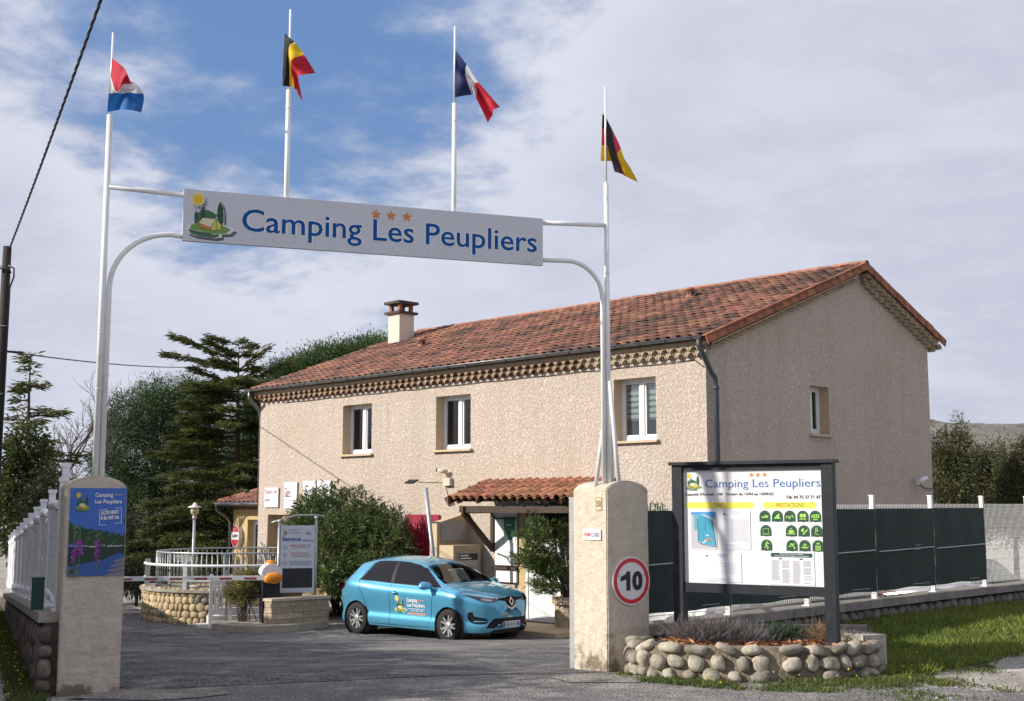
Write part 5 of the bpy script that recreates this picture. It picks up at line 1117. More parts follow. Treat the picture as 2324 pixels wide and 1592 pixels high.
    for sx, rows in ((-.15, (-.36, .36)), (-1.0, (-.36, .36))):
        for y in rows:
            sb_ = MB(); sb_.box((sx + .2, y, .72), (.5, .48, .2)); sb_.box((0, 0, 0), (.14, .46, .62), 0, T3((sx - .1, y, 1.02)) @ RY(-.2)); sb_.box((sx - .19, y, 1.40), (.09, .26, .16)); sb_.obj('seat', [cab], c)
    sw = MB(); sw.lathe([(.165, -.014), (.182, 0), (.165, .014), (.15, 0), (.165, -.014)], 24, 0, T3((.50, .36, 1.04)) @ RY(-1.1)); sw.box((0, 0, 0), (.06, .3, .02), 0, T3((.50, .36, 1.04)) @ RY(-1.1)); sw.obj('steering_wheel', [mat('wheel_rim', (.10, .10, .10), .5)], c)
    ss = MB(); ss.add([(.92, -.18, 1.0), (.92, .20, 1.0), (.68, .18, 1.33), (.68, -.26, 1.33)], [(0, 1, 2, 3)]).add([(.925, -.18, 1.0), (.925, .20, 1.0), (.685, .18, 1.33), (.685, -.26, 1.33)], [(3, 2, 1, 0)]); ss.obj('sunshade', [mat('pale_shade', (.50, .53, .46), .8)], c)
    MB().tube([(-1.28, 0, 1.50), (-1.5, 0, 1.66)], .006, 6).obj('aerial', [trim], c)
    return c
CD = Vector((.749, -.663, 0))
make_car(frame((-1.61, 25.65, -.80), CD), car_paint((.11, .43, .66)), 'light blue electric hatchback with camping lettering on its door, parked before the house')
make_car(frame((3.75, 19.05, zdrive(19)), (-.70, -.714, 0)), car_paint((.70, .70, .71)), 'white hatchback mostly hidden behind the dark green fence screens', False)
make_car(frame((8.3, 23.7, zdrive(23)), (.70, .714, 0)), car_paint((.42, .43, .45)), 'silver hatchback mostly hidden behind the right fence, farther than the white one', False)
# ================================================================== barrier island
isl = MB(); pts_ = [(-6.35, 27.2), (-6.25, 26.6), (-5.8, 26.15), (-5.1, 25.98), (-4.6, 26.2), (-3.9, 27.2), (-4.2, 28.0), (-6.0, 28.6)]
def plate(b, pts, z0, z1, m=0): 
    n = len(pts); V = [(x, y, z0) for x, y in pts] + [(x, y, z1) for x, y in pts]
    return b.add(V, [tuple(range(n, 2 * n))] + [(i, (i + 1) % n, n + (i + 1) % n, n + i) for i in range(n)], m)
plate(isl, pts_, -.9, -.66); tag(isl.obj('barrier_island', [mat('pale_concrete', (.42, .38, .30), .9, var=.25, vscale=5, bump=.5, bscale=40, stain=(.2, .18, .14), stscale=3)]), 'low pale concrete island under the barrier cabinet and small oleander', 'kerb')
bc = thing('barrier_cabinet', 'anthracite barrier cabinet with a rounded white hood and orange lamp', 'barrier', frame((-5.20, 26.62, -.66), (.93, .37, 0)))
MB().bb(0, .36, 0, .34, 0, .98).obj('housing', [dark_metal], bc)
hood = [(-.02, .98)] + [(.18 + .215 * cos(pi - pi * i / 12), 1.02 + .20 * sin(pi * i / 12)) for i in range(13)] + [(.38, .98)]
MB().prism(hood, -.03, .37).obj('hood', [pvc], bc); MB().lathe([(.12, 0), (.11, .05), (.07, .085), (0, .095)], 20, 0, T3((.18, .17, 1.195))).obj('lamp', [orange_plastic], bc)
MB().bb(.05, .31, -.006, -.001, .25, .80).bb(.12, .24, -.012, -.0061, .22, .24).obj('door_panel', [dark_metal], bc)
bo = thing('barrier_boom', 'white boom with red stripes and an orange hub, lowered across the drive', 'barrier arm', frame((-5.0, 26.46, .28), (-1, -.13, 0)))
tmp = MB(); tmp.bb(.1, 4.6, -.035, .035, -.045, .045); tmp.obj('boom', [dirty_white], bo)
for i in range(9): MB().bb(.30 + i * .5, .55 + i * .5, .0351, .0365, -.028, .012).obj('stripe', [mat('stripe_red', (.28, .03, .03), .5) if i == 0 else bpy.data.materials['stripe_red']], bo)
hbm = stone_meshes('hub', orange_plastic, 1, res=5)[0]; link('hub', hbm, bo, T3((-.04, .05, 0)) @ Matrix.Diagonal((.37, .20, .23, 1)))
# ---- stone block wall
sw_ = thing('stone_planter_wall', 'low pale split-stone wall with a slab top beside the barrier cabinet', 'wall', frame((-4.95, 26.3, -.82), (.718, .696, 0)))
limest = mat('split_limestone', (.50, .40, .285), .92, col2=(.36, .29, .20), vscale=6, island=.16, bump=1, bscale=14, bdist=.04, stain=(.22, .17, .12), stscale=3, stlo=.56, sthi=.75)
for r in range(5):
    x = 0; z = r * .125
    while x < 1.42:
        w = min(random.uniform(.25, .6), 1.45 - x); w = 1.45 - x if 1.45 - x - w < .12 else w
        MB().bb(x + .004, x + w - .004, random.uniform(-.012, .012), .28 - random.uniform(-.01, .012), z + .004, z + .121).obj('stone', [limest], sw_); x += w
MB().bb(.02, 1.43, .02, .26, 0, .62).obj('core', [mortar_l], sw_); MB().bb(-.02, 1.47, -.03, .31, .625, .68).obj('slab', [mat('slab_stone', (.55, .46, .34), .85, var=.2, vscale=6)], sw_)
# ---- welcome sign
wsn = thing('welcome_sign', "'Bienvenue Welcome' notice panel on two grey posts above the stone wall", 'sign', frame((-5.02, 27.55, -.80), (.955, .297, 0)))
for x, h in ((-.03, 2.22), (.77, 2.30)): MB().tube([(x, .03, 0), (x, .03, h)], .032, 10).lathe([(.045, 0), (.045, .03), (0, .05)], 10, 0, T3((x, .03, h))).obj('post', [galv], wsn)
MB().tube([(-.2, .03, 2.20), (.0, .03, 2.27), (.35, .03, 2.36), (.77, .03, 2.36), (.95, .03, 2.34)], .018, 8).obj('top_rail', [galv], wsn)
MB().bb(.0, .74, 0, .05, .70, 2.14).obj('panel', [mat('sign_white', (.60, .62, .68), .4)], wsn)
b = MB(); yb_ = -.004
b.text('Bienvenue', .04, 1.80, .40, .10, yb_, 0, .02); b.text('Welcome', .47, 1.79, .24, .06, yb_, 0); b.text('Camping', .17, 2.02, .19, .05, yb_, 1); b.text('Les Peupliers', .17, 1.955, .28, .05, yb_, 1)
for i in range(3): b.star(.39 + i * .035, 2.04, .013, yb_, 4)
b.text('FERMÉ de 22h00 à 7h00', .20, 1.69, .46, .04, yb_, 2, .02); b.rect(.23, .63, 1.655, 1.664, yb_, 2)
for z in (1.54, 1.50, 1.465): b.rect(.22 + .03 * (z < 1.5), .66 - .05 * (z > 1.53), z, z + .010, yb_, 2)
for z in (1.36, 1.325, 1.29): b.rect(.20, .68 - .04 * (z < 1.3), z, z + .012, yb_, 1)
for z in (1.67, 1.50, 1.33): b.ring(.10, z, .044, .05, yb_, 1, 24); b.rect(.08, .12, z - .012, z + .012, yb_, 1)
b.ring(.60, 1.98, .07, .074, yb_, 3, 24); b.ring(.64, 1.965, .022, .03, yb_, 2, 16); b.disc(.56, 1.965, .016, yb_, 5, 10); b.disc(.60, 1.965, .016, yb_, 5, 10); b.rect(.56, .64, 2.01, 2.02, yb_, 3)
b.rect(.05, .70, .80, 1.22, yb_, 5); b.obj('print', [mat('w_blue', (.02, .06, .28), .5), mat('w_pale_blue', (.14, .20, .36), .5), mat('w_red', (.42, .05, .08), .5), P_grey, P_orange, mat('chalk_panel', (.018, .018, .026), .45)], wsn)
b = MB(); logo(b, .05, 1.93, .10, .13, -.001, LI, .0006, False); b.obj('emblem', LM, wsn)
# ---- round terrace wall, railings, steps, little gate, lamp
TC = Vector((-6.33, 30.0)); TR = 2.28; ZC = -.06
tw = thing('cobble_terrace_wall', 'curved retaining wall of rounded tan cobbles below the terrace railing', 'wall', (TC.x, TC.y, -.85))
def tp(a, r, z): return Vector((r * cos(a), r * sin(a), z + .85))
A0, A1, n = radians(172), radians(318), 30
tanm = mat('tan_mortar', (.40, .30, .17), .95, var=.3, vscale=8, bump=.6, bscale=35); b = MB()
for i in range(n):
    a, c = lerp(A0, A1, i / n), lerp(A0, A1, (i + 1) / n); b.add([tp(a, TR - .07, -1.2), tp(c, TR - .07, -1.2), tp(c, TR - .07, ZC - .06), tp(a, TR - .07, ZC - .06)], [(0, 1, 2, 3)])
b.add([tp(A0, TR - .08, ZC - .06)] + [tp(lerp(A0, radians(532), i / 40), TR - .08, ZC - .06) for i in range(1, 40)], [tuple(range(40))], 0); b.obj('core', [tanm], tw)
for i in range(14):
    a, c = lerp(A0, A1, i / 14), lerp(A0, A1, (i + .985) / 14); m_ = (a + c) / 2; cb = MB()
    V = [tp(q, r, z) for q in (a, m_, c) for r in (TR - .28, TR + .05) for z in (ZC - .06, ZC)]
    cb.add(V, [(0, 4, 6, 2), (4, 8, 10, 6), (1, 3, 7, 5), (5, 7, 11, 9), (2, 6, 7, 3), (6, 10, 11, 7), (0, 2, 3, 1), (8, 9, 11, 10), (0, 1, 5, 4), (4, 5, 9, 8)]); cb.obj('coping_stone', [concrete], tw)
cob = mat('tan_cobble', (.50, .385, .225), .8, col2=(.36, .275, .17), vscale=4, island=.26, bump=.25, bscale=20); cobs = stone_meshes('cobble', cob, 6)
grcob = stone_meshes('cobble_grey', mat('grey_cobble', (.20, .18, .16), .8, var=.3, vscale=4, island=.2), 2)
for r in range(5):
    a = radians(195) + .02 * (r % 2); z = -.80 + r * .152
    while a < radians(305):
        w = random.uniform(.11, .24); h = random.choice((.15, .16, .18, .22)); rot = random.gauss(0, .5) if random.random() < .7 else pi / 2
        aa = a + w / 2 / TR; link('cobble', random.choice(grcob if random.random() < .06 else cobs), tw, T3(tp(aa, TR - .055, z + .06)) @ RZ(aa + pi / 2) @ RY(rot) @ Matrix.Diagonal((w * 1.05 if abs(rot) < 1.2 else .20, .13, h if abs(rot) < 1.2 else w, 1)))
        a += (w * .98) / TR
rl_ = thing('terrace_railing', 'grey steel bar railing curving round the terrace above the cobble wall', 'railing', (TC.x, TC.y, -.85))
def arc(r, z, a0, a1, k=28): return [tp(lerp(a0, a1, i / k), r, z) for i in range(k + 1)]
R2 = 1.98; a0, a1 = radians(60), radians(312)
for z in (.72, -.0): MB().tube(arc(R2, z, a0, a1, 40), .02, 8).obj('rail', [galv], rl_)
nb_ = 68; bme = MB().tube([(0, 0, 0), (0, 0, .70)], .0095, 6).mesh('bar', [galv])
for i in range(nb_): link('bar', bme, rl_, T3(tp(lerp(a0, a1, (i + .5) / nb_), R2, .01)))
pme2 = MB().bb(-.022, .022, -.022, .022, 0, .86).mesh('post', [galv])
for i in range(7): a = lerp(a0, a1, i / 6); link('post', pme2, rl_, T3(tp(a, R2, -.12)) @ RZ(a))
ol = thing('pipe_railing', 'white two-pipe railing with square posts along the top of the cobble wall', 'railing', (TC.x, TC.y, -.85))
for z in (.46, .14): MB().tube(arc(TR - .05, z, radians(188), radians(308), 24), .030, 10).obj('rail', [white_paint], ol)
for a in (188, 248, 305): MB().bb(-.055, .055, -.055, .055, 0, .60, 0, T3(tp(radians(a), TR - .09, ZC)) @ RZ(radians(a))).obj('post', [galv], ol)
for i in range(4):
    p = (-5.75 + .12 * i - .35, 27.35 + .22 * i); st = MB().box((0, 0, 0), (1.25 - .1 * i, .34, .16), 0, T3((p[0], p[1], -.80 + i * .15)) @ RZ(.35)); tag(st.obj('step', [mat('white_step', (.58, .57, .58), .6, var=.12, vscale=4) if i == 0 else bpy.data.materials['white_step']]), ('lowest', 'second', 'third', 'topmost')[i] + ' of the four pale steps beside the cobble wall', 'step', 'steps beside the cobble wall')
wg = thing('garden_gate', 'small white slatted gate between two white posts beside the cobble wall', 'gate', frame((-6.40, 27.0, -.80), (.96, .28, 0)))
for x in (0, .33, .40): MB().bb(x, x + (.075 if x != .33 else .05), -.03, .045, 0, 1.12 if x != .33 else 1.2).obj('post', [white_paint if x != .33 else galv], wg)
for z in (.28, .92): MB().bb(.08, .32, -.015, .02, z, z + .08).obj('rail', [white_paint], wg)
for i in range(3): MB().bb(.095 + i * .075, .14 + i * .075, -.012, .016, .361, .919).obj('slat', [white_paint], wg)
lp = thing('lamp_post', 'pale grey globe lamp post with a flat cap behind the terrace railing', 'street lamp', T3((-7.77, 31.0, -.82)))
MB().tube([(0, 0, 0), (0, 0, 2.25)], [.04, .034], 10).obj('pole', [galv], lp); MB().lathe([(.03, 2.25), (.06, 2.27), (.05, 2.32), (.04, 2.34)], 14).obj('collar', [galv], lp)
MB().lathe([(.04, 2.34), (.10, 2.42), (.105, 2.48), (.07, 2.55)], 16).obj('globe', [mat('lamp_glass_yellow', (.55, .50, .30), .2, transm=.3)], lp); MB().lathe([(.165, 2.545), (.16, 2.56), (.06, 2.60), (.03, 2.66), (0, 2.67)], 16).lathe([(.165, 2.545), (0, 2.54)], 16).obj('cap', [dirty_white], lp)
ds = thing('direction_sign', 'white arrow-ended direction sign in front of the lamp post', 'sign', frame(at(398, 1268, 30.2), (1, .05, 0)))
MB().prism([(0, -.08), (.33, -.08), (.43, 0), (.33, .08), (0, .08)], -.01, .01).obj('panel', [mat('sign_offwhite', (.5, .5, .48), .6)], ds); MB().rect(.06, .30, .01, .025, -.012).rect(.04, .10, -.05, -.02, -.012).obj('print', [P_grey], ds)
# ---- small brick planter by the door
bp = thing('brick_planter', 'round planter pier of pale blocks holding the small oleander beside the door', 'planter', T3((1.16, 26.4, -.85)))
for r in range(5):
    for k in range(8):
        a = 2 * pi * (k + .5 * (r % 2)) / 8; rr = .28 if r < 4 else .34
        P6 = [(rr * cos(a + s * .375), rr * sin(a + s * .375)) for s in (-1, 0, 1)] + [(.15 * cos(a + s * .375), .15 * sin(a + s * .375)) for s in (1, -1)]
        plate(MB(), P6, r * .15 + .003, r * .15 + .147).obj('block', [limest], bp)
# ================================================================== information board and planter bed
BFR = frame((1.835, 14.3, 0.01), (1.59, -1.0, 0))
ib = thing('information_board', "large anthracite-framed 'Camping Les Peupliers' information board standing in the cobble bed", 'sign', BFR)
BL = 1.845
for x in (0, BL - .12): MB().bb(x, x + .12, -.06, .06, .0, 2.20).obj('post', [dark_metal], ib)
MB().bb(-.03, BL + .03, -.09, .09, 2.2001, 2.235).obj('cap', [dark_metal], ib); MB().bb(.121, BL - .121, -.04, .04, 2.14, 2.2).obj('crossbar', [dark_metal], ib); MB().bb(.121, BL - .121, -.04, .04, .80, .90).obj('crossbar', [dark_metal], ib)
for x in (.06, BL - .06):
    for z in (2.14, .86): MB().prism([(.012 * cos(i * pi / 4) + x, .012 * sin(i * pi / 4) + z) for i in range(8)], -.066, -.0601).obj('bolt', [black_plastic], ib)
X0, X1, Z0, Z1 = .121, BL - .121, .9001, 2.1399; MB().bb(X0, X1, -.01, .02, Z0, Z1).obj('panel', [P_white], ib)
ux = lambda u: X0 + u * (X1 - X0); vz = lambda v: Z1 - v * (Z1 - Z0)
def tx(b, s, u0, u1, v0, v1, m, w=0.0, y=-.013): b.text(s, ux(u0), vz(v1), (u1 - u0) * (X1 - X0), (v1 - v0) * (Z1 - Z0), y, m, w)
b = MB(); tx(b, 'Camping Les Peupliers', .165, .985, .082, .178, 0, .0); tx(b, "Capacité d'Accueil : 100   Ouvert du 15/04 au 13/09/22", .012, .66, .20, .232, 1, .02); tx(b, 'Tél: 04 75 37 71 47', .745, .985, .228, .256, 1, .02)
b.obj('lettering', [mat('title_blue', (.03, .14, .42), .45), P_black], ib)
b = MB()
for s_ in (.505, .552, .60): b.star(ux(s_), vz(.046), .030, -.013)
b.obj('star', [P_orange], ib)
def pill(b, u0, u1, v0, v1, m, y):
    a, c, d, e = ux(u0), ux(u1), vz(v1), vz(v0); r = (e - d) / 2; b.flat([(a + r - r * sin(pi * i / 8), d + r - r * cos(pi * i / 8)) for i in range(9)][::1] + [(c - r + r * sin(pi * i / 8), d + r + r * cos(pi * i / 8)) for i in range(9)], y, m)
b = MB(); pill(b, .012, .52, .285, .338, 0, -.012); pill(b, .585, .955, .285, .338, 0, -.012); tx(b, 'TARIFS', .225, .305, .293, .33, 1, 0, -.0135); tx(b, 'PRESTATIONS', .675, .87, .293, .33, 1, 0, -.0135); b.obj('heading', [P_paleyellow, mat('olive_print', (.20, .17, .03), .5)], ib)
b = MB(); logo(b, ux(.018), vz(.185), .125 * (X1 - X0), .165 * (Z1 - Z0), -.0105, LI, .0008, False); b.obj('emblem', LM, ib)
IC = [(.595, 0, 'bed'), (.683, 0, 'wave'), (.77, 0, 'table'), (.86, 0, 'trees'), (.945, 0, 'van'), (.60, 1, 'box'), (.778, 1, 'cup'), (.865, 1, 'dog'), (.952, 1, 'phone'), (.603, 2, 'run'), (.78, 2, 'dive'), (.868, 2, 'boat'), (.958, 2, 'oven')]
for u, r, k in IC:
    b = MB(); cx, cz = ux(u), vz((.41, .535, .66)[r]); R = .063
    b.flat([(cx - R, cz - R * .85)] + [(cx + R * cos(a), cz + R * .05 + R * sin(a)) for a in [pi * i / 14 for i in range(14, -1, -1)]] + [(cx + R, cz - R * .85)], -.012, 0)
    b.ring(cx, cz, R * .86, R * .91, -.0128, 2, 28); g = lambda L_: b.flat([(cx + x * R, cz + z * R) for x, z in L_], -.0135, 1); ln = lambda L_, w=.14: b.line([(cx + x * R, cz + z * R) for x, z in L_], w * R, -.0135, 1); dc = lambda x, z, q: b.disc(cx + x * R, cz + z * R, q * R, -.0135, 1, 12)
    if k == 'bed': g([(-.6, -.2), (.6, -.2), (.55, 0), (-.6, 0)]); dc(.1, .15, .13); ln([(.2, .05), (.45, .2), (.6, .1)])
    elif k == 'wave': g([(-.6, -.35), (.1, .45), (.45, .5), (.3, .1), (.45, -.2), (.6, -.35)])
    elif k == 'table': ln([(-.6, -.3), (-.5, .1), (-.2, 0)]); ln([(-.3, .0), (.1, .0), (.1, -.35)]); ln([(.6, -.2), (.5, .25), (.2, .1)]); ln([(-.1, 0), (-.15, -.4)])
    elif k == 'trees': dc(-.25, .2, .32); dc(.27, .2, .32); ln([(-.25, 0), (-.25, -.4)]); ln([(.27, 0), (.27, -.4)]); ln([(-.6, -.4), (.6, -.4)])
    elif k == 'van': [ln(L_, .16) for L_ in ([(-.65, .25), (.65, .35)], [(-.6, .25), (-.6, -.1)], [(.6, .3), (.6, -.1)], [(-.65, -.1), (.65, -.1)], [(-.2, .25), (-.2, -.1)], [(.2, .25), (.2, -.1)], [(-.4, -.45), (.45, -.45)])]
    elif k == 'box': ln([(-.5, -.4), (-.5, .4), (.5, .4), (.5, -.4)], .06); ln([(-.6, -.5), (.6, -.5)], .1)
    elif k == 'cup': g([(-.4, -.3), (.25, -.3), (.3, .2), (-.45, .2)]); ln([(.3, .1), (.5, .0), (.25, -.2)]); ln([(-.7, -.42), (.7, -.42)]); ln([(-.2, .3), (0, .5), (.15, .5)])
    elif k == 'dog': g([(-.3, -.45), (.0, -.2), (.6, .45), (.65, .2), (.2, -.3), (-.1, -.6)]); dc(-.25, .15, .26); dc(-.1, .4, .16)
    elif k == 'phone': ln([(-.2, .6), (-.2, -.45), (.3, -.45)], .1); ln([(-.2, .6), (.1, .6), (.1, .2)], .1); g([(.0, .3), (.2, .3), (.22, .0), (-.05, .0)])
    elif k == 'run': dc(.05, .6, .14); ln([(.05, .45), (-.05, .0), (.3, -.3), (.1, -.6)], .2); ln([(-.05, 0), (-.35, -.4)], .18); ln([(-.3, .2), (.05, .4), (.5, .35)])
    elif k == 'dive': dc(-.05, .35, .13); ln([(-.6, .0), (-.15, -.1)]); ln([(-.3, .35), (.0, .15), (.3, -.05), (.5, -.5)], .18); ln([(.0, .15), (.5, .4)])
    elif k == 'boat': g([(-.7, -.1), (-.4, -.35), (.4, -.35), (.75, -.05), (.3, -.15), (-.3, -.15)]); dc(0, .35, .13); ln([(0, .2), (-.05, -.1)], .2); ln([(-.35, .2), (.1, .05), (.4, .3)], .1)
    else: [ln(L_, .15) for L_ in ([(-.35, .2), (-.35, -.6), (.35, -.6), (.35, .2)], [(-.1, .1), (-.1, -.3), (.12, -.3), (.12, .1)])]; g([(-.3, .35), (.3, .35), (.2, .6), (-.2, .6)])
    b.obj('pictogram', [P_dgreen, P_lime, P_green], ib)
def paper(label, u0, u1, v0, v1, draw, mats):
    w, h = (u1 - u0) * (X1 - X0), (v1 - v0) * (Z1 - Z0); p = thing('paper_sheet', label, 'poster', BFR @ T3((ux(u0), -.0165, vz(v1))))
    MB().bb(0, w, 0, .003, 0, h).obj('sheet', [mats[0]], p); b = MB(); draw(b, w, h); b.obj('print', mats[1:], p)
pg = mat('paper_white', (.72, .73, .77), .5)
def campmap(b, w, h):
    b.rect(.02 * w, .98 * w, .02 * h, .98 * h, -.001, 0); b.flat([(.0 + .03 * w, .97 * h), (.97 * w, .97 * h), (.97 * w, .80 * h), (.5 * w, .92 * h), (.03 * w, .90 * h)], -.002, 1)
    b.flat([(.28 * w, .93 * h), (.5 * w, .88 * h), (.85 * w, .74 * h), (.97 * w, .08 * h), (.4 * w, .15 * h), (.30 * w, .24 * h)], -.003, 2)
    for i in range(11): b.line([(.30 * w, (.26 + i * .055) * h), (.56 * w, (.26 + i * .055) * h)], .003, -.004, 3); b.rect(.13 * w, .26 * w, (.50 + i * .038) * h, (.525 + i * .038) * h, -.003, 2); b.line([(.62 * w, (.22 + i * .048) * h), (.88 * w, (.22 + i * .048) * h)], .0025, -.004, 3)
    b.line([(.28 * w, .8 * h), (.29 * w, .2 * h), (.42 * w, .13 * h), (.97 * w, .06 * h), (.84 * w, .74 * h)], .006, -.004, 3); b.line([(.58 * w, .84 * h), (.58 * w, .45 * h)], .005, -.004, 3)
    for i in range(9): x, z = random.uniform(.35, .85) * w, random.uniform(.15, .35) * h; b.rect(x, x + .03, z, z + .012, -.0045, random.choice((4, 5)))
paper('blue and grey map of the camping pitches on the information board', .05, .245, .362, .70, campmap, [pg, P_grey, mat('map_blue', (.05, .28, .62), .5), mat('map_teal', (.04, .33, .48), .5), mat('map_line', (.01, .07, .16), .5), P_white, P_orange])
def table(nx_, nz_, x0, x1, z0, z1):
    def f(b, w, h):
        for i in range(nx_ + 1): x = (x0 + (x1 - x0) * i / nx_) * w; b.rect(x, x + .0022, z0 * h, z1 * h, -.001, 0)
        for i in range(nz_ + 1): z = (z0 + (z1 - z0) * i / nz_) * h; b.rect(x0 * w if i % 2 else .05 * w, x1 * w, z, z + .002, -.001, 0)
        for i in range(4): b.rect((.30 + .04 * i) * w, (.70 - .03 * i) * w, (.965 - i * .03) * h, (.975 - i * .03) * h, -.001, 1)
        b.rect(.06 * w, .12 * w, .88 * h, .93 * h, -.001, 2); b.rect(.14 * w, .26 * w, .90 * h, .91 * h, -.001, 0)
        for i in range(4): b.rect(.1 * w, (.8 - .1 * (i % 2)) * w, (.03 + i * .03) * h, (.04 + i * .03) * h, -.001, 0)
    return f
inks = [mat('ink_grey', (.36, .36, .42), .6), mat('ink_pale_blue', (.25, .38, .52), .6), P_blue]
paper('white price list with a tall grid, right of the camp map', .285, .49, .358, .70, table(13, 20, .32, .95, .2, .78), [pg] + inks)
paper('white price sheet lying landscape below the camp map', .145, .42, .735, .985, table(7, 6, .55, .93, .30, .65), [pg] + inks)
def rules(b, w, h):
    b.flat([(.05 * w, .84 * h), (.95 * w, .84 * h), (.97 * w, .90 * h), (.95 * w, .97 * h), (.05 * w, .97 * h), (.03 * w, .90 * h)], -.001, 0); b.text('Règlement intérieur officiel', .24 * w, .915 * h, .52 * w, .04 * h, -.002, 1, .02); b.text('des terrains de camping et caravaning', .12 * w, .855 * h, .76 * w, .045 * h, -.002, 1, .02)
    for c in range(4):
        for i in range(26): 
            if random.random() < .88: x = (.05 + c * .235) * w; b.rect(x, x + random.uniform(.14, .2) * w, (.05 + i * .027) * h, (.068 + i * .027) * h, -.001, 2)
    b.rect(.22 * w, .28 * w, .77 * h, .81 * h, -.001, 3); b.rect(.68 * w, .75 * w, .77 * h, .81 * h, -.001, 3)
paper('camping rules notice with a dark green heading on the board', .62, .93, .712, .992, rules, [pg, P_dgreen, P_white, inks[0], P_black])
# ---- cobble bed
bed = [(x_ * .985, y_ * .985) for x_, y_ in ((1.42, 14.35), (1.30, 13.85), (1.55, 13.42), (2.1, 13.2), (2.8, 13.12), (3.35, 13.2), (3.75, 13.42), (3.93, 13.85))]
def path(P, d):
    out = [];
    for i in range(int(d[1] / d[0]) + 1): out.append(crom([Vector((x, y, 0)) for x, y in P], min(1, i * d[0] / d[1])))
    return out
BP = [crom([Vector((x, y, 0)) for x, y in bed], i / 60) for i in range(61)]
cbw = thing('cobble_bed', 'raised bed edged with big round grey cobbles in mortar under the information board', 'planter', (0, 0, 0))
def bedn(i): a, c = BP[max(i - 1, 0)], BP[min(i + 1, 60)]; t = (c - a).normalized(); return Vector((t.y, -t.x, 0))
b = MB()
for i in range(60):
    V = []
    for k in (i, i + 1): n_ = bedn(k); V += [BP[k] + n_ * (.05 + .015 * noise.noise(BP[k] * 3)) + Vector((0, 0, -.1)), BP[k] + n_ * .0 + Vector((0, 0, .33)), BP[k] - n_ * .16 + Vector((0, 0, .34)), BP[k] - n_ * .2 + Vector((0, 0, .2))]
    b.add(V, [(0, 4, 5, 1), (1, 5, 6, 2), (2, 6, 7, 3)], 0, True)
bedm = mat('bed_mortar', (.26, .215, .155), .95, col2=(.15, .125, .09), vscale=7, bump=1, bscale=22, bdist=.04, stain=(.09, .07, .045), stscale=3, stlo=.52, sthi=.7)
b.obj('mortar', [bedm], cbw)
gc = mat('grey_cobble_stone', (.42, .375, .30), .85, col2=(.27, .24, .19), vscale=4, island=.36, bump=.35, bscale=18, stain=(.11, .09, .06), stscale=4, stlo=.50, sthi=.68); gcs = stone_meshes('cobble', gc, 6, res=4)
L0 = sum((BP[i + 1] - BP[i]).length for i in range(60))
for r, (zc, h0) in enumerate(((.05, .13), (.18, .165), (.315, .10))):
    d = .03 + random.uniform(.02, .12) * r
    while d < L0 - .02:
        w = random.uniform(.12, .22) if r < 2 else random.uniform(.14, .28); t = (d + w / 2) / L0 * 60; i = min(60, int(t)); p = BP[i]; n_ = bedn(i)
        if not (random.random() < (.3, .04, .10)[r]): link('cobble', random.choice(gcs), cbw, T3(p + n_ * (.018 + random.uniform(-.01, .012) - .02 * (r == 2)) + Vector((0, 0, zc + random.gauss(0, .008)))) @ RZ(atan2(n_.y, n_.x) + pi / 2) @ RY(random.gauss(0, .25)) @ Matrix.Diagonal((w * .98, .15, h0 * random.uniform(.8, 1.25), 1)))
        d += w * .98 + random.uniform(0, .05)
soil = MB(); cpt = Vector((2.7, 14.1, .30)); lp_ = [p - bedn(i) * .13 + Vector((0, 0, .30)) for i, p in enumerate(BP)] + [Vector((3.9, 14.4, .30)), Vector((3.3, 15.4, .30)), Vector((2.2, 14.75, .30))]
soil.add(lp_ + [cpt], [(i, (i + 1) % len(lp_), len(lp_)) for i in range(len(lp_))]); soil.obj('soil', [mat('bed_soil', (.09, .06, .04), .95, var=.5, vscale=14, bump=.8, bscale=40)], cbw)
MB().bb(0, .30, 0, .55, -.1, .40, 0, T3((3.72, 13.5, 0)) @ RZ(.5)).obj('corner_block', [mat('old_concrete', (.46, .43, .36), .9, var=.25, vscale=7, stain=(.2, .18, .14), stscale=4, bump=.5, bscale=40)], cbw)
MB().bar((1.75, 14.60, .34), (3.95, 14.25, .36), .10, .16).obj('back_kerb', [concrete], cbw)
nch = 900; P = []
while len(P) < nch:
    x, y = random.uniform(1.7, 3.9), random.uniform(13.25, 14.35)
    if inpoly((x, y), [(p.x, p.y) for p in BP]): P.append((x, y, .312 + random.uniform(0, .03)))
o = link('bark_mulch', leaf_mesh('bark_mulch', P, np.column_stack([rng.normal(size=nch), rng.normal(size=nch), rng.normal(size=nch) * .25]), rng.uniform(.05, .13, nch), rng.uniform(.015, .03, nch), mat('bark_chips', (.36, .16, .07), .85, island=.5), 0), cbw, kind='stuff')
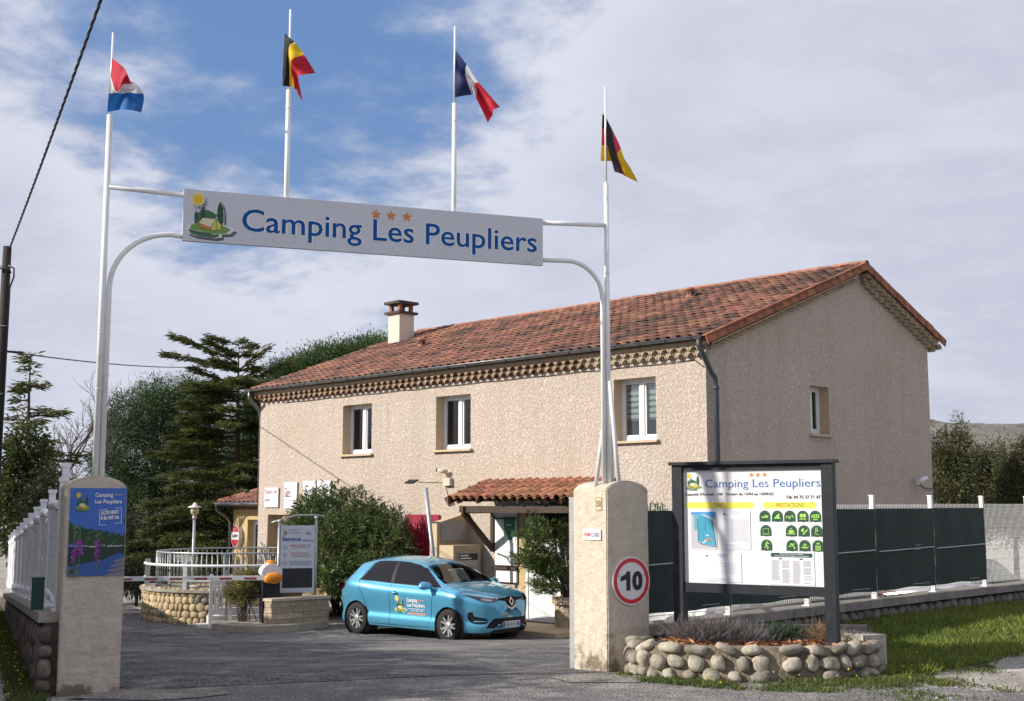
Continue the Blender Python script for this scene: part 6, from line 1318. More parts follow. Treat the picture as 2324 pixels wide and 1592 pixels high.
# ================================================================== right fence
def rf(a, off, z): n_ = Vector((FD.y, -FD.x)); p = FA + FD * a + n_ * off; return Vector((p.x, p.y, z))     # off>0: outside
RA = atan2(FD.y, FD.x)
rw = thing('low_wall', 'low dark stone wall with a concrete coping under the right-hand mesh fence', 'wall', (0, 0, 0))
b = MB(); V = [rf(a, o_, z) for a in (-.2, 26) for o_ in (.10, -.16) for z in (-1.2, .27)]; b.add(V, [(0, 4, 5, 1), (2, 3, 7, 6), (1, 5, 7, 3), (0, 1, 3, 2)]); b.obj('core', [mortar_d], rw)
zc_ = lambda a: .385 + .03 * min(1, a / 8)
for i in range(14):
    a, c = -.2 + i * 1.87, -.2 + (i + 1) * 1.87 - .008; V = [rf(q, o_, zc_(q) - h) for q in (a, c) for o_ in (.19, -.2) for h in (.11, 0)]
    MB().add(V, [(0, 4, 5, 1), (2, 3, 7, 6), (1, 5, 7, 3), (0, 2, 6, 4), (0, 1, 3, 2), (4, 6, 7, 5)]).obj('coping_stone', [mat('coping', (.27, .245, .215), .95, var=.35, vscale=4, stain=(.09, .08, .07), stscale=2.5, bump=.5, bscale=40) if i == 0 else bpy.data.materials['coping']], rw)
a = .2; ws_ = stone_meshes('wall_stone', mat('wall_stone', (.20, .175, .15), .9, col2=(.11, .10, .09), vscale=5, island=.3, bump=.5, bscale=20), 5)
while a < 16:
    w = random.uniform(.16, .3); link('wall_stone', random.choice(ws_), rw, T3(rf(a + w / 2, .10, .19 + random.uniform(-.02, .02))) @ RZ(RA) @ RY(random.gauss(0, .3)) @ Matrix.Diagonal((w, .14, random.uniform(.16, .22), 1)))
    if random.random() < .6: link('wall_stone', random.choice(ws_), rw, T3(rf(a + w * .8, .10, .05)) @ RZ(RA) @ Matrix.Diagonal((w * .8, .14, .13, 1)))
    a += w * 1.02
fe = thing('mesh_fence', 'white wire mesh fence on the right with dark green privacy screens tied to its bays', 'fence', (0, 0, 0))
SPC = 1.87; fp = MB()
for s in (-.028, .020): fp.bb(s, s + .008, -.03, .03, 0, 1.50)
fp.bb(-.028, .028, -.034, -.03, 0, 1.5)
for i in range(18): fp.bb(-.0199, .0199, .0, .03, .02 + i * .085, .055 + i * .085)
fp.bb(-.035, .035, -.04, .04, 1.5001, 1.515).bb(-.05, .05, -.06, .06, 0, .012); fpm = fp.mesh('post', [dirty_white])
AP = [-.1 + SPC * i for i in range(13)]
for a in AP: link('post', fpm, fe, T3(rf(a, 0, zc_(a))) @ RZ(RA))
wp = MB(); Lw = SPC - .08
for i in range(38): x = -Lw / 2 + i * Lw / 37; wp.box((x, 0, .66), (.0042, .0042, 1.32))
for i in range(8): z = .02 + i * .18; wp.box((0, .006, z), (Lw, .0042, .0042)); 
for z in (.03, .62, 1.24): wp.box((0, -.03, z), (Lw, .0042, .0042)).box((0, -.03, z + .07), (Lw, .0042, .0042))
wpm = wp.mesh('wire_panel', [dirty_white])
for a, c in zip(AP, AP[1:]): link('wire_panel', wpm, fe, T3(rf((a + c) / 2, 0, zc_(a) + .06)) @ RZ(RA))
for k, (a, c) in enumerate(zip(AP[:5], AP[1:6])):
    b = MB(); nu, nv = 24, 12; V = []
    for j in range(nv + 1):
        for i in range(nu + 1):
            u, v = i / nu, j / nv; z = zc_(a) + .115 + v * 1.20 + .012 * sin(u * 9 + k) * (1 - v) * .8
            V.append(rf(lerp(a + .01, c - .01, u), .045 + .012 * noise.noise((u * 5 + k * 9, v * 4, 2)) + (.02 * sin(u * pi * 2) * (1 - v)), z))
    b.add(V, [(j * (nu + 1) + i, j * (nu + 1) + i + 1, (j + 1) * (nu + 1) + i + 1, (j + 1) * (nu + 1) + i) for j in range(nv) for i in range(nu)], 0, True); so_ = b.obj('privacy_screen', [tarp], fe)
    b = MB(); b.tube([rf(lerp(a + .05, c - .05, i / 8), .066 + .008 * sin(i * 2 + k), zc_(a) + .68 + .004 * i) for i in range(9)], .010, 5); b.obj('strap', [mat('pale_tape', (.40, .44, .42), .6) if k == 0 else bpy.data.materials['pale_tape']], so_)
# ================================================================== utility pole and cables
up_ = thing('utility_pole', 'dark wooden utility pole with metal straps at the left edge', 'pole', T3((-9.05, 22.0, -.5)))
MB().tube([(0, 0, 0), (.03, 0, 3.5), (.05, 0, 6.85)], [.11, .092, .072], 14).obj('shaft', [mat('creosote_wood', (.030, .023, .018), .8, var=.5, vscale=10, bump=.5, bscale=30, stretch=(1, 1, .12))], up_)
for z in (5.4, 4.2, 3.3, 2.05): MB().tube([(.04, 0, z), (.04, 0, z + .02)], .097, 14).obj('strap', [galv], up_)
MB().tube([(.13, -.06, .6), (.14, -.05, 3), (.145, -.04, 6.1), (.2, -.02, 6.3), (.2, -.03, 6.45), (.1, -.05, 6.5)], .016, 6).obj('riser_cable', [black_plastic], up_); MB().bb(-.06, .06, -.16, -.10, 3.05, 3.45).obj('junction_box', [mat('weathered_grey', (.10, .10, .09), .8)], up_)
MB().tube([(-.1, -.1, 6.45), (.12, -.1, 6.45), (.16, -.1, 6.35)], .03, 6).obj('clamp', [black_plastic], up_)
p0 = Vector((-8.95, 21.95, 6.28)); pm_ = at(229, 0, 12.0); p1 = p0 + (pm_ - p0) * 2.4; b = MB()
cab_ = [p0.lerp(p1, t) + Vector((0, 0, -.9 * t * (1 - t) + .9 * t * .583)) for t in [i / 200 for i in range(201)]]
for ph in (0, 2.1, 4.2): b.tube([p + Vector((.0085 * cos(i * 1.1 + ph), .0085 * cos(i * 1.1 + ph), .010 * sin(i * 1.1 + ph))) for i, p in enumerate(cab_)], .0085, 5)
tag(b.obj('overhead_cable', [black_plastic]), 'thick twisted black cable rising from the utility pole overhead', 'cable')
p0, p1 = Vector((-8.93, 22.05, 4.47)), at(470, 832, 46); b = MB(); b.tube([p0.lerp(p1, i / 20) + Vector((0, 0, -.5 * i / 20 * (1 - i / 20))) for i in range(21)], .014, 5); b.tube([p0, p0 + Vector((.2, .2, .01))], .02, 6)
tag(b.obj('overhead_cable', [black_plastic]), 'thin black cable running from the pole to the cedar', 'cable')
# ================================================================== vegetation
lm_cedar = leafmat('cedar_needles', (.13, .142, .042), (.06, .082, .03), .5, .6, .32)
lm_pine = leafmat('pine_needles', (.075, .125, .045), (.036, .07, .026), .5, .55, .32)
lm_pine2 = leafmat('pine_needles_bright', (.085, .135, .043), (.04, .072, .027), .5, .55, .32)
lm_olea = leafmat('oleander_leaves', (.115, .155, .05), (.05, .085, .03), .6, .42, .34, stain=(.21, .18, .045), stscale=2.2)
lm_olea2 = leafmat('oleander_leaves_lighter', (.125, .165, .048), (.06, .095, .03), .6, .42, .34, stain=(.23, .20, .05), stscale=3)  # slightly lighter, yellower green than the large oleander's leaves
lm_var = leafmat('oleander_leaves_yellowing', (.25, .23, .085), (.12, .135, .05), .6, .45, .3, stain=(.26, .20, .09), stscale=4)
lm_ever = leafmat('evergreen_leaves', (.075, .092, .024), (.035, .055, .018), .5, .55, .3)
lm_dark = leafmat('dark_hedge_leaves', (.036, .05, .024), (.055, .048, .026), .5, .6, .25)
lm_jun = leafmat('juniper_leaves', (.125, .125, .055), (.065, .075, .036), .55, .65, .3, stain=(.15, .11, .06), stscale=1.5)
lm_grass = leafmat('grass_blades', (.215, .255, .05), (.13, .185, .035), .45, .6, .4, stain=(.22, .19, .07), stscale=1.3)
lm_grass2 = leafmat('verge_blades', (.13, .155, .045), (.085, .12, .03), .45, .6, .35, stain=(.15, .13, .06), stscale=2)
twig_m = mat('grey_twigs', (.13, .105, .09), .9, var=.4, vscale=6)
def rv(n): return unit(rng.normal(size=(n, 3)))
def crown_pts(lobes, nc, per, cr, shell=.82, up=.25):
    "leaf positions and directions in clumps near the skin of several lobes"
    vol = np.array([r[0] * r[1] + r[0] * r[2] + r[1] * r[2] for _, r in lobes]); pick = rng.choice(len(lobes), nc, p=vol / vol.sum())
    d = rv(nc); rad = shell + (1 - shell) * 1.3 * rng.random(nc); rad[rng.random(nc) < .22] *= .6
    C_ = np.array([lobes[i][0][:] for i in pick]); R_ = np.array([lobes[i][1] for i in pick]); cc = C_ + d * R_ * rad[:, None]
    od = unit(d / R_ + np.array([0, 0, up]))
    off = rng.normal(size=(nc, per, 3)) * (cr * .5 * rng.uniform(.6, 1.4, (nc, 1, 1))); P = cc[:, None] + off
    D = unit(off / (cr * .6) * .8 + od[:, None] * .8 + rng.normal(size=(nc, per, 3)) * .35)
    return P.reshape(-1, 3), D.reshape(-1, 3)
def tube_tree(b, p, d, r, ln, depth, spread=.6, ratio=.72, up=.15, kink=.18, nmin=2, nmax=3, seg=3, sides=4):
    pts = [p]; q = p; dd = d
    for i in range(seg): dd = (dd + Vector((random.gauss(0, kink), random.gauss(0, kink), random.gauss(0, kink) + up * .3))).normalized(); q = q + dd * ln / seg; pts.append(q)
    b.tube(pts, [r * (1 - .35 * i / seg) for i in range(seg + 1)], sides if depth < 4 else sides + 3, 0, False)
    if depth == 0: return
    for k in range(random.randint(nmin, nmax)):
        s = pts[random.randint(max(1, seg - 2), seg)] if k else q
        nd = (dd + Vector((random.gauss(0, spread), random.gauss(0, spread), random.gauss(up, spread * .5)))).normalized()
        tube_tree(b, s, nd, r * .62, ln * ratio * random.uniform(.8, 1.15), depth - 1, spread, ratio, up, kink, nmin, nmax, seg, sides)
def tree(name, label, cat, base, lobes, nc, per, cr, L_, Wd, m, trunk=(.12, .06), group=None, limbs=5, droop=.15, up=.25, shell=.82):
    t = thing(name, label, cat, base, group); base = Vector(base)
    P, D = crown_pts(lobes, nc, per, cr, shell, up); n = len(P)
    me = leaf_mesh('crown', P - np.array(base), D, rng.uniform(.7, 1.3, n) * L_, rng.uniform(.8, 1.2, n) * Wd, m, droop); link('crown', me, t)
    topz = max(c[2] + r[2] * .4 for c, r in lobes) - base.z; b = MB(); b.tube([(0, 0, 0), (.03, .02, topz * .5), (0, 0, topz)], [trunk[0], (trunk[0] + trunk[1]) / 2, trunk[1]], 8)
    for i in range(limbs):
        c, r = lobes[i % len(lobes)]; e = Vector(c) + Vector((random.uniform(-.6, .6) * r[0], random.uniform(-.6, .6) * r[1], random.uniform(-.2, .5) * r[2])) - base
        s = Vector((0, 0, topz * random.uniform(.3, .8))); b.tube([s, s.lerp(e, .5) + Vector((0, 0, .1)), e], [trunk[1] * .6, trunk[1] * .4, trunk[1] * .15], 6)
    b.obj('trunk', [bark], t); return t
A = lambda x, y, Y: tuple(at(x, y, Y))
# ---- cedar left of the house
def conifer(name, label, base, topz, branches, m, ln, wd, per=3, r0=.20, dens=11):
    t = thing(name, label, 'tree', base); B_ = Vector(base); b = MB(); b.tube([(0, 0, 0), (.05, 0, (topz - B_.z) * .5), (0, 0, (topz - B_.z) * .85), (0, 0, topz - B_.z)], [r0, r0 * .62, r0 * .22, .008], 9); P, D = [], []
    for h, az, L_, rise, wid in branches:
        s = Vector((0, 0, h)); dv = Vector((cos(az), sin(az), 0)); sd = Vector((-sin(az), cos(az), 0))
        pts = [s + dv * (L_ * t_) + Vector((0, 0, rise * L_ * t_ - .10 * L_ * t_ * t_)) for t_ in (0, .25, .5, .75, 1)]
        b.tube(pts, [.05 * r0 / .2, .04 * r0 / .2, .028 * r0 / .2, .018, .008], 5, 0, False)
        n = int(L_ * dens * (1 + wid * 3))
        for i in range(n):
            t_ = random.uniform(.12, 1) ** .8; c = pts[0].lerp(pts[4], t_) + Vector((0, 0, .10 * L_ * t_ * (1 - t_)))
            w = wid * L_ * (1.05 - t_) * (.35 + .65 * min(1, t_ * 3)); o = random.uniform(-1, 1)
            c = c + sd * (w * o) + dv * (abs(o) * w * .35) + Vector((0, 0, -.10 * abs(o) * w + random.gauss(0, .035)))
            dd = (dv + sd * o * 1.0 + Vector((0, 0, rise * .5))).normalized()
            for k in range(per): P.append(c + Vector((random.gauss(0, .07), random.gauss(0, .07), random.gauss(0, .03)))); D.append(dd + Vector((random.gauss(0, .35), random.gauss(0, .35), random.gauss(.05, .22))))
    n = len(P); link('crown', leaf_mesh('crown', np.array([p[:] for p in P]), np.array([d[:] for d in D]), rng.uniform(.7, 1.3, n) * ln, rng.uniform(.8, 1.3, n) * wd, m, .12), t); b.obj('trunk', [bark], t); return t
cb_ = at(526, 1400, 44); cb_.z = -.9; ctop = at(526, 772, 44).z; H = ctop - cb_.z; br = []
for (x, y, h) in ((380, 806, .865), (397, 768, .90), (612, 788, .87), (650, 822, .80), (470, 778, .93), (560, 800, .93), (585, 840, .82), (430, 835, .80)):
    e = at(x, y, 44); dx = e.x - cb_.x; s = cb_.z + H * h; rise = (e.z - s) / abs(dx) + .10; br.append((H * h, (0 if dx > 0 else pi) + random.uniform(-.25, .25), abs(dx) * 1.03, rise, .16))
for i in range(12): br.append((H * random.uniform(.86, .99), random.uniform(0, 2 * pi), random.uniform(.4, 1.0), .35, .3))
for i in range(125):
    h = random.uniform(.08, .82); L_ = (1.15 - h) * 4.9 * random.uniform(.55, 1.0) if h < .7 else random.uniform(1.2, 2.2)
    az = random.choice((random.uniform(pi * .72, pi * 1.28), random.uniform(-.6, .4), random.uniform(pi, 2 * pi), random.uniform(0, 2 * pi)))
    if cos(az) > .2: L_ = min(L_, 2.0)
    br.append((H * h, az, L_, random.uniform(-.02, .16), random.uniform(.22, .34)))
conifer('cedar', 'tall cedar with spreading flat branches left of the house, its top above the roof', cb_, ctop, br, lm_cedar, .25, .042, 6, .15, 24)
e4 = lambda x, y, Y, rx, rz, ry=None: (A(x, y, Y), (rx * Y / 2870, (ry or rx) * Y / 2870, rz * Y / 2870))
tree('pine_tree', 'rounded dark green pine behind the left gate pillar, left of the cedar', 'tree', (at(340, 1300, 50).x, 50, -.9), [e4(330, 1010, 50, 85, 130), e4(270, 1040, 50, 60, 130), e4(390, 950, 51, 80, 95), e4(440, 940, 52, 60, 75), e4(240, 1110, 50, 30, 110), e4(320, 1180, 50, 110, 90), e4(450, 1060, 51, 80, 120), e4(500, 1150, 51, 70, 120), e4(250, 1200, 50, 60, 90)], 2300, 44, .34, .17, .034, lm_pine, (.25, .1), up=.5)
tree('pine_tree', 'mid-green pine close against the left corner of the house', 'tree', (at(560, 1300, 47).x, 47, -.9), [e4(575, 1010, 47, 45, 110), e4(555, 1120, 47, 50, 100), e4(590, 930, 47, 30, 50), e4(530, 1190, 47, 40, 60)], 1000, 44, .34, .17, .034, lm_pine2, (.16, .07), up=.4)
tree('umbrella_pine', 'flat-topped umbrella pine showing above the left end of the roof', 'tree', (at(760, 1300, 56).x, 56, -.9), [e4(820, 812, 56, 60, 34), e4(760, 826, 56, 60, 36), e4(700, 846, 55, 60, 36), e4(650, 866, 55, 50, 36), e4(860, 800, 57, 40, 26)], 900, 40, .42, .20, .042, lm_pine2, (.3, .15), up=.8)
tree('hedge', 'dark tangled hedge behind the terrace railing', 'hedge', (at(420, 1330, 46).x, 46, -.9), [e4(330, 1240, 46, 60, 70), e4(410, 1230, 46, 60, 80), e4(480, 1240, 46, 55, 80), e4(530, 1250, 46, 40, 90), e4(300, 1290, 46, 40, 50), e4(270, 1250, 46, 40, 80)], 1000, 22, .42, .16, .045, lm_dark, (.1, .05), droop=.3)
tree('hedge', 'low dark brown hedge at the foot of the cedar, left of the terrace wall', 'hedge', (at(310, 1330, 33).x, 33, -.8), [e4(300, 1310, 33, 40, 30), e4(345, 1300, 34.5, 30, 36)], 180, 18, .25, .12, .04, lm_dark, (.05, .02), droop=.3)
# ---- left edge
lb_ = at(45, 1330, 36); lb_.z = -.9; lt = at(45, 800, 36).z; H = lt - lb_.z; br = []
for i in range(60):
    h = random.uniform(.25, 1) ** .8; br.append((H * min(.985, h), random.uniform(0, 2 * pi), max(.22, (1 - h) * 2.0 + .1) * random.uniform(.6, 1.15), random.uniform(-.05, .25), .26))
for (x, y) in ((104, 872), (198, 1022), (150, 930)):
    e = at(x, y, 36); L_ = e.x - lb_.x; br.append((e.z - lb_.z - .1 * L_, 0, L_, .1, .16)); br.append((e.z - lb_.z - .18 * L_, .2, L_ * .8, .1, .2))
conifer('conifer', 'slender dark conifer beside the utility pole', lb_, lt, br, lm_cedar, .24, .045, 3, .14, 14)
tree('evergreen_tree', 'yellow-green leafy tree behind the white fence, beside the utility pole', 'tree', (at(60, 1330, 33).x, 33, -.9), [e4(62, 1060, 33, 42, 100), e4(48, 1150, 33, 44, 110), e4(88, 1130, 33.5, 40, 70)], 520, 20, .26, .13, .07, lm_ever, (.12, .06), droop=.2)
tree('evergreen_tree', 'dark rounded evergreen shrub between the white fence and the left pillar', 'tree', (at(110, 1330, 31).x, 31, -.9), [e4(112, 1150, 31, 45, 85), e4(80, 1200, 31, 40, 70), e4(145, 1200, 32, 30, 60)], 460, 20, .24, .11, .05, lm_dark, (.1, .05), droop=.25)
def bare(label, x, y, Y, h, depth, lean=0.0):
    p = at(x, y, Y); p.z = -.9; t = thing('bare_tree', label, 'tree', p, 'bare trees on the left'); b = MB(); tube_tree(b, Vector((0, 0, 0)), Vector((lean, 0, 1)), .11, h, depth, .45, .70, .12, .12, 2, 3, 3, 3); b.obj('trunk', [twig_m], t)
random.seed(21)
bare('leafless tree with fine pale twigs behind the slender conifer', 95, 1300, 42, 2.7, 6, .03)
bare('leafless grey tree whose twigs show just left of the gate pole', 165, 1300, 40, 2.2, 6, .05)
bare('low leafless tree between the conifer and the gate pole', 135, 1300, 37, 1.9, 6, -.1)
# ---- right edge
gj = 'olive green junipers behind the mesh fence'
for x, y, rx, rz, Y, lab in ((2160, 1095, 42, 84, 41, 'olive juniper right beside the gable wall'), (2230, 1120, 38, 70, 43, 'middle olive juniper of the clump right of the gable'), (2308, 1112, 36, 72, 42, 'olive juniper at the right edge, farthest from the house')):
    lo = [e4(x, y, Y, rx, rz), e4(x - 15, y + 45, Y, rx, 70), e4(x + 22, y - 66, Y, 16, 50), e4(x - 20, y - 70, Y, 22, 40)]
    if x == 2160: lo.append(e4(x + 22, y - 118, Y, 8, 34))
    tree('juniper', lab, 'bush', (at(x, 1300, Y).x, Y, -.8), lo, 620, 20, .26, .15, .035, lm_jun, (.1, .05), gj, droop=.05, up=.6, shell=.7)
V = []; xs_ = np.linspace(60, 900, 150)
for j in range(24):
    for x in xs_:
        d = j / 23; h = 66 * sstep(90, 300, x) * (1 - .06 * sin(x * .02) - .0002 * (x - 300)) * (1 - (1 - d) ** 1.6) + 5.5 * noise.noise((x * .03, j * .5, 1)) * d + 2.2 * noise.noise((x * .16, j * 1.5, 4)) * d
        V.append((x, 520 + d * 420, -3 + h))
F = [(j * 150 + i, j * 150 + i + 1, (j + 1) * 150 + i + 1, (j + 1) * 150 + i) for j in range(23) for i in range(149)]
hill_m = mat('wooded_hill', (.21, .185, .17), .95, col2=(.15, .145, .115), vscale=.05, bump=1, bscale=.35, bdist=2.5, stain=(.11, .11, .09), stscale=.09, stlo=.5, sthi=.6)
link('hill', fastmesh('hill', V, F, hill_m, True), kind='structure')
# ---- oleanders
def oleander(name, label, base, lobes, tips, m, ln=.15, wd=.026, whorl=15, stems=14, stemr=.014):
    t = thing(name, label, 'bush', base); B_ = Vector(base); nt_ = tips
    vol = np.array([r[0] * r[2] for _, r in lobes]); pick = rng.choice(len(lobes), nt_, p=vol / vol.sum()); d = rv(nt_); d[:, 2] = np.abs(d[:, 2]) * .9 - .25 * rng.random(nt_); d = unit(d)
    rad = rng.uniform(.62, 1.06, nt_); rad[rng.random(nt_) < .15] *= .6
    C_ = np.array([lobes[i][0][:] for i in pick]); R_ = np.array([lobes[i][1] for i in pick]); tip = C_ + d * R_ * rad[:, None]
    sd = unit(unit(tip - np.array(B_)) * .55 + d * .35 + np.array([0, 0, .45]) + rng.normal(size=(nt_, 3)) * .22)
    k = whorl; back = rng.random((nt_, k, 1)) ** 1.3 * .30; r = rv(nt_ * k).reshape(nt_, k, 3); per = unit(r - sd[:, None] * np.sum(r * sd[:, None], -1, keepdims=True))
    P = tip[:, None] - sd[:, None] * back; D = unit(per * (.55 + back * 1.6) + sd[:, None] * .75)
    P = P.reshape(-1, 3); D = D.reshape(-1, 3); n = len(P); link('foliage', leaf_mesh('foliage', P - np.array(B_), D, rng.uniform(.75, 1.2, n) * ln, wd, m, .18), t)
    b = MB()
    for i in range(stems):
        e = Vector(tip[i]) - B_; s = Vector((random.gauss(0, .08), random.gauss(0, .08), 0)); b.tube([s, s.lerp(e, .45) + Vector((0, 0, .12)), e], [stemr, stemr * .7, stemr * .3], 5)
    b.obj('stems', [twig_m], t); return t
hl = lambda x, y, z, rx, ry, rz: (tuple(hw(x, y, z)), (rx, ry, rz))
oleander('oleander', 'large dense oleander bush against the facade behind the blue car', tuple(hw(-9.9, -1.3, 0)), [hl(-10.15, -1.2, 2.0, 1.15, 1.0, 1.15), hl(-11.25, -1.0, 1.7, .9, .8, 1.05), hl(-8.95, -1.3, 1.75, 1.1, .9, 1.0), hl(-8.15, -1.3, 1.35, .75, .7, .95), hl(-10.05, -1.5, .9, 1.5, .9, .9), hl(-8.75, -1.5, .75, 1.0, .8, .8), hl(-11.45, -1.1, .9, .7, .7, .9)], 2100, lm_olea, .19, .030, 15, 40)
oleander('oleander', 'smaller oleander leaning over the block planter beside the white door', (1.16, 26.4, -.12), [(A(1238, 1215, 26.2), (.55, .5, .62)), (A(1215, 1270, 26.1), (.48, .45, .40)), (A(1275, 1200, 26.3), (.45, .45, .62)), (A(1250, 1290, 26.1), (.42, .4, .38)), (A(1235, 1330, 26.0), (.36, .3, .25))], 620, lm_olea2, .16, .024, 14, 26)
oleander('oleander', 'small yellowing oleander shrub on the concrete island beside the barrier', (-5.66, 27.05, -.66), [(A(556, 1336, 27.0), (.36, .32, .38)), (A(540, 1350, 26.9), (.26, .3, .27)), (A(578, 1334, 27.1), (.20, .3, .38)), (A(568, 1316, 27.0), (.18, .2, .26))], 240, lm_var, .15, .022, 13, 22, .012)
oleander('oleander', 'oleander tips showing over the screen between the right pillar and the board', tuple(at(1500, 1300, 18.0)), [(A(1478, 1170, 18.0), (.14, .12, .16)), (A(1505, 1172, 18.0), (.12, .12, .15))], 26, lm_olea2, .14, .022, 13, 8)
# ---- plants in the bed
def tuft(name, label, base, n, L_, wd, m, spread=.7, rad=.1, up=1.0, cat='plant', group=None):
    base = Vector(base); P = np.column_stack([rng.normal(size=n) * rad, rng.normal(size=n) * rad, np.abs(rng.normal(size=n)) * .02]); D = np.column_stack([rng.normal(size=n) * spread, rng.normal(size=n) * spread, np.full(n, up)])
    P2 = P + unit(D) * (rng.random((n, 1)) * L_ * .6)
    return tag(link(name, leaf_mesh(name, P2, D, rng.uniform(.5, 1.0, n) * L_ * .75, wd * .42, m, .05), None, T3(base)), label, cat, group)
lav = leafmat('dry_lavender', (.19, .155, .15), (.10, .075, .07), .5, .8, .15); lav2 = leafmat('grey_lavender', (.24, .23, .25), (.14, .13, .14), .4, .8, .15)
strw = leafmat('dry_straw', (.30, .19, .10), (.20, .12, .06), .5, .8, .2); ros = leafmat('rosemary_green', (.055, .085, .05), (.03, .05, .03), .5, .6, .2)
for x, y, n, L_, m, r, lab in ((2.02, 13.75, 900, .30, lav, .13, 'dry brown lavender clump at the left of the cobble bed'), (2.30, 13.72, 900, .28, lav, .12, 'brown lavender clump standing second from the left in the cobble bed'), (2.52, 13.62, 420, .22, lav2, .10, 'grey lavender clump left of the green rosemary'), (2.12, 13.62, 350, .30, lav2, .10, 'grey lavender sprigs in front of the leftmost brown clump'), (2.86, 13.75, 620, .25, ros, .07, 'dark green rosemary shrub in the middle of the bark mulch'), (3.30, 13.62, 160, .27, strw, .06, 'dry straw-coloured stalks beside the right post of the board'), (3.68, 13.75, 130, .18, lav, .07, 'withered dark clump right of the board post')):
    tuft('bed_plant', lab, (x, y, .31), int(n * 2.2), L_ * .9, .012, m, .85, r * 1.25)
# ---- grass, flowers, loose gravel
def blades(name, region, n, hmin, hmax, m, wd=.012, dens=None, hfun=None):
    P = []; xs0, ys0 = [p[0] for p in region], [p[1] for p in region]
    while len(P) < n:
        x, y = random.uniform(min(xs0), max(xs0)), random.uniform(min(ys0), max(ys0))
        if inpoly((x, y), region) and (dens is None or random.random() < dens(x, y)): P.append((x, y))
    Q = []
    for x, y in P:
        for k in range(6): a, b_ = x + random.gauss(0, .028), y + random.gauss(0, .028); Q.append((a, b_, zg(a, b_) - .012))
    N_ = len(Q); Q = np.array(Q); D = np.column_stack([rng.normal(size=N_) * .45, rng.normal(size=N_) * .45, np.ones(N_)]); h = rng.uniform(hmin, hmax, N_)
    if hfun is not None: h = h * np.repeat([hfun(x, y) for x, y in P], 6)
    return link(name, leaf_mesh(name, Q, D, h, wd, m, .15), kind='stuff')
def nz2(x, y, s=1.2, o=0): return .5 + .5 * noise.noise((x * s, y * s, 5 + o))
G1 = [(3.85, 13.3), (3.9, 12.9), (5.0, 13.9), (6.1, 14.9), (9.0, 17.8), (13, 21.4), (19, 27.5), (15.5, 28.5), (5.0, 18.3), (3.9, 16.9), (4.15, 14.2)]
blades('grass', G1, 15000, .05, .15, lm_grass, .013, lambda x, y: .45 + .9 * nz2(x, y), lambda x, y: .6 + .9 * nz2(x, y, .8, 3))
G2 = [(1.25, 13.9), (1.5, 13.35), (2.1, 13.12), (3.4, 13.1), (4.2, 13.4), (4.3, 12.6), (3.2, 12.15), (2.2, 12.3), (1.3, 12.9), (1.1, 13.5)]
blades('weeds', G2, 2000, .025, .085, lm_grass2, .012, lambda x, y: max(0, nz2(x, y, 1.9, 7) * 1.7 - .38) * (1.3 - .9 * min(1, max(0, (13.2 - y) / .9))))
G4 = [(4.0, 12.9), (3.2, 12.2), (2.6, 11.4), (6, 11), (10, 12.5), (14, 21), (9.0, 17.8), (6.1, 14.9), (5.0, 13.9)]
blades('weeds', G4, 2600, .02, .07, lm_grass2, .012, lambda x, y: max(0, nz2(x, y, 1.5, 17) * 2.4 - 1.15))
def lstrip(o0, o1, b0, b1): return [tuple(lf(b0, o0, 0))[:2], tuple(lf(b1, o0, 0))[:2], tuple(lf(b1, o1, 0))[:2], tuple(lf(b0, o1, 0))[:2]]
blades('verge_grass', lstrip(.14, .42, -2.0, 16), 4200, .03, .11, lm_grass2, .011, lambda x, y: .2 + nz2(x, y, 2, 9), lambda x, y: .6 + .8 * nz2(x, y, 1.5, 2))
ylw = mat('dandelion_yellow', (.75, .50, .01), .6); P = []
for reg, n in ((G1, 26), (G2, 14), (lstrip(.2, .45, -1.5, 8), 34)):
    c = 0
    while c < n:
        x, y = random.uniform(min(p[0] for p in reg), max(p[0] for p in reg)), random.uniform(min(p[1] for p in reg), max(p[1] for p in reg))
        if inpoly((x, y), reg): P.append((x, y)); c += 1
b = MB()
for x, y in P + [(1.52, 13.92), (1.62, 13.95), (1.57, 13.9), (4.1, 13.45), (4.2, 13.5)]:
    z = zg(x, y) + random.uniform(.05, .13) + (.12 if (x < 1.7 and x > 1.4) else 0); b.lathe([(0, -.003), (.011, .003), (.008, .007), (0, .006)], 7, 0, T3((x, y, z)) @ RX(random.gauss(0, .5)) @ RY(random.gauss(0, .5)))
b.obj('dandelions', [ylw], None, None, 'stuff')
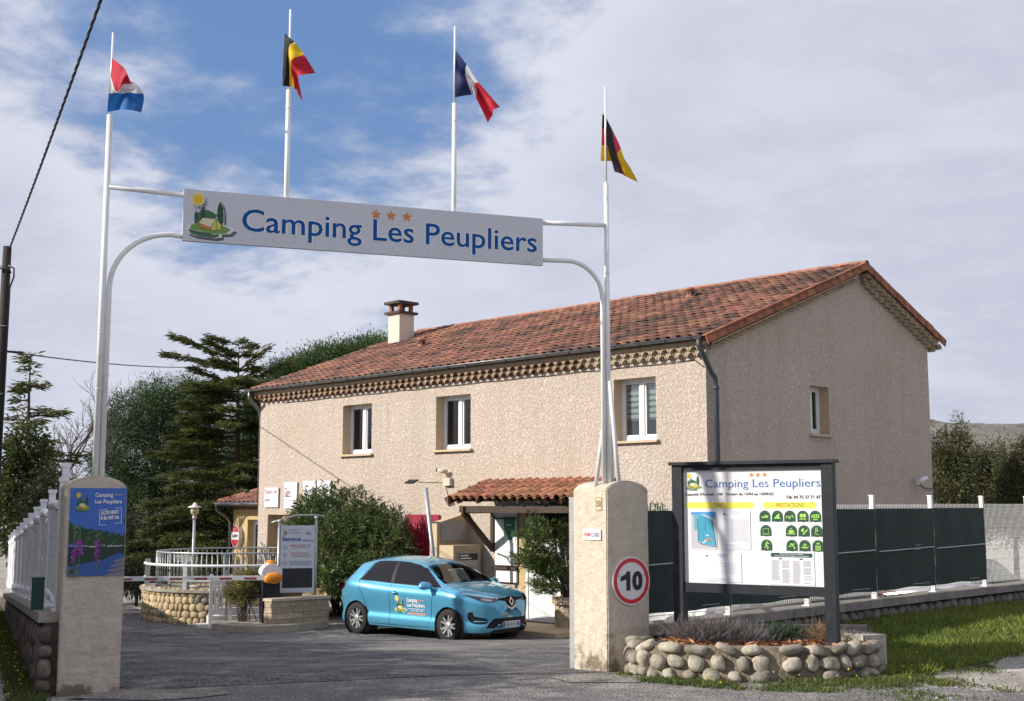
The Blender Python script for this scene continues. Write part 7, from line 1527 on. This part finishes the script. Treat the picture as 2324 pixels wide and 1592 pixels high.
def pebbles(name, region, n, s0, s1, m, dens=None):
    o8 = np.array([(1, 0, 0), (-1, 0, 0), (0, 1, 0), (0, -1, 0), (0, 0, .7), (0, 0, -.7)]); f8 = np.array([(0, 2, 4), (2, 1, 4), (1, 3, 4), (3, 0, 4)]); P = []
    while len(P) < n:
        x, y = random.uniform(min(p[0] for p in region), max(p[0] for p in region)), random.uniform(min(p[1] for p in region), max(p[1] for p in region))
        if inpoly((x, y), region) and (dens is None or random.random() < dens(x, y)): P.append((x, y, zg(x, y) - .006))
    P = np.array(P); s = s0 + (s1 - s0) * rng.random(n) ** 2.2; a = rng.random(n) * 6.28; c_, s_ = np.cos(a), np.sin(a); q = o8[None] * (1 + rng.normal(size=(n, 6, 1)) * .22) * s[:, None, None] * np.stack([np.ones(n), rng.uniform(.6, 1, n), rng.uniform(.5, 1, n)], -1)[:, None]
    x = q[..., 0] * c_[:, None] - q[..., 1] * s_[:, None]; y = q[..., 0] * s_[:, None] + q[..., 1] * c_[:, None]; V = np.stack([x, y, q[..., 2]], -1) + P[:, None]
    return link(name, fastmesh(name, V.reshape(-1, 3), (f8[None] + np.arange(n)[:, None, None] * 6).reshape(-1, 3), m), kind='stuff')
peb = mat('pebble', (.42, .40, .37), .85, col2=(.22, .21, .20), vscale=3, island=.45)
pebbles('gravel', [(1.2, 12.9), (2.5, 12.0), (4.5, 12.4), (6.5, 13.7), (14, 19.3), (14, 12), (9, 8.5), (1.5, 10.2)], 13000, .007, .026, peb, lambda x, y: .3 + .9 * nz2(x, y, .9, 31))
pebbles('gravel', [(-6.5, 10), (-4.2, 10.6), (-4.9, 12.4), (-8, 20), (-9, 20)], 2500, .006, .02, peb, lambda x, y: .3 + .7 * nz2(x, y, .9, 41))
pebbles('gravel', [(-3.6, 12.2), (1.2, 13.6), (2.5, 12.0), (1.5, 9.5), (-4.5, 9.5), (-4.2, 11.2)], 15000, .005, .016, mat('road_chipping', (.30, .29, .28), .85, col2=(.10, .098, .10), vscale=4, island=.6), lambda x, y: .2 + .9 * nz2(x, y, 1.3, 51))
pebbles('gravel', [(-3.4, 12.6), (1.2, 14.0), (2.5, 19), (3, 24), (-4, 27), (-8, 29), (-5, 15)], 26000, .006, .017, mat('drive_chipping', (.24, .235, .24), .85, col2=(.06, .06, .065), vscale=4, island=.7), lambda x, y: .1 + 1.2 * max(0, nz2(x, y, .7, 61) - .3))
# ---- trees that stand to the left of the view and shade the fence and drive
for i, (x, y, h) in enumerate(((-9.6, 8.0, 4.2), (-9.3, 11.4, 4.4), (-10.6, 15.0, 4.2), (-11.8, 18.8, 3.8), (-13.2, 22.6, 3.5))):
    tree('roadside_tree', ('nearest', 'second', 'middle', 'fourth', 'farthest')[i] + ' of five leafy trees outside the fence, beyond the left of the view', 'tree', (x, y, -.3), [((x, y, h * .60), (1.9, 2.0, h * .38)), ((x + .5, y + 1.2, h * .5), (1.3, 1.3, h * .4)), ((x - .4, y - 1.2, h * .5), (1.3, 1.3, h * .4))], 1000, 22, .5, .20, .11, lm_ever, (.2, .1), 'trees left of the view', droop=.2)
